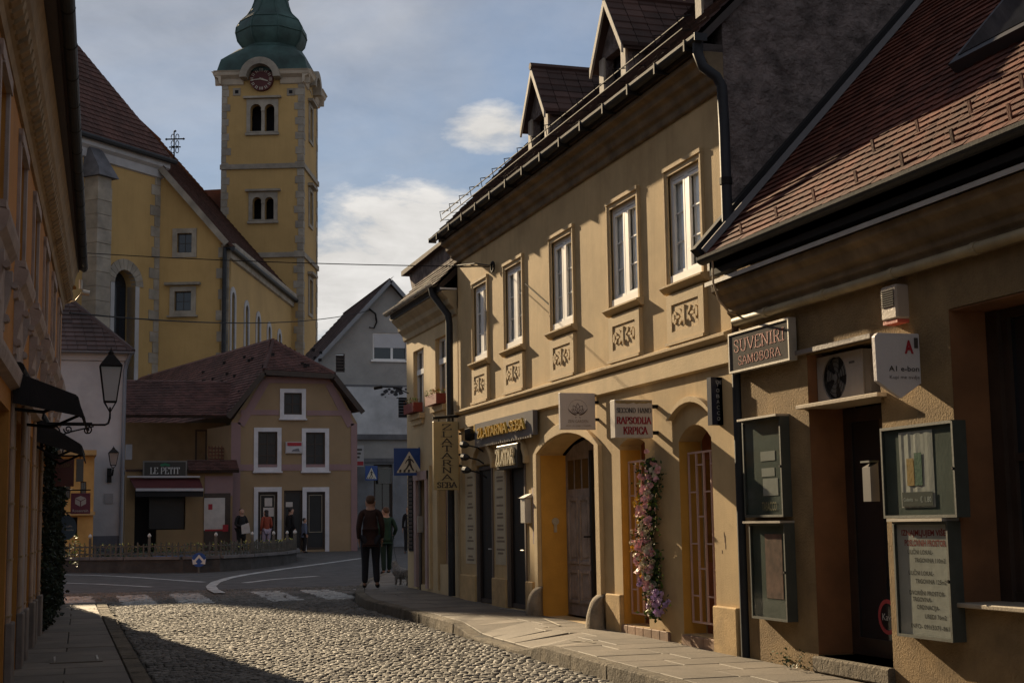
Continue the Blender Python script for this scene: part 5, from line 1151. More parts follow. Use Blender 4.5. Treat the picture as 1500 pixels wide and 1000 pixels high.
# awnings
def awning(Y0, Y1, px, lab, fabric):
    a = onP(*px[0], FL.p(Y0, 0), V3((0, -1, 0))); b = onP(*px[1], FL.p(Y0, 0), V3((0, -1, 0))); c = onP(*px[2], FL.p(Y0, 0), V3((0, -1, 0)))
    t = thing('awning', FL.p((Y0+Y1)/2, c.z, 0), lab, 'awning', 'folding awnings of the orange house'); d = FL.U*(Y1-Y0)
    a = V3((lx(Y0)+.02, Y0, a.z)); m_ = MB(); dn = V3((0, 0, -.02)); m_.hexa([a+dn, b+dn, b+d+dn, a+d+dn, a, b, b+d, a+d]); m_.hexa([b+V3((-.01, 0, -.01)), c+V3((-.01, 0, 0)), c+d+V3((-.01, 0, 0)), b+d+V3((-.01, 0, -.01)), b+V3((.005, 0, -.01)), c+V3((.005, 0, 0)), c+d+V3((.005, 0, 0)), b+d+V3((.005, 0, -.01))]); m_.build('canopy', fabric, t)
    m_ = MB(); q_ = a+V3((0, 0, -.30)); cc_ = c+V3((-.01, 0, .01)); m_.hexa([a, b, cc_, q_, a+V3((0, .01, 0)), b+V3((0, .01, 0)), cc_+V3((0, .01, 0)), q_+V3((0, .01, 0))]); m_.build('side_panel', fabric, t)
    m_ = MB()
    for k in (.04, .96): m_.tube([a+d*k+V3((0, 0, -.35)), b+d*k+V3((-.3, 0, -.16)), b+d*k+V3((-.02, 0, -.03))], .018, 6); 
    each(m_, 'folding_arm', METAL, t)
    MB().tube([a+V3((.04, 0, .03)), a+d+V3((.04, 0, .03))], .06, 10).build('roller_box', METAL, t)
    m_ = MB(); m_.tube([b+V3((0, 0, -.03)), b+d+V3((0, 0, -.03))], .022, 6); m_.build('front_rail', METAL, t)
AWN = mat('black_canvas', (.018, .016, .017), .9, .15, 3, .3, 60)
awning(14.3, 16.6, ((20, 543), (112, 578), (124, 612)), 'larger black canvas awning nearer the camera on the orange house', AWN)
awning(18.6, 20.6, ((60, 610), (118, 650), (122, 668)), 'smaller black canvas awning beyond the wall lantern on the orange house', AWN)
# wall lantern on a scroll bracket
LY = 19.6; fl = FX(LY); a = fl.px(163, 508); b = fl.px(163, 606); wv = fl.px(70, 617)
lt = thing('wall_lantern', (a[0], LY, b[1]), 'large four sided street lantern on a scrolled iron bracket of the orange house', 'street lamp')
def lantern(c, h, w_, parent, pg):
    m_ = MB(); x, y, z = c; zb, zt = z+h*.18, z+h*.70; rb, rt = w_*.28, w_*.5
    cs = lambda r, zz: [V3((x+r*sx, y+r*sy, zz)) for sx, sy in ((-1, -1), (1, -1), (1, 1), (-1, 1))]
    A, B = cs(rb, zb), cs(rt, zt)
    for p, q in zip(A, B): m_.tube([p, q], w_*.03, 5)
    for L_ in (A, B):
        for i in range(4): m_.tube([L_[i], L_[(i+1) % 4]], w_*.035, 5)
    T = cs(rt*1.08, zt+.01); U_ = cs(rt*.30, z+h*.88); m_.hexa(T+U_) ; m_.tube([V3((x, y, z+h*.86)), V3((x, y, z+h*.92)), V3((x, y, z+h*.94)), V3((x, y, z+h))], [w_*.13, w_*.14, w_*.05, w_*.01], 8)
    for p in A: m_.tube([p, V3((x, y, z+.02))], w_*.03, 5)
    m_.tube([V3((x, y, z-.02)), V3((x, y, z+h*.10))], w_*.05, 6)
    m_.build('lantern_frame', METAL, parent)
    g = MB(); A, B = cs(rb*.96, zb+.01), cs(rt*.96, zt-.01)
    for i in range(4): j = (i+1) % 4; g.quad(A[i], A[j], B[j], B[i])
    each(g, 'lantern_pane', pg, parent)
LPANE = glass('frosted_lantern_glass', (.55, .5, .5), .35, .35)
lantern((a[0], LY, b[1]+.0), a[1]-b[1], .27, lt, LPANE)
m_ = MB(); zb = wv[1]-.04; xw = lx(LY)+.05
m_.tube([(xw, LY, zb), (a[0]-.06, LY, zb), (a[0]-.02, LY, zb+.02), (a[0], LY, zb+.09), (a[0], LY, b[1])], .014, 8); m_.tube([(xw, LY, zb+.02), (a[0]-.22, LY, zb+.02)], .012, 6); m_.bar((xw, LY, zb-.32), (xw, LY, zb+.08), .03, .02, V3((0, 1, 0)))
def scroll(c, r, t0, t1, fl_=1):
    P = []
    for i in range(22):
        t = i/21; an = t0+(t1-t0)*t; rr_ = r*(1-.75*t); P.append((c[0]+fl_*rr_*math.cos(an), LY, c[1]+rr_*math.sin(an)))
    m_.tube(P, .010, 5)
m_.tube([(xw, LY, zb-.30), (xw+.15, LY, zb-.18), (xw+.32, LY, zb-.10), (a[0]-.2, LY, zb-.02)], .011, 6)
scroll((xw+.14, zb-.09), .08, 0, 9); scroll((xw+.32, zb-.06), .055, 3, 12); scroll((a[0]-.28, zb-.07), .06, 1.5, 10, -1); scroll((xw+.10, zb-.22), .05, 0, 8)
m_.build('scroll_bracket', METAL, lt)
# hanging shop signs beyond the awnings
def lsign(Y, p0, p1, m, lab, name='hanging_sign', cat='sign', rnd=False, dep=.04):
    f = FX(Y); a = f.px(*p0); b = f.px(*p1); t = thing(name, ((a[0]+b[0])/2, Y, b[1]), lab, cat)
    if rnd: MB().prism(f, [((a[0]+b[0])/2+(b[0]-a[0])/2*math.cos(6.283*i/28), (a[1]+b[1])/2+(a[1]-b[1])/2*math.sin(6.283*i/28)) for i in range(28)], -dep, 0).build('disc', m, t)
    else: MB().fb(f, a[0], b[0], b[1], a[1], -dep, 0).build('board', m, t, bevel=.004)
    m_ = MB(); m_.tube([(lx(Y)+.03, Y+dep/2, a[1]+.05), (b[0], Y+dep/2, a[1]+.05)], .012, 6); m_.tube([((a[0]+b[0])/2, Y+dep/2, a[1]+.05), ((a[0]+b[0])/2, Y+dep/2, a[1]-.01)], .01, 6); each(m_, 'bracket', METAL, t); return t, f, a, b
t, f, a, b = lsign(22.2, (64, 672), (108, 712), mat('maroon_board', (.07, .018, .014), .5, .1), 'dark maroon hanging board with faint gold lettering under the far awning')
m_ = MB(); serif(m_, f, 'COAL RING', a[0]+.04, b[0]-.03, a[1]-.12, .06, .002); m_.build('lettering', plain('dull_gold', (.12, .07, .03)), t, kind='stuff')
t, f, a, b = lsign(24.0, (112, 672), (122, 705), mat('grey_board', (.12, .12, .12), .5, .1), 'small grey hanging board between the maroon board and the white house')
t, f, a, b = lsign(24.6, (104, 722), (132, 752), mat('plum_board', (.16, .035, .07), .5, .1), 'plum coloured sign with a white cube emblem beyond the ivy', dep=.03)
cx_, cz_ = (a[0]+b[0])/2, b[1]+(a[1]-b[1])*.60; s_ = .085; m_ = MB(); WP = plain('emblem_white', (.5, .46, .48))
m_.prism(f, [(cx_-s_, cz_+s_*.5), (cx_-.008, cz_), (cx_-.008, cz_-s_*.95), (cx_-s_, cz_-s_*.45)], 0, .003); m_.prism(f, [(cx_+.008, cz_), (cx_+s_, cz_+s_*.5), (cx_+s_, cz_-s_*.45), (cx_+.008, cz_-s_*.95)], 0, .003); m_.prism(f, [(cx_-s_, cz_+s_*.62), (cx_, cz_+s_*.12), (cx_+s_, cz_+s_*.62), (cx_, cz_+s_*1.05)], 0, .003); m_.build('cube_emblem', WP, t, kind='stuff')
m_ = MB(); sans(m_, f, 'Rosenrain', a[0]+.03, b[0]-.03, b[1]+.03, .045, .002, bold=.01); m_.build('lettering', WP, t)
t, f, a, b = lsign(25.2, (84, 755), (112, 790), mat('slate_blue_disc', (.05, .085, .14), .5, .1), 'round slate blue sign half hidden behind the ivy', rnd=True)
m_ = MB(); sans(m_, f, 'caffe', a[0]+.14, b[0]-.07, (a[1]+b[1])/2+.01, .03, .002); sans(m_, f, 'vinoteka', a[0]+.12, b[0]-.05, (a[1]+b[1])/2-.05, .035, .002); m_.build('lettering', WP, t, kind='stuff')
# climbing ivy at the far end
iv = thing('climbing_ivy', FL.p(24, .3, .1), 'dense dark ivy climbing the far end of the orange house', 'climbing plant')
m_ = MB(); rr = random.Random(3)
def ivw(u, v): return .05+.10*(.5+.5*noise.noise(V3((u*1.1, v*.9, 0))))
def ivb(u): return .3 if u > 20.7 else .9
for k in range(9000):
    u = rr.uniform(20.5, 27.35); top = 3.25+.9*noise.noise(V3((u*.7, 3, 0)))-.12*(u-20.5); v = ivb(u)+(top-ivb(u))*rr.random(); w_ = ivw(u, v)*rr.random()**.4
    if rr.random() < .06: w_ += rr.uniform(.0, .12)
    c = FL.p(u, v, w_); d = V3((rr.gauss(.3, 1), rr.gauss(-.2, 1), rr.gauss(-.3, .8))).normalized()*rr.uniform(.05, .09); e = d.cross(V3((rr.gauss(0, 1), rr.gauss(0, 1), rr.gauss(0, 1)))).normalized()*.03
    m_.add([c, c+d*.45+e, c+d, c+d*.45-e], [(0, 1, 2, 3)])
m_.build('ivy_foliage', IVY, iv, kind='stuff')
m_ = MB()
for u in (22, 24.5, 26.6): m_.tube([FL.p(u, .05, .06), FL.p(u+.1, 1.2, .06), FL.p(u-.1, 2.4, .05), FL.p(u+.1, 3.2, .04)], [.05, .04, .03, .015], 6)
each(m_, 'ivy_stem', WOODD, iv)
m_ = MB()
for k in range(60):
    c = FL.p(27.2+rr.uniform(-.1, .25), 1.2+rr.uniform(-.2, .35), .2+rr.uniform(0, .2)); d = V3((rr.gauss(0, 1), rr.gauss(0, 1), rr.gauss(0, 1))).normalized()*.05; e = d.cross(V3((0, 0, 1)))*.5; m_.add([c, c+d*.5+e, c+d, c+d*.5-e], [(0, 1, 2, 3)])
m_.build('sunlit_sprig', LEAFB, iv, kind='stuff')

# ================================================================== THE HOUSE WITH THE CAFE (centre left, half-hipped gable)
YL = 57.0; fL = FX(YL); G57 = zg(57)
ch_ = thing('cafe_house', (9, 60, G57), 'peach and pink house with half hipped tiled roof and white framed windows across the square', 'building')
E0, E1 = fL.px(339, 605), fL.px(523, 600); xl, xr = E0[0], E1[0]-.0; HL, HR = fL.px(385, 545), fL.px(487, 551); zb = G57-.1
GW = [fL.px(*p) for p in ((414, 572), (444, 609))]; 
def pxr(a, b, c, d, f): A = f.px(a, b); B = f.px(c, d); return A[0], B[0], B[1], A[1]   # u0,u1,v0,v1
wtop = pxr(416, 575, 442, 607, fL); wl1 = pxr(378, 632, 406, 684, fL); wr1 = pxr(448, 633, 476, 684, fL); dl1 = pxr(378, 720, 406, 797, fL); dr1 = pxr(449, 720, 476, 797, fL); dmid = pxr(416, 718, 443, 797, fL)
ev = E0[1]; body = [(xl, zb), (xr, zb), (xr, ev-.35), (HR[0], HR[1]-.15), (HL[0], HL[1]-.15), (xl, ev-.35)]
MB().wall(fL, body, [rect(*r) for r in (wtop, wl1, wr1)]+[rect(r[0], r[1], G57+.08, r[3]) for r in (dl1, dr1, dmid)], .3).build('wall', LPY, ch_)
MB().fb(fL, xl+.3, xr-.3, zb, 7.0, -.5, -.45).build('room_back', DARK, ch_)
BK = V3((-math.sin(rad(14.6)), math.cos(rad(14.6)), 0))
m_ = MB(); A = fL.p(xl, zb, -.0); B = A+BK*17; h = ev-.45-zb; n_ = V3((-BK.y, BK.x, 0)); m_.hexa([A, A-n_*.2, B-n_*.2, B, A+V3((0, 0, h)), A-n_*.2+V3((0, 0, h)), B-n_*.2+V3((0, 0, h)), B+V3((0, 0, h))]); m_.build('side_wall', LPY, ch_)
m_ = MB(); A = fL.p(xr, zb, -.1); B = A+BK*17; m_.hexa([A, A+n_*.2, B+n_*.2, B, A+V3((0, 0, h)), A+n_*.2+V3((0, 0, h)), B+n_*.2+V3((0, 0, h)), B+V3((0, 0, h))]); m_.build('side_wall', LPY, ch_)
# pink bands and raised fields
m_ = MB(); zb1 = fL.px(430, 608)[1]; zb2 = fL.px(430, 688)[1]
m_.fb(fL, xl, xl+.36, zb, ev-.36, .002, .03); m_.fb(fL, xr-.25, xr, zb, ev-.38, .002, .03); m_.fb(fL, xl+.36, wtop[0]-.2, zb1, zb1+.2, .002, .028); m_.fb(fL, wtop[1]+.2, xr-.25, zb1, zb1+.2, .002, .028); m_.fb(fL, xl+.36, xr-.25, zb2-.02, zb2+.22, .002, .025)
for (a, b), (c, d) in (((xl+.36, ev-.36), (HL[0]+.15, HL[1]-.2)), ((xr-.25, ev-.38), (HR[0]-.15, HR[1]-.2))):
    m_.bar(fL.p(a, b-.1, .015), fL.p(c, d-.1, .015), .03, .3, V3((0, 0, 1)))
m_.fb(fL, HL[0]+.1, HR[0]-.1, HL[1]-.42, HL[1]-.17, .002, .028)
each(m_, 'pink_band', PINK, ch_)
LW_ = mat('pale_window_surround', (.58, .57, .60), .7, .08, 3, .1, 30)
for r, nx, ny in ((wtop, 2, 2), (wl1, 2, 3), (wr1, 2, 3)):
    window(fL, *r, ch_, WOODD, pane=mat('plaza_window_glass', (.02, .022, .026), .3, .2, 1, .1, 3, spec=.25), w=-.08, t=.06, nx=nx, ny=ny, mt=.04); surround(fL, *r, .16, .04, ch_, LW_)
    m_ = MB(); m_.fb(fL, r[0]-.2, r[1]+.2, r[2]-.22, r[2]-.16, 0, .12); m_.build('window_sill', LW_, ch_)
PLAZAGL = mat('plaza_window_glass', (.02, .022, .026), .3, .2, 1, .1, 3, spec=.25)
for i, r in enumerate((dl1, dr1, dmid)):
    f = window(fL, r[0], r[1], G57+.09, r[3], ch_, WOODD, pane=PLAZAGL, w=-.1, t=.08, nx=1, ny=1, name='shop_door')
    if i < 2:
        m_ = MB(); m_.fb(fL, r[0]-.16, r[0]-.0, G57, r[3]+.18, 0, .05); m_.fb(fL, r[1], r[1]+.16, G57, r[3]+.18, 0, .05); m_.fb(fL, r[0], r[1], r[3], r[3]+.18, 0, .05); each(m_, 'door_surround', LW_, ch_)
m_ = MB(); m_.wall(fL, rect(dr1[0]+.1, dr1[1]-.1, G57+.75, dr1[3]-.12), [rect(dr1[0]+.125, dr1[1]-.125, G57+.775, dr1[3]-.145)], .01, -.06); m_.wall(fL, rect(dl1[0]+.1, dl1[1]-.1, G57+.35, dl1[3]-.12), [rect(dl1[0]+.125, dl1[1]-.125, G57+.375, dl1[3]-.145)], .01, -.06); each(m_, 'door_trim', plain('tan_trim', (.3, .26, .2)), ch_)
m_ = MB()
for p in ((388, 729, 399, 741), (386, 743, 402, 756), (419, 735, 429, 742)): r = pxr(*p, fL); m_.fb(fL, *r, -.08, -.06)
each(m_, 'paper_notice', PAPER, ch_)
# half hipped roof
zr = fL.px(400, 500)[1]; RG = onP(400, 500, fL.p(0, 0, -2.2), V3((0, -1, 0))); RG2 = RG+BK*17
el = fL.p(xl-.18, ev-.10, .45); er = fL.p(xr+.15, fL.px(523, 600)[1]-.05, .45); hl = fL.p(HL[0]-.0, HL[1]+.05, .45); hr = fL.p(HR[0]+.0, HR[1]+.05, .45)
el2 = el+BK*17.5; er2 = er+BK*17.5
def face(pts, m, parent, th=.10):
    P = [V3(p) for p in pts]; n = (P[1]-P[0]).cross(P[2]-P[0]).normalized()
    if n.z < 0: n = -n
    k = len(P); mb = MB(); mb.add([p-n*.0 for p in P]+[p-n*th for p in P], [tuple(range(k)), tuple(range(k, 2*k))[::-1]]+[(i, (i+1) % k, k+(i+1) % k, k+i) for i in range(k)]); return mb, n
def roofface(pts, eave, ex, wd, th, m, parent, base=WOODD, strip=False, limit=0, near=None):
    """pts world polygon (planar), eave=(i,j) indices of the eave edge"""
    mb, n = face(pts, m, parent); rf = mb.build('roof_slope', base, parent); P = [V3(p) for p in pts]
    U = (P[eave[1]]-P[eave[0]]).normalized(); W = n.cross(U)
    if W.z < 0: W = -W
    O = P[eave[0]]; poly = [((p-O).dot(U), (p-O).dot(W)) for p in P]; tiles(O+n*.002, U, W, poly, wd, ex, th, m, rf, strip=strip, limit=limit, near=near); return rf
TLP = mat('plaza_roof_tile', (.10, .045, .038), .85, .25, .8, .3, 20, rnd=.35, stain=.4, scol=(.05, .035, .035))
roofface([el, hl, RG, RG2, el2], (0, 4), .16, .19, .03, TLP, ch_)
roofface([hl, hr, RG], (0, 1), .16, .19, .03, TLP, ch_)
roofface([er, hr, RG, RG2, er2], (0, 4), .16, .19, .03, TLP, ch_)
m_ = MB(); m_.tube([RG+V3((0, 0, .03)), RG2+V3((0, 0, .03))], .11, 6); m_.tube([RG, hl], .09, 6); m_.tube([RG, hr], .09, 6); each(m_, 'ridge_tile', TLP, ch_)
m_ = MB(); rr = random.Random(2)
for (a, b, c) in ((el, hl, RG2), (hl, hr, RG)):
    n = (b-a).cross(c-a).normalized(); n = n if n.z > 0 else -n
for k in range(26):
    px, py = rr.uniform(215, 470), rr.uniform(512, 590)
    N_ = (hl-el).cross(el2-el).normalized(); N_ = N_ if N_.z > 0 else -N_
    if px > 400: N_ = (hr-hl).cross(RG-hl).normalized(); N_ = N_ if N_.z > 0 else -N_; P = onP(px, 500+rr.uniform(12, 42)*1.0+(px-400)*.35*0, hl, N_)
    else: P = onP(px, 570-(px-215)*.27+rr.uniform(-8, 30), el, N_)
    if P.y < 80 and P.y > 50: m_.box(P.x-.06, P.x+.06, P.y-.06, P.y+.06, P.z-.02, P.z+.09)
m_.build('snow_stop', METAL, ch_, kind='stuff')
m_ = MB()
for a, b in ((el, hl), (er, hr), (hl, hr)): m_.bar(a+V3((0, -.03, -.1)), b+V3((0, -.03, -.1)), .05, .2, V3((0, 0, 1)))
each(m_, 'barge_board', WOODD, ch_)
MB().fb(fL, *pxr(418, 647, 443, 664, fL), .0, .10).build('plaque_frame', plain('plaque_white', (.5, .48, .48)), ch_)
# dark upper storey recess and cafe annex in front
ann = thing('cafe_annex', (4.5, 56.3, G57), 'low peach cafe front with dark awning joined to the half hipped house', 'building')
YX = 56.2; fa = FX(YX); A0 = fa.px(184, 700)[0]; A1 = fa.px(341, 690)[0]; zt = fa.px(260, 690)[1]
op = pxr(198, 706, 271, 800, fa); st = fa.px(271, 775)[1]
MB().wall(fa, rect(A0, A1, zb, zt), [[(op[0], G57+.05), (fa.px(229, 800)[0], G57+.05), (fa.px(229, 800)[0], st), (op[1], st), (op[1], op[3]), (op[0], op[3])]], .3).build('wall', mat('ochre_cafe_front', (.26, .175, .09), .9, .08, 1, .2, 30), ann)
MB().fb(fa, A0, A1, zb, zt-.1, -.9, -.85).build('room_back', DARK, ann); MB().fb(fa, fa.px(229, 0)[0]+.04, op[1]-.04, st+.03, op[3], -.2, -.16).build('pane', PLAZAGL, ann)
m_ = MB(); m_.fb(fa, A0, A1, zt, zt+.08, -3.5, .06); m_.build('annex_roof', TILED, ann)
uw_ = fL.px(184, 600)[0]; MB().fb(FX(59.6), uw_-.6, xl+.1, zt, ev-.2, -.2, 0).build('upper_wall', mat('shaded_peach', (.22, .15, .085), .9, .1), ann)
pe = [onP(172, 612, V3((0, 56.4, 0)), V3((0, -1, 0))), onP(343, 604, V3((0, 56.6, 0)), V3((0, -1, 0)))]; pt_ = [onP(345, 560, V3((0, 59.5, 0)), V3((0, -1, 0))), onP(172, 585, V3((0, 59.5, 0)), V3((0, -1, 0)))]
pt_[1].z = pt_[0].z = max(pt_[0].z, pt_[1].z); pe[0].z = pe[1].z = (pe[0].z+pe[1].z)/2; pe[0].y = pe[1].y
roofface([pe[0], pe[1], pt_[0], pt_[1]], (0, 1), .16, .19, .03, TLP, ann)
r = pxr(286, 629, 303, 679, FX(59.6)); f = window(FX(59.6), *r, ann, WOODD, pane=BLKGL, w=.02, t=.07, nx=1, ny=1)
m_ = MB(); r = pxr(305, 655, 334, 673, FX(57.8)); fq = FX(57.8)
for k in range(4): m_.fb(fq, r[0], r[1], r[2]+(r[3]-r[2])*k/3.5, r[2]+(r[3]-r[2])*k/3.5+.05, 0, .05)
for k in range(7): m_.fb(fq, r[0]+(r[1]-r[0])*k/6.2, r[0]+(r[1]-r[0])*k/6.2+.04, r[2], r[3]+.05, .05, .09)
m_.build('balcony_rail', mat('red_brown_rail', (.13, .05, .03), .7, .2), ann, kind='stuff')
lt2 = MB(); P0, P1 = fa.px(275, 690), fa.px(341, 690); hs = fa.px(300, 678)[1]
roofface([fa.p(P0[0], zt+.02, .35), fa.p(P1[0]+.2, zt+.02, .35), fa.p(P1[0]+.2, hs+.15, -.6), fa.p(P0[0], hs+.15, -.6)], (0, 1), .14, .19, .03, TLP, ann)
m_ = MB(); r = pxr(301, 726, 333, 799, fa); m_.fb(fa, r[0]-.05, r[1]+.1, G57, r[3]+.1, .0, .03); pdoor = m_.build('poster_frame', WOODD, ann)
r = pxr(299, 729, 329, 776, fa); MB().fb(fa, *r, .03, .045).build('white_poster', PAPER, pdoor); m_ = MB(); r = pxr(305, 738, 311, 746, fa); m_.fb(fa, *r, .045, .05); m_.fb(fa, *pxr(326, 768, 334, 778, fa), .045, .06); m_.fb(fa, *pxr(300, 775, 329, 777, fa), .045, .05); each(m_, 'red_print', RED2, pdoor)
m_ = MB(); m_.fb(fa, *pxr(300, 697, 341, 726, fa), .002, .02); m_.build('pink_field', PINK, ann)
aw = thing('awning', (fa.px(240, 0)[0], YX-.5, 0), 'dark red cafe awning with white front edge below the LE PETIT sign', 'awning')
l0 = fa.px(190, 702); r0 = fa.px(292, 702); f1 = onP(199, 716, V3((0, YX-1.0, 0)), V3((0, -1, 0))); f2 = onP(298, 716, V3((0, YX-1.0, 0)), V3((0, -1, 0)))
A, B = fa.p(l0[0], l0[1]+.05, .02), fa.p(r0[0], r0[1]+.05, .02); dz = V3((0, 0, -.04)); MB().hexa([A+dz, B+dz, f2+dz, f1+dz, A, B, f2, f1]).build('canopy', mat('dark_red_canvas', (.07, .012, .014), .9, .1), aw)
MB().bar(f1+V3((0, 0, -.02)), f2+V3((0, 0, -.02)), .05, .10, V3((0, 0, 1))).build('front_rail', plain('rail_white', (.45, .43, .45)), aw); MB().hexa([f1+V3((0, .02, -.28)), f2+V3((0, .02, -.28)), f2+V3((0, .04, -.28)), f1+V3((0, .04, -.28)), f1+V3((0, .02, -.07)), f2+V3((0, .02, -.07)), f2+V3((0, .04, -.07)), f1+V3((0, .04, -.07))]).build('valance', mat('black_canvas', (.018, .016, .017)), aw)
MB().bar(fa.p(l0[0]-.1, l0[1]+.1, .2), fa.p(r0[0], r0[1]+.1, .2), .1, .06).build('roller_box', plain('rail_white', (.45, .43, .45)), aw)
ls = thing('shop_sign', (fa.px(241, 0)[0], YX-.2, 0), 'framed black LE PETIT sign with small green emblem above the cafe awning', 'sign'); r = pxr(209, 675, 273, 700, fa)
MB().fb(fa, *r, .15, .22).build('board', plain('black_board', (.015, .015, .015), .4), ls); MB().wall(fa, rect(*r), [rect(r[0]+.05, r[1]-.05, r[2]+.05, r[3]-.05)], .08, .24).build('frame', plain('grey_frame', (.14, .13, .12)), ls)
W_ = r[1]-r[0]; H_ = r[3]-r[2]; m_ = MB(); serif(m_, fa, 'LE PETIT', r[0]+W_*.17, r[1]-W_*.17, r[2]+H_*.25, H_*.36, .221); m_.build('lettering', plain('silver_ink', (.5, .5, .5)), ls, kind='stuff')
m_ = MB(); 
for s in (-1, 0, 1): m_.prism(fa, [((r[0]+r[1])/2+s*.10+.09*math.cos(6.283*i/7), r[3]-H_*.25+.05*math.sin(6.283*i/7)+.03*(s == 0)) for i in range(7)], .221+.001*s, .226+.001*s)
m_.build('green_emblem', mat('emblem_green', (.01, .13, .06), .6), ls, kind='stuff')
pb = thing('wall_box', fa.p(fa.px(188, 0)[0], zt-.4, 0), 'pale utility box on the wall between the cafe and the white house', 'utility box')
MB().fb(FX(58.0), *pxr(184, 651, 193, 673, FX(58.0)), 0, .2).build('casing', plain('box_grey', (.3, .3, .33)), pb)
mm = thing('museum_plaque', fL.p((wl1[1]+wr1[0])/2, 4.0, .1), 'small framed plaque with red bar between the two upper windows of the peach house', 'plaque'); r = pxr(419, 647, 442, 663, fL)
MB().fb(fL, *r, .10, .13).build('panel', plain('plaque_grey', (.45, .43, .45)), mm); MB().fb(fL, r[0]+.03, r[1]-.03, (r[2]+r[3])/2+.05, r[3]-.03, .13, .14).build('red_bar', RED2, mm); MB().prism(fL, [(r[0]+.2, r[2]+.05), (r[1]-.1, r[2]+.05), (r[1]-.15, r[2]+.18), (r[0]+.25, r[2]+.12)], .13, .14).build('drawing', plain('grey_ink', (.12, .12, .14)), mm)

# ================================================================== WHITE HOUSE (left of the cafe)
YW = 48.0; fw = FX(YW); gw = zg(48)
wh = thing('white_house', (-4, 51, gw), 'plain off-white house with dark hipped tile roof left of the cafe', 'building')
xr_ = fw.px(180, 650)[0]; xw0 = fw.px(137, 700)[0]; ze_ = fw.px(180, 516)[1]
MB().wall(fw, rect(-11, xr_, gw-.1, ze_), [], .3).build('wall', OLDWHITE, wh)
m_ = MB(); fr2 = Fr((xr_, 0, 0), (0, 1, 0), (1, 0, 0)); m_.fb(fr2, YW+.3, YW+6, gw-.1, ze_, -.3, -.0); m_.fb(fr2, YW+6, YW+6.2, gw-.1, ze_, -13, 0); m_.build('side_wall', OLDWHITE, wh)
m_ = MB(); m_.fb(fw, -11, xr_+.01, gw-.1, fw.px(120, 785)[1], .0, .05); m_.build('plinth', mat('blue_grey_plinth', (.10, .10, .12), .9, .1), wh)
MB().profile([(0, -.32), (.08, -.30), (.12, -.15), (.2, -.10), (.2, 0), (0, 0)], (0, -1, 0), (-11, YW, ze_+.02), (xr_+.12, YW, ze_+.02)).build('cornice', WHITE if 0 else OLDWHITE, wh)
o_ = .3; eL = V3((-11, YW-o_, ze_)); eR = V3((xr_+o_-.05, YW-o_, ze_)); bR = V3((xr_+o_-.05, YW+6.4, ze_)); rgz = ze_+2.75; rg1 = V3((xr_-2.5, YW+3.0, rgz)); rg0 = V3((-9.0, YW+3.0, rgz)); bL = V3((-11.2, YW+6.4, ze_))
TW = mat('brown_plain_tile', (.075, .05, .048), .9, .25, .8, .3, 15, rnd=.3, stain=.3, scol=(.035, .03, .03))
roofface([eL, eR, rg1, rg0], (0, 1), .26, .3, .035, TW, wh); roofface([eR, bR, rg1], (0, 1), .26, .3, .035, TW, wh); roofface([bL, bR, rg1, rg0], (0, 1), .26, .3, .035, TW, wh); roofface([eL, bL, rg0], (0, 1), .26, .3, .035, TW, wh)
m_ = MB(); m_.tube([eR, rg1], .10, 6); m_.tube([rg0, rg1], .12, 6); each(m_, 'ridge_tile', TW, wh)
m_ = MB(); m_.profile([(a, b-.02) for a, b in gp], (0, -1, 0), (-11, YW-o_-.05, ze_), (xr_+.3, YW-o_-.05, ze_)); m_.build('gutter', plain('blue_grey_gutter', (.16, .17, .2), .5, .3), wh)
MB().tube([(xr_+.18, YW-.3, ze_-.05), (xr_+.06, YW-.08, ze_-.4), (xr_+.02, YW-.08, ze_-.6), (xr_-.02, YW-.08, gw)], .06, 8).build('downpipe', plain('blue_grey_gutter', (.16, .17, .2), .5, .3), wh, smooth=True)
r = pxr(153, 704, 166, 719, FX(YW)); MB().fb(fw, r[0], r[1], fw.px(157, 737)[1], fw.px(157, 727)[1]+.1, 0, .03).build('meter_hatch', plain('hatch_grey', (.24, .23, .24)), wh)
m_ = MB(); m_.fb(fw, *pxr(92, 640, 137, 700, fw), -.05, .01)
wl2 = thing('wall_lantern', fw.p(fw.px(165, 0)[0], fw.px(165, 706)[1], .3), 'smaller iron wall lantern on the white house', 'street lamp')
q = fw.px(165, 688); q1 = fw.px(165, 654); lantern((q[0], YW-.45, q[1]), q1[1]-q[1], .30, wl2, LPANE); m_ = MB(); qb = fw.px(160, 697)
m_.tube([(q[0], YW-.45, q[1]), (q[0]-.02, YW-.4, q[1]-.18), (qb[0]+.02, YW-.1, qb[1]+.02)], .03, 6); m_.fb(fw, qb[0]-.07, qb[0]+.07, qb[1]-.2, qb[1]+.25, 0, .10); m_.build('bracket', METAL, wl2)

# far yellow building in the gap behind the ivy
YY = 47.2; fy_ = FX(44.5)
yh = thing('yellow_shopfront', (.3, 44.6, zg(44)), 'low warm yellow shopfront seen in the gap between the ivy and the white house', 'building')
r = pxr(86, 672, 136, 788, fy_); YEL = mat('warm_yellow_wall', (.42, .26, .09), .9, .15, 2, .1)
MB().wall(fy_, rect(-4.5, r[1], zg(44)-.1, r[3]+.1), [rect(*pxr(96, 700, 103, 730, fy_)), rect(*pxr(118, 705, 126, 735, fy_)), rect(*pxr(92, 757, 113, 784, fy_))], .25).build('wall', YEL, yh)
MB().fb(fy_, -4.4, r[1]-.2, zg(44), r[3], -.6, -.5).build('room_back', DARK, yh)
m_ = MB(); m_.fb(fy_, -4.5, r[1]+.05, fy_.px(110, 752)[1]-.05, fy_.px(110, 752)[1]+.05, 0, .15); m_.fb(fy_, -4.5, r[1]+.05, r[3]+.1, r[3]+.25, -2.5, .3); each(m_, 'ledge', mat('tan_ledge', (.4, .27, .12), .9), yh)
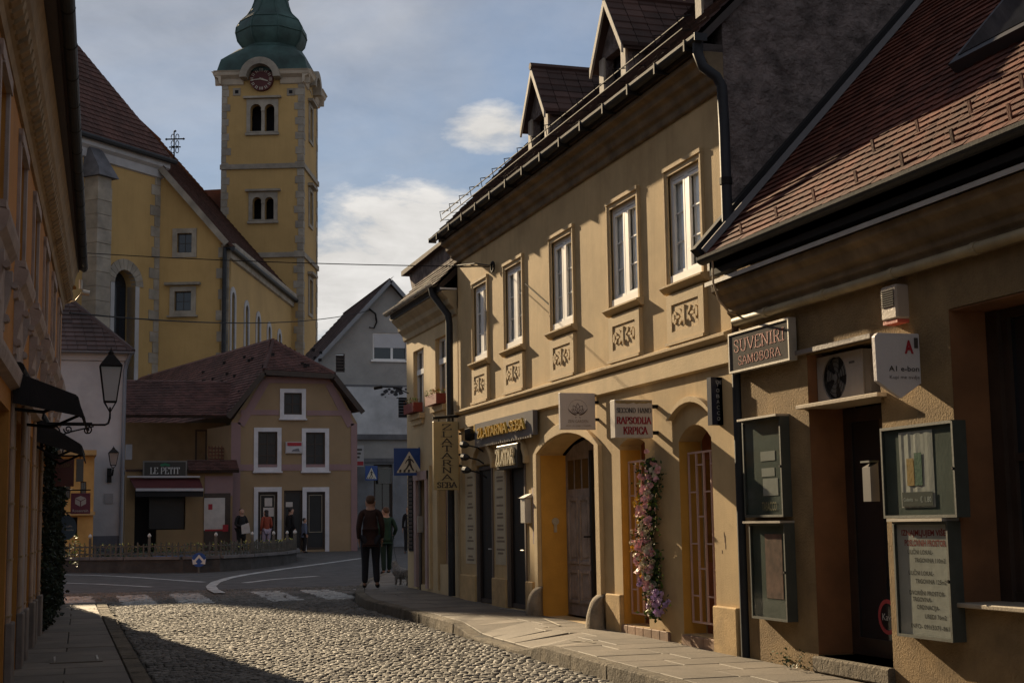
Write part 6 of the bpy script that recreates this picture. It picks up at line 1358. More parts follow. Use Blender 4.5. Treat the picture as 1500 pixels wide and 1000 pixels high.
for p in ((96, 700, 103, 730), (118, 705, 126, 735)): window(fy_, *pxr(*p, fy_), yh, WOODD, w=-.05, t=.03, nx=2, ny=2, mt=.02)

# ================================================================== GREY GABLED HOUSE
YG = 62.0; fg = FX(YG); gg_ = zg(62)
gh = thing('grey_house', (13.5, 64, gg_), 'grey gabled house with half lowered roller blind beyond the square', 'building')
pk = fg.px(570, 412); l_ = fg.px(463, 527); slr = (pk[1]-l_[1])/(pk[0]-l_[0]); xr2 = 18.0; zrr = pk[1]-slr*(xr2-pk[0])
wb = pxr(546, 487, 594, 528, fg); ws = pxr(492, 518, 505, 545, fg); wlv = pxr(583, 582, 600, 612, fg)
dg = pxr(547, 680, 575, 792, fg); zb3 = fg.px(540, 565)[1]
body = [(l_[0]-1.2, gg_-.1), (xr2, gg_-.1), (xr2, zrr), pk, (l_[0]-1.2, pk[1]-slr*(pk[0]-l_[0]+1.2))]
MB().wall(fg, body, [rect(*wb), rect(*ws), rect(wlv[0], wlv[1], wlv[2], wlv[3]), rect(dg[0], dg[1], gg_+.1, dg[3])], .3).build('wall', GREYW, gh)
MB().fb(fg, l_[0], xr2-.4, gg_, 9, -.7, -.6).build('room_back', DARK, gh)
m_ = MB(); m_.wall(fg, rect(l_[0]-1.2, xr2-.0, fg.px(540, 640)[1], zb3), [rect(wlv[0], wlv[1], wlv[2], wlv[3])], .06, .062); m_.build('pale_upper_band', GREYL, gh)
m_ = MB(); m_.fb(fg, l_[0]-1.2, xr2, fg.px(540, 644)[1], fg.px(540, 636)[1], .0, .18); m_.fb(fg, l_[0]-1.2, xr2, fg.px(540, 677)[1], fg.px(540, 671)[1], .0, .12); m_.fb(fg, l_[0]-1.2, xr2, zb3-.03, zb3+.04, .0, .09); each(m_, 'string_course', mat('dark_grey_course', (.13, .13, .14), .9, .2), gh)
m_ = MB(); m_.wall(fg, rect(fg.px(522, 0)[0], xr2, gg_, fg.px(540, 677)[1]), [rect(dg[0], dg[1], gg_+.1, dg[3])], .04, .05); m_.build('rusticated_base', mat('blue_grey_base', (.20, .21, .23), .9, .2, 1, .3, 10, stain=.3, scol=(.1, .1, .11)), gh)
f = window(fg, wb[0], wb[1]+.25, wb[2], wb[3], gh, WHITE, pane=BLKGL, w=-.06, t=.07, nx=2, ny=1, mul=.1); m_ = MB(); m_.fb(fg, wb[0]+.06, wb[1]+.2, wb[2]+(wb[3]-wb[2])*.46, wb[3]-.05, -.08, -.045); m_.build('roller_blind', mat('pale_blind', (.5, .5, .52), .7, .05), f)
m_ = MB(); m_.fb(fg, wb[0]-.1, wb[1]+.3, wb[2]-.08, wb[2]-.0, 0, .1); m_.build('window_sill', WHITE, gh)
m_ = MB()
for k in range(6): m_.fb(fg, ws[0], ws[1], ws[2]+(ws[3]-ws[2])*k/6, ws[2]+(ws[3]-ws[2])*(k+.7)/6, -.1, -.05)
each(m_, 'shutter_board', WOODD, gh)
m_ = MB()
for k in range(7): m_.fb(fg, wlv[0], wlv[1], wlv[2]+(wlv[3]-wlv[2])*k/7, wlv[2]+(wlv[3]-wlv[2])*(k+.5)/7, -.04, .06)
each(m_, 'louvre_board', plain('dark_louvre', (.05, .05, .055)), gh)
window(fg, dg[0], dg[1], gg_+.12, dg[3], gh, WOODD, w=-.1, t=.1, nx=2, ny=1, name='shop_door')
window(fg, *pxr(553, 685, 573, 708, fg), gh, plain('grey_frame', (.14, .13, .12)), w=.10, t=.05, nx=1, ny=1, name='fanlight')
rr = random.Random(8); m_ = MB()
for k in range(26):
    px, py = rr.gauss(578, 9), rr.gauss(573, 4); u, v = fg.px(px, py); s = rr.uniform(.04, .16)
    n = 6; m_.prism(fg, [(u+s*rr.uniform(.5, 1)*math.cos(6.283*q/n), v+s*rr.uniform(.4, .8)*math.sin(6.283*q/n)) for q in range(n)], .062, .066+.0005*k)
m_.build('fallen_plaster', mat('dark_patch', (.04, .04, .045), .95), gh, kind='stuff')
m_ = MB(); pk3 = fg.p(pk[0], pk[1]+.02, .35); LLp = fg.p(l_[0]-1.3, pk[1]-slr*(pk[0]-l_[0]+1.3)+.02, .35); RRp = fg.p(xr2+.2, zrr-.2+.02, .35); bk = V3((0, 11, 0))
roofface([LLp, pk3, pk3+bk, LLp+bk], (0, 3), .3, .3, .03, TW, gh); 
roofface([RRp, pk3, pk3+bk, RRp+bk], (0, 3), .3, .3, .03, TW, gh)
m_ = MB(); m_.bar(LLp+V3((0, -.03, -.06)), pk3+V3((0, -.03, -.06)), .06, .16); m_.bar(RRp+V3((0, -.03, -.06)), pk3+V3((0, -.03, -.06)), .06, .16); each(m_, 'barge_board', plain('blue_grey_board', (.22, .23, .25)), gh)
m_ = MB(); P = [fg.p(*fg.px(*p), .12) for p in ((540, 453), (549, 460), (551, 472), (547, 481), (540, 480))]; m_.tube(P, .04, 6); m_.build('cable_loop', METAL, gh)
c2 = thing('crossing_sign', fg.p(fg.px(544, 0)[0], 3, .6), 'distant small blue pedestrian crossing sign on the grey house wall', 'traffic sign'); f = FX(61.2); r = pxr(535, 682, 553, 703, f); crossing(f, r[0], r[1], r[2], r[3], c2)
MB().tube([f.p((r[0]+r[1])/2, r[2]+.3, -.03), fg.p(fg.px(540, 0)[0], r[2]+.3, .0)], .04, 6).build('bracket', METAL, c2)
f = FX(60.6); r = pxr(516, 652, 533, 683, f); t = thing('projecting_sign', f.p((r[0]+r[1])/2, r[2], 0), 'small pale projecting sign with red corner between the peach and grey houses', 'sign')
MB().fb(f, *r, -.1, 0).build('board', plain('pale_board', (.38, .37, .38)), t); m_ = MB()
for k in range(3): m_.fb(f, r[0]+.08, r[1]-.08-.05*k, r[3]-.22-.16*k, r[3]-.14-.16*k, 0, .01)
m_.build('lettering', INK, t, kind='stuff'); MB().fb(f, r[0]+.2, r[1]-.02, r[2]+.05, r[2]+.22, .0, .01).build('red_corner', RED2, t)

# ================================================================== CHURCH
CAZ = rad(19.7); cF = V3((math.sin(CAZ), math.cos(CAZ), 0)); cR = V3((math.cos(CAZ), -math.sin(CAZ), 0))
def dirpx(x, y=600): d = ray(x, y); return V3((d.x, d.y, 0)).normalized()
def at_range(x, D, y=600): return dirpx(x, y)*D
chx = thing('church', (0, 95, 1), 'yellow church with steep dark tiled roof, stone corners and arched windows rising behind the houses', 'building')
N0 = at_range(336, 85); fN = Fr(N0, cR, -cF)                    # nave east gable plane
e_ = fN.px(335, 353); top = fN.px(236, 240); slg = (top[1]-e_[1])/(e_[0]-top[0])
half = 10.6; rdg = (e_[0]-half, e_[1]+slg*half)
GB_ = 0.5
w_s = pxr(260, 342, 281, 370, fN); w_l = pxr(256, 427, 280, 455, fN)
body = [(e_[0]-2*half, GB_), (e_[0], GB_), (e_[0], e_[1]), rdg, (e_[0]-2*half, e_[1])]
MB().wall(fN, body, [rect(*w_s), rect(*w_l)], .6).build('gable_wall', YCH, chx)
# side wall (faces right) with arched windows
fS = Fr(N0+cR*e_[0], cF, cR); LN = 19.5; wn_ = []
for px, yt, yb in ((341, 428, 505), (361, 447, 520), (378, 463, 530), (394, 478, 540), (409, 488, 545)):
    u, v = fS.px(px, yt); u2, v2 = fS.px(px, yb); wn_.append((u-.42, u+.42, v2-1.5, v-.42))
MB().wall(fS, rect(.0, LN+3, GB_, e_[1]-.1), [archhole(a, b, c, d, .42, 8) for a, b, c, d in wn_], .5).build('side_wall', YCH, chx)
for a, b, c, d in wn_:
    m_ = MB(); o = archhole(a-.32, b+.32, c, d, .74, 8); i = archhole(a, b, c+.01, d, .42, 8); m_.wall(fS, o, [i], .1, .06); sw_ = m_.build('window_surround', mat('church_white_trim', (.42, .41, .42), .9, .1, 1, .1), chx); MB().prism(fS, archhole(a, b, c, d, .42, 8), -.3, -.25).build('church_pane', BLKGL, sw_)
# roof
m_ = MB(); ov = .5
E_ = fN.p(e_[0]+.35, e_[1]-.35*slg, ov); Rg = fN.p(rdg[0], rdg[1], ov); El = fN.p(e_[0]-2*half-.35, e_[1]-.35*slg, ov); bk = cF*(LN+3.5)
roofface([E_, Rg, Rg+bk, E_+bk], (0, 3), .42, .4, .05, TILEC, chx, base=TILEC); roofface([El, Rg, Rg+bk, El+bk], (0, 3), .6, .4, .05, TILEC, chx, base=TILEC, strip=True)
m_ = MB(); m_.bar(fN.p(e_[0], e_[1]-.25, .28), fN.p(rdg[0], rdg[1]-.25, .28), .5, .35); m_.build('raking_cornice', STONE, chx)
m_ = MB(); m_.profile([(0, -.9), (.15, -.85), (.2, -.4), (.4, -.3), (.4, 0), (0, 0)], cR, fN.p(e_[0], e_[1]-.15, 0), fN.p(e_[0], e_[1]-.15, 0)+cF*LN); m_.build('eave_cornice', STONE, chx)
MB().tube([E_+V3((0, 0, -.15)), E_+V3((0, 0, -.15))+bk], .14, 8).build('gutter', DKPIPE, chx)
pd = fN.px(331, 372); MB().tube([fN.p(e_[0]+.3, e_[1]-.5, .2), fN.p(pd[0], pd[1]+.3, .3), fN.p(pd[0], pd[1]-.3, .3), fN.p(pd[0]-.03, 3, .3)], .13, 8).build('downpipe', DKPIPE, chx)
# quoins
def quoins(fr, u, v0, v1, parent, side=-1, w=.03, h=.62, a=.7, b=.42, m=STONE):
    v = v0; k = 0
    while v < v1: 
        L_ = (a if k % 2 else b)*random.uniform(.85, 1.15); MB().fb(fr, min(u, u+side*L_), max(u, u+side*L_), v+.015, min(v+h, v1)-.015, -.05, w+random.uniform(0, .02)).build('quoin', m, parent); v += h; k += 1
quoins(fN, e_[0]+.03, 8, e_[1]-.2, chx)
for r in (w_s, w_l): 
    surround(fN, *r, .28, .08, chx, STONE); window(fN, *r, chx, WOODD, w=-.15, t=.06, nx=2, ny=2)
m_ = MB(); r = w_l; m_.fb(fN, r[0]-.55, r[1]+.55, r[3]+.35, r[3]+.5, 0, .35); m_.fb(fN, r[0]-.4, r[1]+.4, r[2]-.38, r[2]-.28, 0, .25); each(m_, 'window_hood', STONE, chx)
# choir in front: its wall runs from the gable towards the viewer's left
C0 = fN.p(top[0]+.0, 0, 0); az2 = rad(46); cu = V3((math.sin(az2), math.cos(az2), 0)); fC = Fr(C0, cu, V3((cu.y, -cu.x, 0)) if 1 else 0)
fC = Fr(C0, cu, V3((math.cos(az2), -math.sin(az2), 0)))
cl = fC.px(100, 195); e2 = fC.px(233, 239)[1]; rw = fC.px(163, 405); rx = fC.px(199, 405); c_big = fC.px(182, 392); ub = fC.px(165, 480)[0], fC.px(199, 480)[0]
bigu = (fC.px(166, 480)[0], fC.px(197, 480)[0]); vsb = fC.px(182, 395)[1]-(bigu[1]-bigu[0])/2
MB().wall(fC, rect(cl[0]-6, 0, GB_, e2), [archhole(bigu[0], bigu[1], 6.5, vsb, (bigu[1]-bigu[0])/2, 14)], .9).build('choir_wall', YCH, chx)
Rb = (bigu[1]-bigu[0])/2; cb_ = (bigu[0]+bigu[1])/2; MB().prism(fC, archhole(bigu[0], bigu[1], 6.5, vsb, Rb, 14), -.75, -.7).build('church_pane', BLKGL, chx)
for k in range(11):
    a0, a1 = math.pi*k/11+.01, math.pi*(k+1)/11-.01; MB().prism(fC, [(cb_+r_*math.cos(a), vsb+r_*math.sin(a)) for r_, a in ((Rb, a0), (Rb+.62, a0), (Rb+.62, a1), (Rb, a1))], -.3, .06).build('voussoir', STONE, chx)
m_ = MB(); m_.fb(fC, bigu[1]-.0, bigu[1]+.3, 6.5, vsb, -.6, .05); m_.fb(fC, bigu[0]-.3, bigu[0], 6.5, vsb, -.6, .05); each(m_, 'window_jamb', mat('church_white_trim', (.42, .41, .42)), chx)
quoins(fC, -.05, 8, e2-.8, chx, side=-1, a=.75, b=.45)
m_ = MB(); m_.profile([(0, -1.0), (.15, -.95), (.2, -.5), (.45, -.35), (.45, 0), (0, 0)], fC.N, fC.p(cl[0]-6, e2+.05), fC.p(.3, e2+.05)); m_.build('eave_cornice', mat('church_white_trim', (.42, .41, .42)), chx)
MB().tube([fC.p(cl[0]-6, e2+.1, .7), fC.p(.5, e2+.1, .7)], .16, 8).build('gutter', DKPIPE, chx)
# choir roof rising to a point on the nave gable
apx = onP(104, 55, fN.p(0, 0, .6), fN.N); A_ = fC.p(.6, e2+.1, .55); B_ = fC.p(cl[0]-6, e2+.1, .55)
lf_ = fN.p(e_[0]-2*half, e2+.1, .6)
roofface([B_, A_, apx], (0, 1), .42, .4, .05, TILEC, chx, base=TILEC); roofface([B_, lf_, apx], (0, 1), .6, .4, .05, TILEC, chx, base=TILEC, strip=True)
m_ = MB(); P0 = fC.p(cl[0]-6, 0); P1 = fN.p(e_[0]-2*half, 0, 0); m_.quad(P0+V3((0, 0, GB_)), P1+V3((0, 0, GB_)), P1+V3((0, 0, e2)), P0+V3((0, 0, e2))); m_.build('choir_wall', YCH, chx)
# buttress with sloping slate cap
bu0, bu1 = fC.px(121, 400)[0], fC.px(141, 400)[0]; bt = fC.px(131, 262)[1]; wb_ = 1.3
m_ = MB(); m_.fb(fC, bu0, bu1, GB_, bt, 0, wb_-.3); m_.build('buttress', STONE, chx)
v = 6; 
while v < bt-.6: MB().fb(fC, bu0-.03, bu1+.03, v+.02, v+.78, -.1, wb_-.27+random.uniform(0, .03)).build('buttress_stone', STONE, chx); v += .8
m_ = MB(); m_.hexa([fC.p(bu0-.2, bt, wb_), fC.p(bu1+.3, bt, wb_), fC.p(bu1+.3, bt, 0), fC.p(bu0-.2, bt, 0), fC.p(bu0, bt+.5, wb_*.8), fC.p(bu1, bt+.5, wb_*.8), fC.p(bu1-.2, bt+2.3, 0), fC.p(bu0, bt+2.3, 0)]); m_.build('buttress_cap', mat('slate_cap', (.11, .11, .125), .8, .3, 1, .3, 10), chx)
# small cross on the nave ridge end
fk = Fr(N0+cF*14, cR, -cF); k0 = fk.px(256, 232); k1 = fk.px(255, 193); m_ = MB(); H_ = k1[1]-k0[1]; s = .05
m_.tube([fk.p(k0[0], k0[1]-2), fk.p(k1[0], k1[1])], s, 6); 
for t, wd_ in ((.72, .55), (.42, .40)): m_.tube([fk.p(k0[0]-wd_, k0[1]+H_*t), fk.p(k0[0]+wd_, k0[1]+H_*t)], s, 6)
for sx in (-1, 1):
    for t in (.30, .55, .80): m_.tube([fk.p(k0[0]+sx*(.05+.22*(1-math.cos(a))*.5), k0[1]+H_*t+.2*math.sin(a)) for a in [i*math.pi/5 for i in range(11)]], .03, 4, caps=False)
for p in ((0, 1.02), (-.6, .72), (.6, .72)): m_.lathe(fk.p(k0[0]+p[0], k0[1]+H_*p[1]-.08), [(.02, 0), (.09, .05), (.09, .1), (.02, .16)], 8)
m_.build('roof_cross', METAL, chx)

# ---- bell tower
T0 = at_range(443, 104); fT = Fr(T0, cR, -cF); tl = fT.px(323, 400)[0]; TW_ = -tl; fT2 = Fr(T0, cF, cR)
tw = thing('bell_tower', T0+cR*(tl/2)+cF*(TW_/2), 'tall yellow church tower with red clock, paired arched openings and green copper onion dome', 'tower')
zc = fT.px(384, 117)[1]; ztop = fT.px(384, 112)[1]+.3; bz = [fT.px(384, y)[1] for y in (244, 374)]
def belfry(px0, px1, yt, ymid, yb): a = pxr(px0, yt, px1, yb, fT); return a
bels = [(pxr(367, 153, 383, 193, fT), pxr(388, 153, 402, 193, fT)), (pxr(370, 289, 383, 322, fT), pxr(388, 289, 401, 322, fT))]
def ah(r): w_ = (r[1]-r[0])/2; return archhole(r[0], r[1], r[2], r[3]-w_, w_, 8)
MB().wall(fT, rect(tl, 0, GB_, ztop), [ah(r) for p in bels for r in p], .6).build('front_wall', YCH, tw)
sd = []
for y0, y1 in ((160, 215), (290, 330), (417, 460)):
    a = fT2.px(457, (y0+y1)/2); b = fT2.px(455, y0)[1]; c = fT2.px(455, y1)[1]; sd.append((TW_/2-.6, TW_/2+.6, a[1]-1.2, a[1]+1.3))
MB().wall(fT2, rect(0.005, TW_, GB_, ztop), [rect(*r) for r in sd], .6).build('side_wall', YCH, tw)
m_ = MB(); m_.fb(fT, tl, tl+.5, GB_, ztop, -TW_, -.6); m_.fb(fT, tl+.5, -.02, GB_, ztop, -TW_, -TW_+.5); each(m_, 'rear_wall', YCH, tw); MB().fb(fT, tl+.6, -.7, 4, ztop, -1.5, -1.4).build('bell_chamber_dark', DARK, tw); MB().fb(fT2, .8, TW_-.8, 4, ztop, -1.0, -.9).build('bell_chamber_dark', DARK, tw)
for r in sd: surround(fT2, *r, .25, .1, tw, STONE); m_ = MB(); m_.fb(fT2, r[0]-.5, r[1]+.5, r[3]+.3, r[3]+.5, 0, .4); m_.build('window_hood', STONE, tw)
for p in bels:
    u0, u1 = p[0][0], p[1][1]; v0, v1 = p[0][2], p[0][3]; m_ = MB(); m_.wall(fT, rect(u0-.28, u1+.28, v0-.05, v1+.35), [ah((a, b, c+.03, d)) for a, b, c, d in p], .2, .07); sr = m_.build('belfry_surround', STONE, tw)
    m_ = MB(); m_.fb(fT, u0-.5, u1+.5, v1+.40, v1+.55, 0, .3); m_.fb(fT, u0-.35, u1+.35, v0-.28, v0-.10, 0, .18); m_.fb(fT, (p[0][1]+p[1][0])/2-.14, (p[0][1]+p[1][0])/2+.14, v1-(p[0][1]-p[0][0])/2-.15, v1-(p[0][1]-p[0][0])/2+.0, .0, .14); each(m_, 'belfry_ledge', STONE, sr)
for z in bz:
    m_ = MB(); m_.fb(fT, tl-.1, .1, z-.18, z+.18, -.02, .14); m_.fb(fT2, -.1, TW_+.1, z-.18, z+.18, -.02, .139); each(m_, 'string_course', STONE, tw)
for fr, u, s in ((fT, .03, -1), (fT, tl-.03, 1), (fT2, -.03, 1), (fT2, TW_, -1)): quoins(fr, u, 6, ztop-.4, tw, side=s, h=.55, a=.62, b=.42)
# cornice that rises over the clock
uc, vc = fT.px(384, 118); RC = (fT.px(401, 118)[0]-fT.px(367, 118)[0])/2
def clockface(fr, uc, vc, RC, par):
    m_ = MB(); zc0 = vc-.05; o = []; R2 = RC+.62
    m_.prism(fr, [(uc+R2*math.cos(a), vc+R2*math.sin(a)) for a in [math.pi*i/16 for i in range(17)]]+[(uc+(RC+.12)*math.cos(a), vc+(RC+.12)*math.sin(a)) for a in [math.pi*(16-i)/16 for i in range(17)]], -.1, 1.0); m_.build('clock_arch', STONE, par)
    f_ = MB().prism(fr, [(uc+RC*math.cos(6.283*i/32), vc+RC*math.sin(6.283*i/32)) for i in range(32)], 0, .32).build('clock_face', mat('maroon_clock_face', (.075, .012, .012), .6, .1), par)
    n_ = MB()
    for k in range(12):
        a = k*math.pi/6; d = (math.sin(a), math.cos(a)); n2 = (d[1], -d[0])
        for off in ((-.10, 0, .10) if k % 3 == 0 else (-.06, .06)): n_.hexa([fr.p(uc+d[0]*r_+n2[0]*(off+q), vc+d[1]*r_+n2[1]*(off+q), w_) for w_ in (.32, .35) for r_, q in ((RC*.68, -.022), (RC*.68, .022), (RC*.93, .022), (RC*.93, -.022))])
    n_.build('clock_numerals', plain('pale_gold', (.45, .40, .33)), f_, kind='stuff')
    for a, L_, w2 in ((rad(265), .82, .04), (rad(108), .6, .07)):
        h_ = MB(); d = (math.sin(a), math.cos(a)); n2 = (d[1], -d[0]); h_.hexa([fr.p(uc+d[0]*r_*RC+n2[0]*q, vc+d[1]*r_*RC+n2[1]*q, w_) for w_ in (.36, .39) for r_, q in ((-.15, -w2), (-.15, w2), (L_, w2*.5), (L_, -w2*.5))]); h_.build('clock_hand', plain('pale_gold', (.45, .40, .33)), f_)
clockface(fT, uc, vc, RC, tw); clockface(Fr(fT2.O-cR*.35, cF, cR), TW_/2, vc, RC, tw)
PRF = [(0, -.95), (.12, -.9), (.2, -.5), (.55, -.3), (.62, -.1), (.72, .0), (0, .05)]
m_ = MB()
for fr, a, b, c in ((fT, tl-.5, .5, uc), (fT2, -.5, TW_+.5, TW_/2)):
    for s0, s1 in ((a, c-RC-.5), (c+RC+.5, b)): m_.profile(PRF, fr.N, fr.p(s0, ztop), fr.p(s1, ztop))
m_.profile(PRF, -cR, fT.p(tl, ztop, .5), fT.p(tl, ztop, -TW_-.5)); m_.profile(PRF, cF, fT.p(tl-.5, ztop, -TW_), fT.p(.5, ztop, -TW_)); each(m_, 'cornice', mat('church_buff_cornice', (.45, .38, .30), .9, .1), tw)
m_ = MB()
for px in (347, 426): q = fT.px(px, 135); m_.wall(fT, rect(q[0]-.28, q[0]+.28, q[1]-.28, q[1]+.28), [rect(q[0]-.13, q[0]+.13, q[1]-.13, q[1]+.13)], .1, .05); 
each(m_, 'vent_surround', STONE, tw); m_ = MB()
for px in (347, 426): q = fT.px(px, 135); m_.fb(fT, q[0]-.13, q[0]+.13, q[1]-.13, q[1]+.13, .0, .02)
each(m_, 'vent_hole', DARK, tw)
# onion dome: square-ish skirt melting into an octagonal bulb
ctr = T0+cR*(tl/2)-(-cF)*(TW_/2)*1.0; ctr = fT.p(tl/2, 0, -TW_/2)
def ry(y): return onP(394, y, ctr, fT.N).z
def rw_(x0, x1, y): return (onP(x1, y, ctr, fT.N)-onP(x0, y, ctr, fT.N)).dot(cR)/2
pr_ = [(rw_(330, 463, 108), ztop+.02, 1), (rw_(331, 458, 103), ry(105), .9), (rw_(335, 450, 92), ry(93), .55), (rw_(341, 445, 84), ry(84), .3), (rw_(351, 436, 79), ry(79), .1), (rw_(352, 435, 74), ry(75), .0), (rw_(345, 443, 64), ry(66), 0), (rw_(342, 446, 54), ry(54), 0), (rw_(343, 445, 46), ry(46), 0), (rw_(349, 439, 36), ry(36), 0), (rw_(359, 430, 27), ry(27), 0), (rw_(367, 424, 16), ry(16), 0), (rw_(370, 420, 6), ry(6), 0), (rw_(371, 419, 1), ry(1), 0), (rw_(368, 420, -2), ry(-2), 0), (rw_(374, 414, -4), ry(-4), 0), (rw_(376, 412, -30), ry(-30), 0), (rw_(370, 418, -33), ry(-33), 0), (rw_(384, 404, -55), ry(-55), 0), (.12, ry(-80), 0)]
vs = []; NS_ = 32; ca_ = -CAZ
for r, z, sq in pr_:
    for k in range(NS_):
        a = 2*math.pi*(k+.0)/NS_; c, s = math.cos(a), math.sin(a); sqr = 1/max(abs(c), abs(s)); oc = math.cos(math.pi/8)/math.cos(((a+math.pi/8) % (math.pi/4))-math.pi/8)*1.0
        rr_ = r*((1-sq)*oc+sq*sqr*.97); vs.append(ctr+V3((0, 0, z))+cR*(rr_*c)+cF*(rr_*s))
fs = [(i*NS_+k, i*NS_+(k+1) % NS_, (i+1)*NS_+(k+1) % NS_, (i+1)*NS_+k) for i in range(len(pr_)-1) for k in range(NS_)]+[tuple(range(NS_))]
dm_ = MB().add(vs, fs).build('onion_dome', COPPER, tw, smooth=True); m_ = MB()
for k in range(8):
    a = 2*math.pi*k/8+math.pi/8; P = []
    for r, z, sq in pr_[5:14]:
        P.append(ctr+V3((0, 0, z))+cR*(r*.995*math.cos(a))+cF*(r*.995*math.sin(a)))
    m_.tube(P, .06, 5)
each(m_, 'standing_seam', COPPER, dm_)
m_ = MB()
for r, z, sq in (pr_[7], pr_[9], pr_[4]): m_.tube([ctr+V3((0, 0, z))+cR*((r*(math.cos(math.pi/8)/math.cos(((a+math.pi/8) % (math.pi/4))-math.pi/8))+.02)*math.cos(a))+cF*((r*(math.cos(math.pi/8)/math.cos(((a+math.pi/8) % (math.pi/4))-math.pi/8))+.02)*math.sin(a)) for a in [2*math.pi*i/32 for i in range(33)]], .05, 4, caps=False)
each(m_, 'dome_band', COPPER, dm_)
m_ = MB(); m_.lathe(ctr+V3((0, 0, ry(-80))), [(.1, -.2), (.3, .1), (.35, .4), (.1, .7), (.05, .8), (.05, 2.4)], 10); m_.build('finial', mat('dull_gilt', (.4, .3, .1), .4, metal=.8), tw)
# lower ridge of the long roof beside the tower
q = [fT.px(*p, -2.0) for p in ((288, 279), (326, 277), (326, 352), (300, 352))]; MB().prism(fT, q, -4.5, -2.0).build('connecting_roof', TILEC, chx)

# ================================================================== PLANTED ISLAND, FENCE, ARROW SIGN
STW = mat('dark_kerb_wall', (.055, .05, .048), .9, .3, 2, .5, 20, stain=.4, scol=(.02, .02, .02))
isl = thing('planted_island', (2, 45, zg(43)), 'low dark stone planted island edged with flowers in front of the cafe', 'flower bed')
edge = [(-6, 44.0), (-2, 43.2), (.2, 42.0), (1.9, 40.6), (3.3, 39.75), (4.3, 39.9), (5.3, 41.2), (6.6, 43.8), (7.5, 47), (8.0, 50.5)]
fI = lambda z: [V3((x, y, z)) for x, y in edge]+[V3((7.4, 53, z)), V3((-6, 53, z))]
m_ = MB(); lo, hi = fI(.3), fI(.82); n = len(lo); m_.add(lo+hi, [(i, (i+1) % n, n+(i+1) % n, n+i) for i in range(n)]+[tuple(range(n, 2*n))]); m_.build('stone_wall', STW, isl)
for i in range(len(edge)-1):
    a, b = V3((*edge[i], .82)), V3((*edge[i+1], .82)); L_ = (b-a).length; k = max(1, int(L_/.9))
    for j in range(k): p, q = a+(b-a)*(j/k), a+(b-a)*((j+.985)/k); MB().bar(p+V3((0, .1, .04)), q+V3((0, .1, .04)), .26, .08).build('coping_stone', mat('coping', (.13, .12, .12), .9, .2, 3, .3, 20, rnd=.2), isl)
m_ = MB(); a, b = V3((2.6, 40.22, .905)), V3((3.6, 39.85, .905)); m_.bar(a+V3((0, .06, 0)), b+V3((0, .06, 0)), .12, .012); m_.build('blue_strip', plain('blue_strip', (.05, .12, .35)), isl)
rr = random.Random(21); g1 = MB(); g2_ = MB()
def along(t):
    d = [0]; 
    for p, q in zip(edge, edge[1:]): d.append(d[-1]+math.hypot(q[0]-p[0], q[1]-p[1]))
    s = t*d[-1]
    for i in range(len(edge)-1):
        if s <= d[i+1]+1e-6: k = (s-d[i])/(d[i+1]-d[i]); return edge[i][0]+(edge[i+1][0]-edge[i][0])*k, edge[i][1]+(edge[i+1][1]-edge[i][1])*k
    return edge[-1]
for k in range(3200):
    x, y = along(rr.random()); y += .35+rr.random()*.9; x -= .1; z = .82+rr.random()*.42; d = V3((rr.gauss(0, 1), rr.gauss(0, 1), rr.gauss(.6, .6))).normalized()*.07; e = d.cross(V3((rr.gauss(0, 1), rr.gauss(0, 1), 1))).normalized()*.022; c = V3((x, y, z))
    (g2_ if z > 1.12 and rr.random() < .45 else g1).add([c, c+d*.5+e, c+d, c+d*.5-e], [(0, 1, 2, 3)])
g1.build('bedding_plants', LEAF, isl, kind='stuff'); g2_.build('yellow_blooms', mat('yellow_bloom', (.42, .38, .10), .7, .2, 20, 0, rnd=.3), isl, kind='stuff')
fn_ = thing('picket_fence', (2, 41, .86), 'low weathered picket fence running round the planted island', 'fence'); FW = mat('weathered_fence', (.10, .093, .08), .8, .2, 5, .2, 40)
tot = 0
for p, q in zip(edge, edge[1:]): tot += math.hypot(q[0]-p[0], q[1]-p[1])
N_ = int(tot/.17); pts_ = [along((i+.5)/N_) for i in range(N_)]
pm = bpy.data.meshes.new('picket'); pm.from_pydata([(-.022, -.01, 0), (.022, -.01, 0), (.022, .01, 0), (-.022, .01, 0), (-.022, -.01, .36), (.022, -.01, .36), (.022, .01, .36), (-.022, .01, .36), (0, -.01, .40), (0, .01, .40)], [], [(0, 1, 5, 8, 4), (3, 7, 9, 6, 2), (0, 4, 7, 3), (1, 2, 6, 5), (4, 8, 9, 7), (8, 5, 6, 9), (0, 3, 2, 1)]); pm.update(); pm.materials.append(FW)
for i, (x, y) in enumerate(pts_):
    if i % 11: inst('picket', pm, fn_, (x, y+.12, .86), (0, 0, 0), (1, 1, random.uniform(.88, 1.12)))
    else:
        MB().box(x-.035, x+.035, y+.09, y+.16, .85, 1.40).build('fence_post', FW, fn_); m_ = MB(); m_.lathe((x, y+.125, 1.40), [(.01, 0), (.045, .03), (.05, .06), (.03, .10), (.005, .12)], 8); m_.build('post_knob', plain('knob_white', (.45, .44, .42)), fn_)
for z in (.97, 1.17):
    for p, q in zip(edge, edge[1:]): MB().bar((p[0], p[1]+.14, z), (q[0], q[1]+.14, z), .02, .035).build('fence_rail', FW, fn_)
ya = 39.45; f = FX(ya); c0 = f.px(291.5, 819.5); RA = (f.px(302, 819)[0]-f.px(281, 819)[0])/2
ar = thing('arrow_sign', (c0[0], ya, zg(ya)), 'small round blue sign with white split arrows at the tip of the planted island', 'traffic sign')
MB().prism(f, [(c0[0]+RA*math.cos(6.283*i/28), c0[1]+RA*math.sin(6.283*i/28)) for i in range(28)], -.02, 0).build('disc', MATS['traffic_blue'], ar)
m_ = MB(); cu_, cv_ = c0
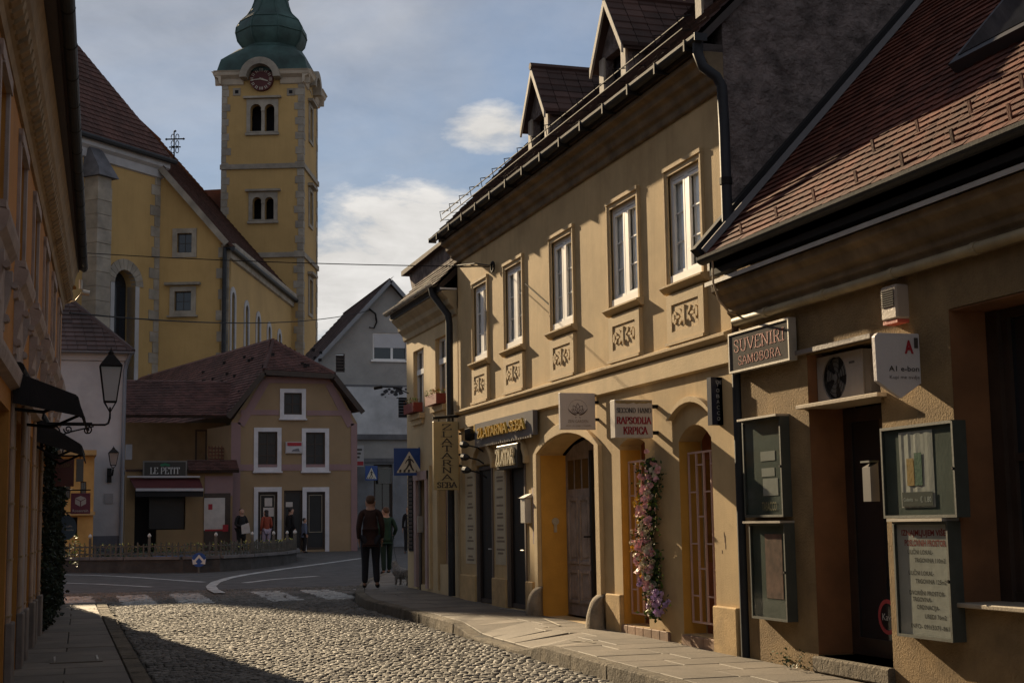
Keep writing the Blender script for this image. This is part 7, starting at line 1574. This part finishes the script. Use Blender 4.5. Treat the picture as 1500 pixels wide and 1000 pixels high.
for s in (-1, 1):
    m_.prism(f, [(cu_, cv_+.14), (cu_+s*.145, cv_-.03), (cu_+s*.105, cv_-.07), (cu_, cv_+.055)][::s], 0, .003+.0003*s); m_.prism(f, [(cu_+s*.16, cv_-.12), (cu_+s*.175, cv_+.03), (cu_+s*.04, cv_-.10)][::s], .0, .0045+.0003*s)
m_.build('white_arrows', plain('arrow_white', (.6, .58, .55)), ar, kind='stuff'); MB().tube([(c0[0], ya+.04, zg(ya)-.02), (c0[0], ya+.04, c0[1]+.1)], .03, 8).build('post', MATS['grey_post'], ar)

# ================================================================== CABLES
def cable(a, b, sag, r, lab, ring=None):
    a, b = V3(a), V3(b); P = [a+(b-a)*t+V3((0, 0, -4*sag*t*(1-t))) for t in [i/20 for i in range(21)]]; t_ = thing('overhead_cable', (a+b)/2, lab, 'cable'); MB().tube(P, r, 5).build('wire', METAL, t_)
    if ring: m_ = MB(); c = V3(ring); m_.tube([c+V3((0, .075*math.cos(q), .075*math.sin(q))) for q in [6.283*i/16 for i in range(17)]], .018, 6, caps=False); m_.build('insulator_ring', METAL, t_)
P1 = onP(100, 369, V3((0, 27.25, 0)), V3((0, -1, 0))); P2 = V3((6.48, 0, 0)); q = FR.px(727, 391); P2 = FR.p(q[0], q[1], .10)
cable(P1, P2, .05, .008, 'upper thin cable from the orange house to an insulator ring on the ochre facade', FR.p(q[0], q[1], .06))
m_ = MB(); m_.tube([FR.p(*FR.px(668, 389), .02), FR.p(*FR.px(700, 386), .03), FR.p(*FR.px(722, 389), .05)], .009, 5); m_.tube([FR.p(*FR.px(770, 415), .015), FR.p(*FR.px(806, 447), .012)], .006, 5); each(m_, 'surface_cable', METAL, town)
cable(onP(150, 458, FX(46).O, V3((0, -1, 0))) if 0 else V3((.2, 27.32, onP(90, 458, V3((0, 27.32, 0)), V3((0, -1, 0))).z)), fg.p(*fg.px(541, 455), .12), .35, .015, 'lower thin cable from the far corner of the orange house to the grey gable')

# ================================================================== PEOPLE AND DOG
def skin_mesh(verts, edges, radii, root, name, sub=2):
    me = bpy.data.meshes.new(name); me.from_pydata(verts, edges, []); me.update()
    bm = bmesh.new(); bm.from_mesh(me); ly = bm.verts.layers.skin.verify(); bm.verts.ensure_lookup_table()
    for v, r in zip(bm.verts, radii): v[ly].radius = (r, r) if not isinstance(r, tuple) else r; v[ly].use_root = False
    bm.verts[root][ly].use_root = True; bm.to_mesh(me); bm.free()
    o = bpy.data.objects.new(name, me); COL.objects.link(o); s = o.modifiers.new('s', 'SKIN'); s.use_smooth_shade = True; b = o.modifiers.new('b', 'SUBSURF'); b.levels = sub; b.render_levels = sub
    dg = bpy.context.evaluated_depsgraph_get(); dg.update(); r_ = bpy.data.meshes.new_from_object(o.evaluated_get(dg)); r_.name = name; bpy.data.objects.remove(o); bpy.data.meshes.remove(me); r_.shade_smooth(); return r_
def person(loc, rz, h, lab, pose, top, legs, shoe, hair, skin, coat=0, fat=1.0, longhair=0, group=None):
    t = thing('person', loc, lab, 'person', group); k = h/1.75; t.rotation_euler = (0, 0, rz)
    J = {'pel': (0, 0, .95), 'wst': (0, .01, 1.10), 'chs': (0, .02, 1.30), 'nkb': (0, .0, 1.46), 'nk': (0, .015, 1.53), 'hd': (0, .03, 1.60), 'hdm': (0, .025, 1.67), 'hdt': (0, .01, 1.755)}
    for s, c in ((-1, 'l'), (1, 'r')):
        J['sh'+c] = (s*.17, 0, 1.42); J['el'+c] = (s*.215, -.03, 1.14); J['wr'+c] = (s*.22, .05, .90); J['hp'+c] = (s*.10, 0, .90); J['kn'+c] = (s*.11, .02, .50); J['an'+c] = (s*.12, -.02, .09); J['to'+c] = (s*.14, .15, .035)
    J.update(pose); P = {a: V3(b)*k for a, b in J.items()}
    def mk(names, edges, rad_, root, m, nm, sub=2, extra=None):
        v = [tuple(P[n]) for n in names]; e = [(names.index(a), names.index(b)) for a, b in edges]; r = [x*k for x in rad_]
        if extra:
            for base, pts, rr_ in extra:
                i = names.index(base)
                for p_, q_ in zip(pts, rr_): v.append(tuple(p_)); e.append((i, len(v)-1)); i = len(v)-1; r.append(q_*k)
        me = skin_mesh(v, e, r, names.index(root), nm, sub); me.materials.append(m); o = bpy.data.objects.new(nm, me); COL.objects.link(o); o.parent = t; ROOT[o.name] = ROOT[t.name]; return o
    hands = []
    for c, s in (('l', -1), ('r', 1)):
        w_, e_2 = P['wr'+c], P['el'+c]; d = (w_-e_2).normalized(); sd_ = V3((0, 1, 0)) if abs(d.y) < .8 else V3((1, 0, 0)); sd_ = (sd_-d*sd_.dot(d)).normalized(); pal = w_+d*.06*k
        hands.append(('wr'+c, [pal], [.028]))
    N1 = ['pel', 'wst', 'chs', 'nkb', 'nk', 'hd', 'hdm', 'hdt']+[a+c for c in 'lr' for a in ('sh', 'el', 'wr', 'hp', 'kn', 'an', 'to')]
    E1 = [('pel', 'wst'), ('wst', 'chs'), ('chs', 'nkb'), ('nkb', 'nk'), ('nk', 'hd'), ('hd', 'hdm'), ('hdm', 'hdt')]+[p for c in 'lr' for p in (('nkb', 'sh'+c), ('sh'+c, 'el'+c), ('el'+c, 'wr'+c), ('pel', 'hp'+c), ('hp'+c, 'kn'+c), ('kn'+c, 'an'+c), ('an'+c, 'to'+c))]
    R1 = [.12, .11, .13, .075, .058, .082, .10, .060]+[.05, .036, .026, .08, .052, .036, .03]*2
    ex = hands+[('hd', [P['hd']+V3((0, .115, -.01))*k], [.014]), ('hd', [P['hd']+V3((.095, 0, 0))*k], [.018]), ('hd', [P['hd']+V3((-.095, 0, 0))*k], [.018])]
    for c in 'lr':
        w_, e_2 = P['wr'+c], P['el'+c]; d = (w_-e_2).normalized(); sd_ = (V3((0, 1, 0))-d*d.y).normalized() if abs(d.y) < .9 else V3((1, 0, 0)); pal = w_+d*.05*k
        for q, L_ in ((-.030, .075), (-.010, .09), (.010, .085), (.030, .065)): ex.append(('wr'+c, [pal+sd_*q*k+d*.02*k, pal+sd_*q*k*1.1+d*(L_)*k], [.013, .008]))
        ex.append(('wr'+c, [pal+sd_*.045*k, pal+sd_*.055*k+d*.04*k], [.012, .009]))
    mk(N1, E1, R1, 'pel', skin, 'body', 2, ex)
    N2 = ['pel', 'wst', 'chs', 'nkb']+[a+c for c in 'lr' for a in ('sh', 'el', 'wr')]
    J2 = dict(P)
    R2 = [.150*fat, .140*fat, .155*fat, .08]+[.070, .055, .044]*2
    P['wrl'] = P['wrl']+(P['ell']-P['wrl'])*.12; P['wrr'] = P['wrr']+(P['elr']-P['wrr'])*.12
    exc = [('pel', [P['pel']-V3((0, 0, coat))*k], [.17*fat])] if coat else None
    mk(N2, [('pel', 'wst'), ('wst', 'chs'), ('chs', 'nkb')]+[p for c in 'lr' for p in (('nkb', 'sh'+c), ('sh'+c, 'el'+c), ('el'+c, 'wr'+c))], R2, 'pel', top, 'jacket' if coat else 'top', 2, exc)
    N3 = ['pel']+[a+c for c in 'lr' for a in ('hp', 'kn', 'an')]; mk(N3, [p for c in 'lr' for p in (('pel', 'hp'+c), ('hp'+c, 'kn'+c), ('kn'+c, 'an'+c))], [.14*fat]+[.105*fat, .075, .062]*2, 'pel', legs, 'trousers', 2)
    for c in 'lr': mk(['an'+c, 'to'+c], [('an'+c, 'to'+c)], [.05, .042], 'an'+c, shoe, 'shoe', 2)
    P['hb'] = P['hd']+V3((0, -.045, -.03))*k; P['hm'] = P['hdm']+V3((0, -.022, .012))*k; P['hc'] = P['hdt']+V3((0, -.008, .018))*k; names = ['hb', 'hm', 'hc']; rr_ = [.080, .108, .070]; ed = [('hb', 'hm'), ('hm', 'hc')]
    if longhair: P['hh'] = P['nk']+V3((0, -.06, -.05))*k; names.append('hh'); rr_.append(.075); ed.append(('hb', 'hh'))
    mk(names, ed, rr_, 'hb', hair, 'hair', 2); return t
SKIN = mat('skin', (.40, .23, .16), .6, .1); BLK = mat('black_cloth', (.012, .011, .012), .9, .1, 6, .2, 30); BRN = mat('brown_jacket', (.035, .014, .010), .85, .2, 6, .3, 30); NAVY = mat('dark_trousers', (.018, .018, .024), .9, .1); HAIRG = mat('short_brown_hair', (.09, .045, .025), .7, .2, 20); HAIRD = mat('dark_hair', (.02, .013, .01), .6, .2, 20)
GRN = mat('green_jacket', (.008, .032, .016), .8, .2, 6, .2, 30); ORG = mat('orange_top', (.25, .05, .025), .8, .1); PALEP = mat('pale_trousers', (.30, .25, .32), .8, .1); SHO = plain('dark_shoe', (.015, .013, .012), .5)
mp = onG(543, 862, .125)
walk = lambda s=1, st=.12: {'knl': (-.10, .04*s, .50), 'anl': (-.11, st*s, .09), 'tol': (-.12, st*s+.16, .035), 'knr': (.10, .02, .50), 'anr': (.12, -st*s*1.0, .10), 'tor': (.14, -st*s+.15, .035)}
man = person((mp.x, mp.y, zs(mp.x, mp.y)), rad(-12), 1.74, 'man in a brown jacket and dark trousers walking away on the corner of the pavement', dict(walk(1, .06), ell=(-.225, -.05, 1.15), elr=(.225, -.05, 1.15), wrl=(-.215, .03, .90), wrr=(.215, .06, .91)), BRN, NAVY, SHO, HAIRG, SKIN, coat=.12, fat=1.06)
wp = onG(566, 838, .05)
woman = person((wp.x, wp.y, zg(wp.y)), rad(10), 1.66, 'woman in a green jacket with a dog lead, beyond the man in brown', dict(walk(-1, .10), wrr=(.26, .12, 1.0), elr=(.26, -.06, 1.18)), GRN, mat('dark_green_trousers', (.008, .022, .014), .9, .1), SHO, HAIRG, SKIN, coat=.06)
gy = 55.2; gz = zg(gy)
def spot(px): return onP(px, 798, V3((0, gy, 0)), V3((0, -1, 0))).x
pA = person((spot(353), gy, gz), rad(200), 1.70, 'person in a long black coat holding white papers beside the cafe poster', {'wrl': (-.10, .26, 1.05), 'ell': (-.27, .04, 1.14), 'wrr': (.05, .27, 1.02), 'elr': (.27, .04, 1.14)}, BLK, BLK, SHO, HAIRD, SKIN, coat=.35, fat=1.15)
m_ = MB(); c = V3((spot(354)+.12, gy-.33, gz+.98)); m_.hexa([c+V3(q) for q in ((-.16, 0, -.22), (.16, -.02, -.18), (.16, 0, -.18), (-.16, .02, -.22), (-.18, 0, .1), (.1, -.02, .2), (.1, 0, .2), (-.18, .02, .1))]); m_.build('paper_sheets', PAPER, label='white papers held by the person in the black coat', cat='papers')
pB = person((spot(390), gy, gz), rad(15), 1.64, 'woman in an orange top and pale trousers at the door of the peach house', dict(walk(1, .10), wrr=(.22, .16, 1.0)), ORG, PALEP, plain('pale_shoe', (.4, .38, .38)), HAIRD, SKIN, longhair=1)
pC = person((spot(429), gy+.6, zg(gy)), rad(-60), 1.72, 'person in dark clothes standing between the two white door frames', {}, BLK, BLK, SHO, HAIRD, SKIN, coat=.1)
pD = person((spot(445), gy-.1, zg(gy)), rad(-80), 1.32, 'child in a blue grey jacket beside the right white door frame', {}, mat('blue_grey_jacket', (.10, .12, .18), .8, .2), BLK, SHO, HAIRD, SKIN, coat=.05)
wp2 = onP(599, 790, V3((0, 52, 0)), V3((0, -1, 0)))
pE = person((wp2.x, 52, zg(52)), rad(160), 1.7, 'person in black half hidden by the corner of the cream house', {}, BLK, BLK, SHO, HAIRD, SKIN, coat=.2)
# dog: small grey terrier sitting back on the pavement edge
dp = onG(592, 858, .125); dz = zs(dp.x, dp.y); dg_ = thing('dog', (dp.x-.02, dp.y, dz), 'small shaggy grey dog on a lead standing close to the cream corner house', 'dog'); dg_.rotation_euler = (0, 0, rad(25))
V = [(0, -.16, .25), (0, 0, .26), (0, .15, .27), (0, .23, .34), (0, .27, .42), (0, .35, .40), (0, -.24, .33), (0, -.27, .42), (-.04, .27, .49), (.04, .27, .49)]; Ee = [(0, 1), (1, 2), (2, 3), (3, 4), (4, 5), (0, 6), (6, 7), (4, 8), (4, 9)]; Rr = [.085, .09, .09, .06, .065, .028, .028, .018, .018, .018]
for sx in (-.055, .055):
    i = len(V); V += [(sx, -.18, .17), (sx, -.215, .09), (sx, -.17, .015)]; Ee += [(0, i), (i, i+1), (i+1, i+2)]; Rr += [.045, .022, .022]; i = len(V); V += [(sx, .15, .17), (sx, .15, .08), (sx, .17, .015)]; Ee += [(2, i), (i, i+1), (i+1, i+2)]; Rr += [.035, .024, .022]
me = skin_mesh(V, Ee, Rr, 1, 'body', 2); me.materials.append(mat('grey_fur', (.27, .25, .23), .95, .3, 30, 1, 60)); o = bpy.data.objects.new('body', me); COL.objects.link(o); o.parent = dg_; o.scale = (1, 1, 1)
rr = random.Random(4); m_ = MB()
for k in range(700):
    t = rr.random(); a = rr.uniform(0, 6.283); yy = -.24+.5*t; r = .085; c = ROOT['dog']+V3((r*math.cos(a), yy, .26+.10*max(0, t-.75)*3+r*math.sin(a))); d = V3((math.cos(a)*.5, -.3, -.9)).normalized()*.045; m_.add([c, c+d+V3((.006, 0, 0)), c+d-V3((.006, 0, 0))], [(0, 1, 2)])
m_.build('shaggy_coat', MATS['grey_fur'], dg_, kind='stuff')
ld = MB(); a = V3((wp.x+.15, wp.y, zg(wp.y)+1.0)); b = ROOT['dog']+V3((0, .2, .36)); ld.tube([a, a+(b-a)*.35+V3((0, 0, -.22)), a+(b-a)*.7+V3((0, 0, -.2)), b], .008, 5); ld.build('dog_lead', METAL, label='thin dark dog lead between the woman in green and the grey dog', cat='dog lead')
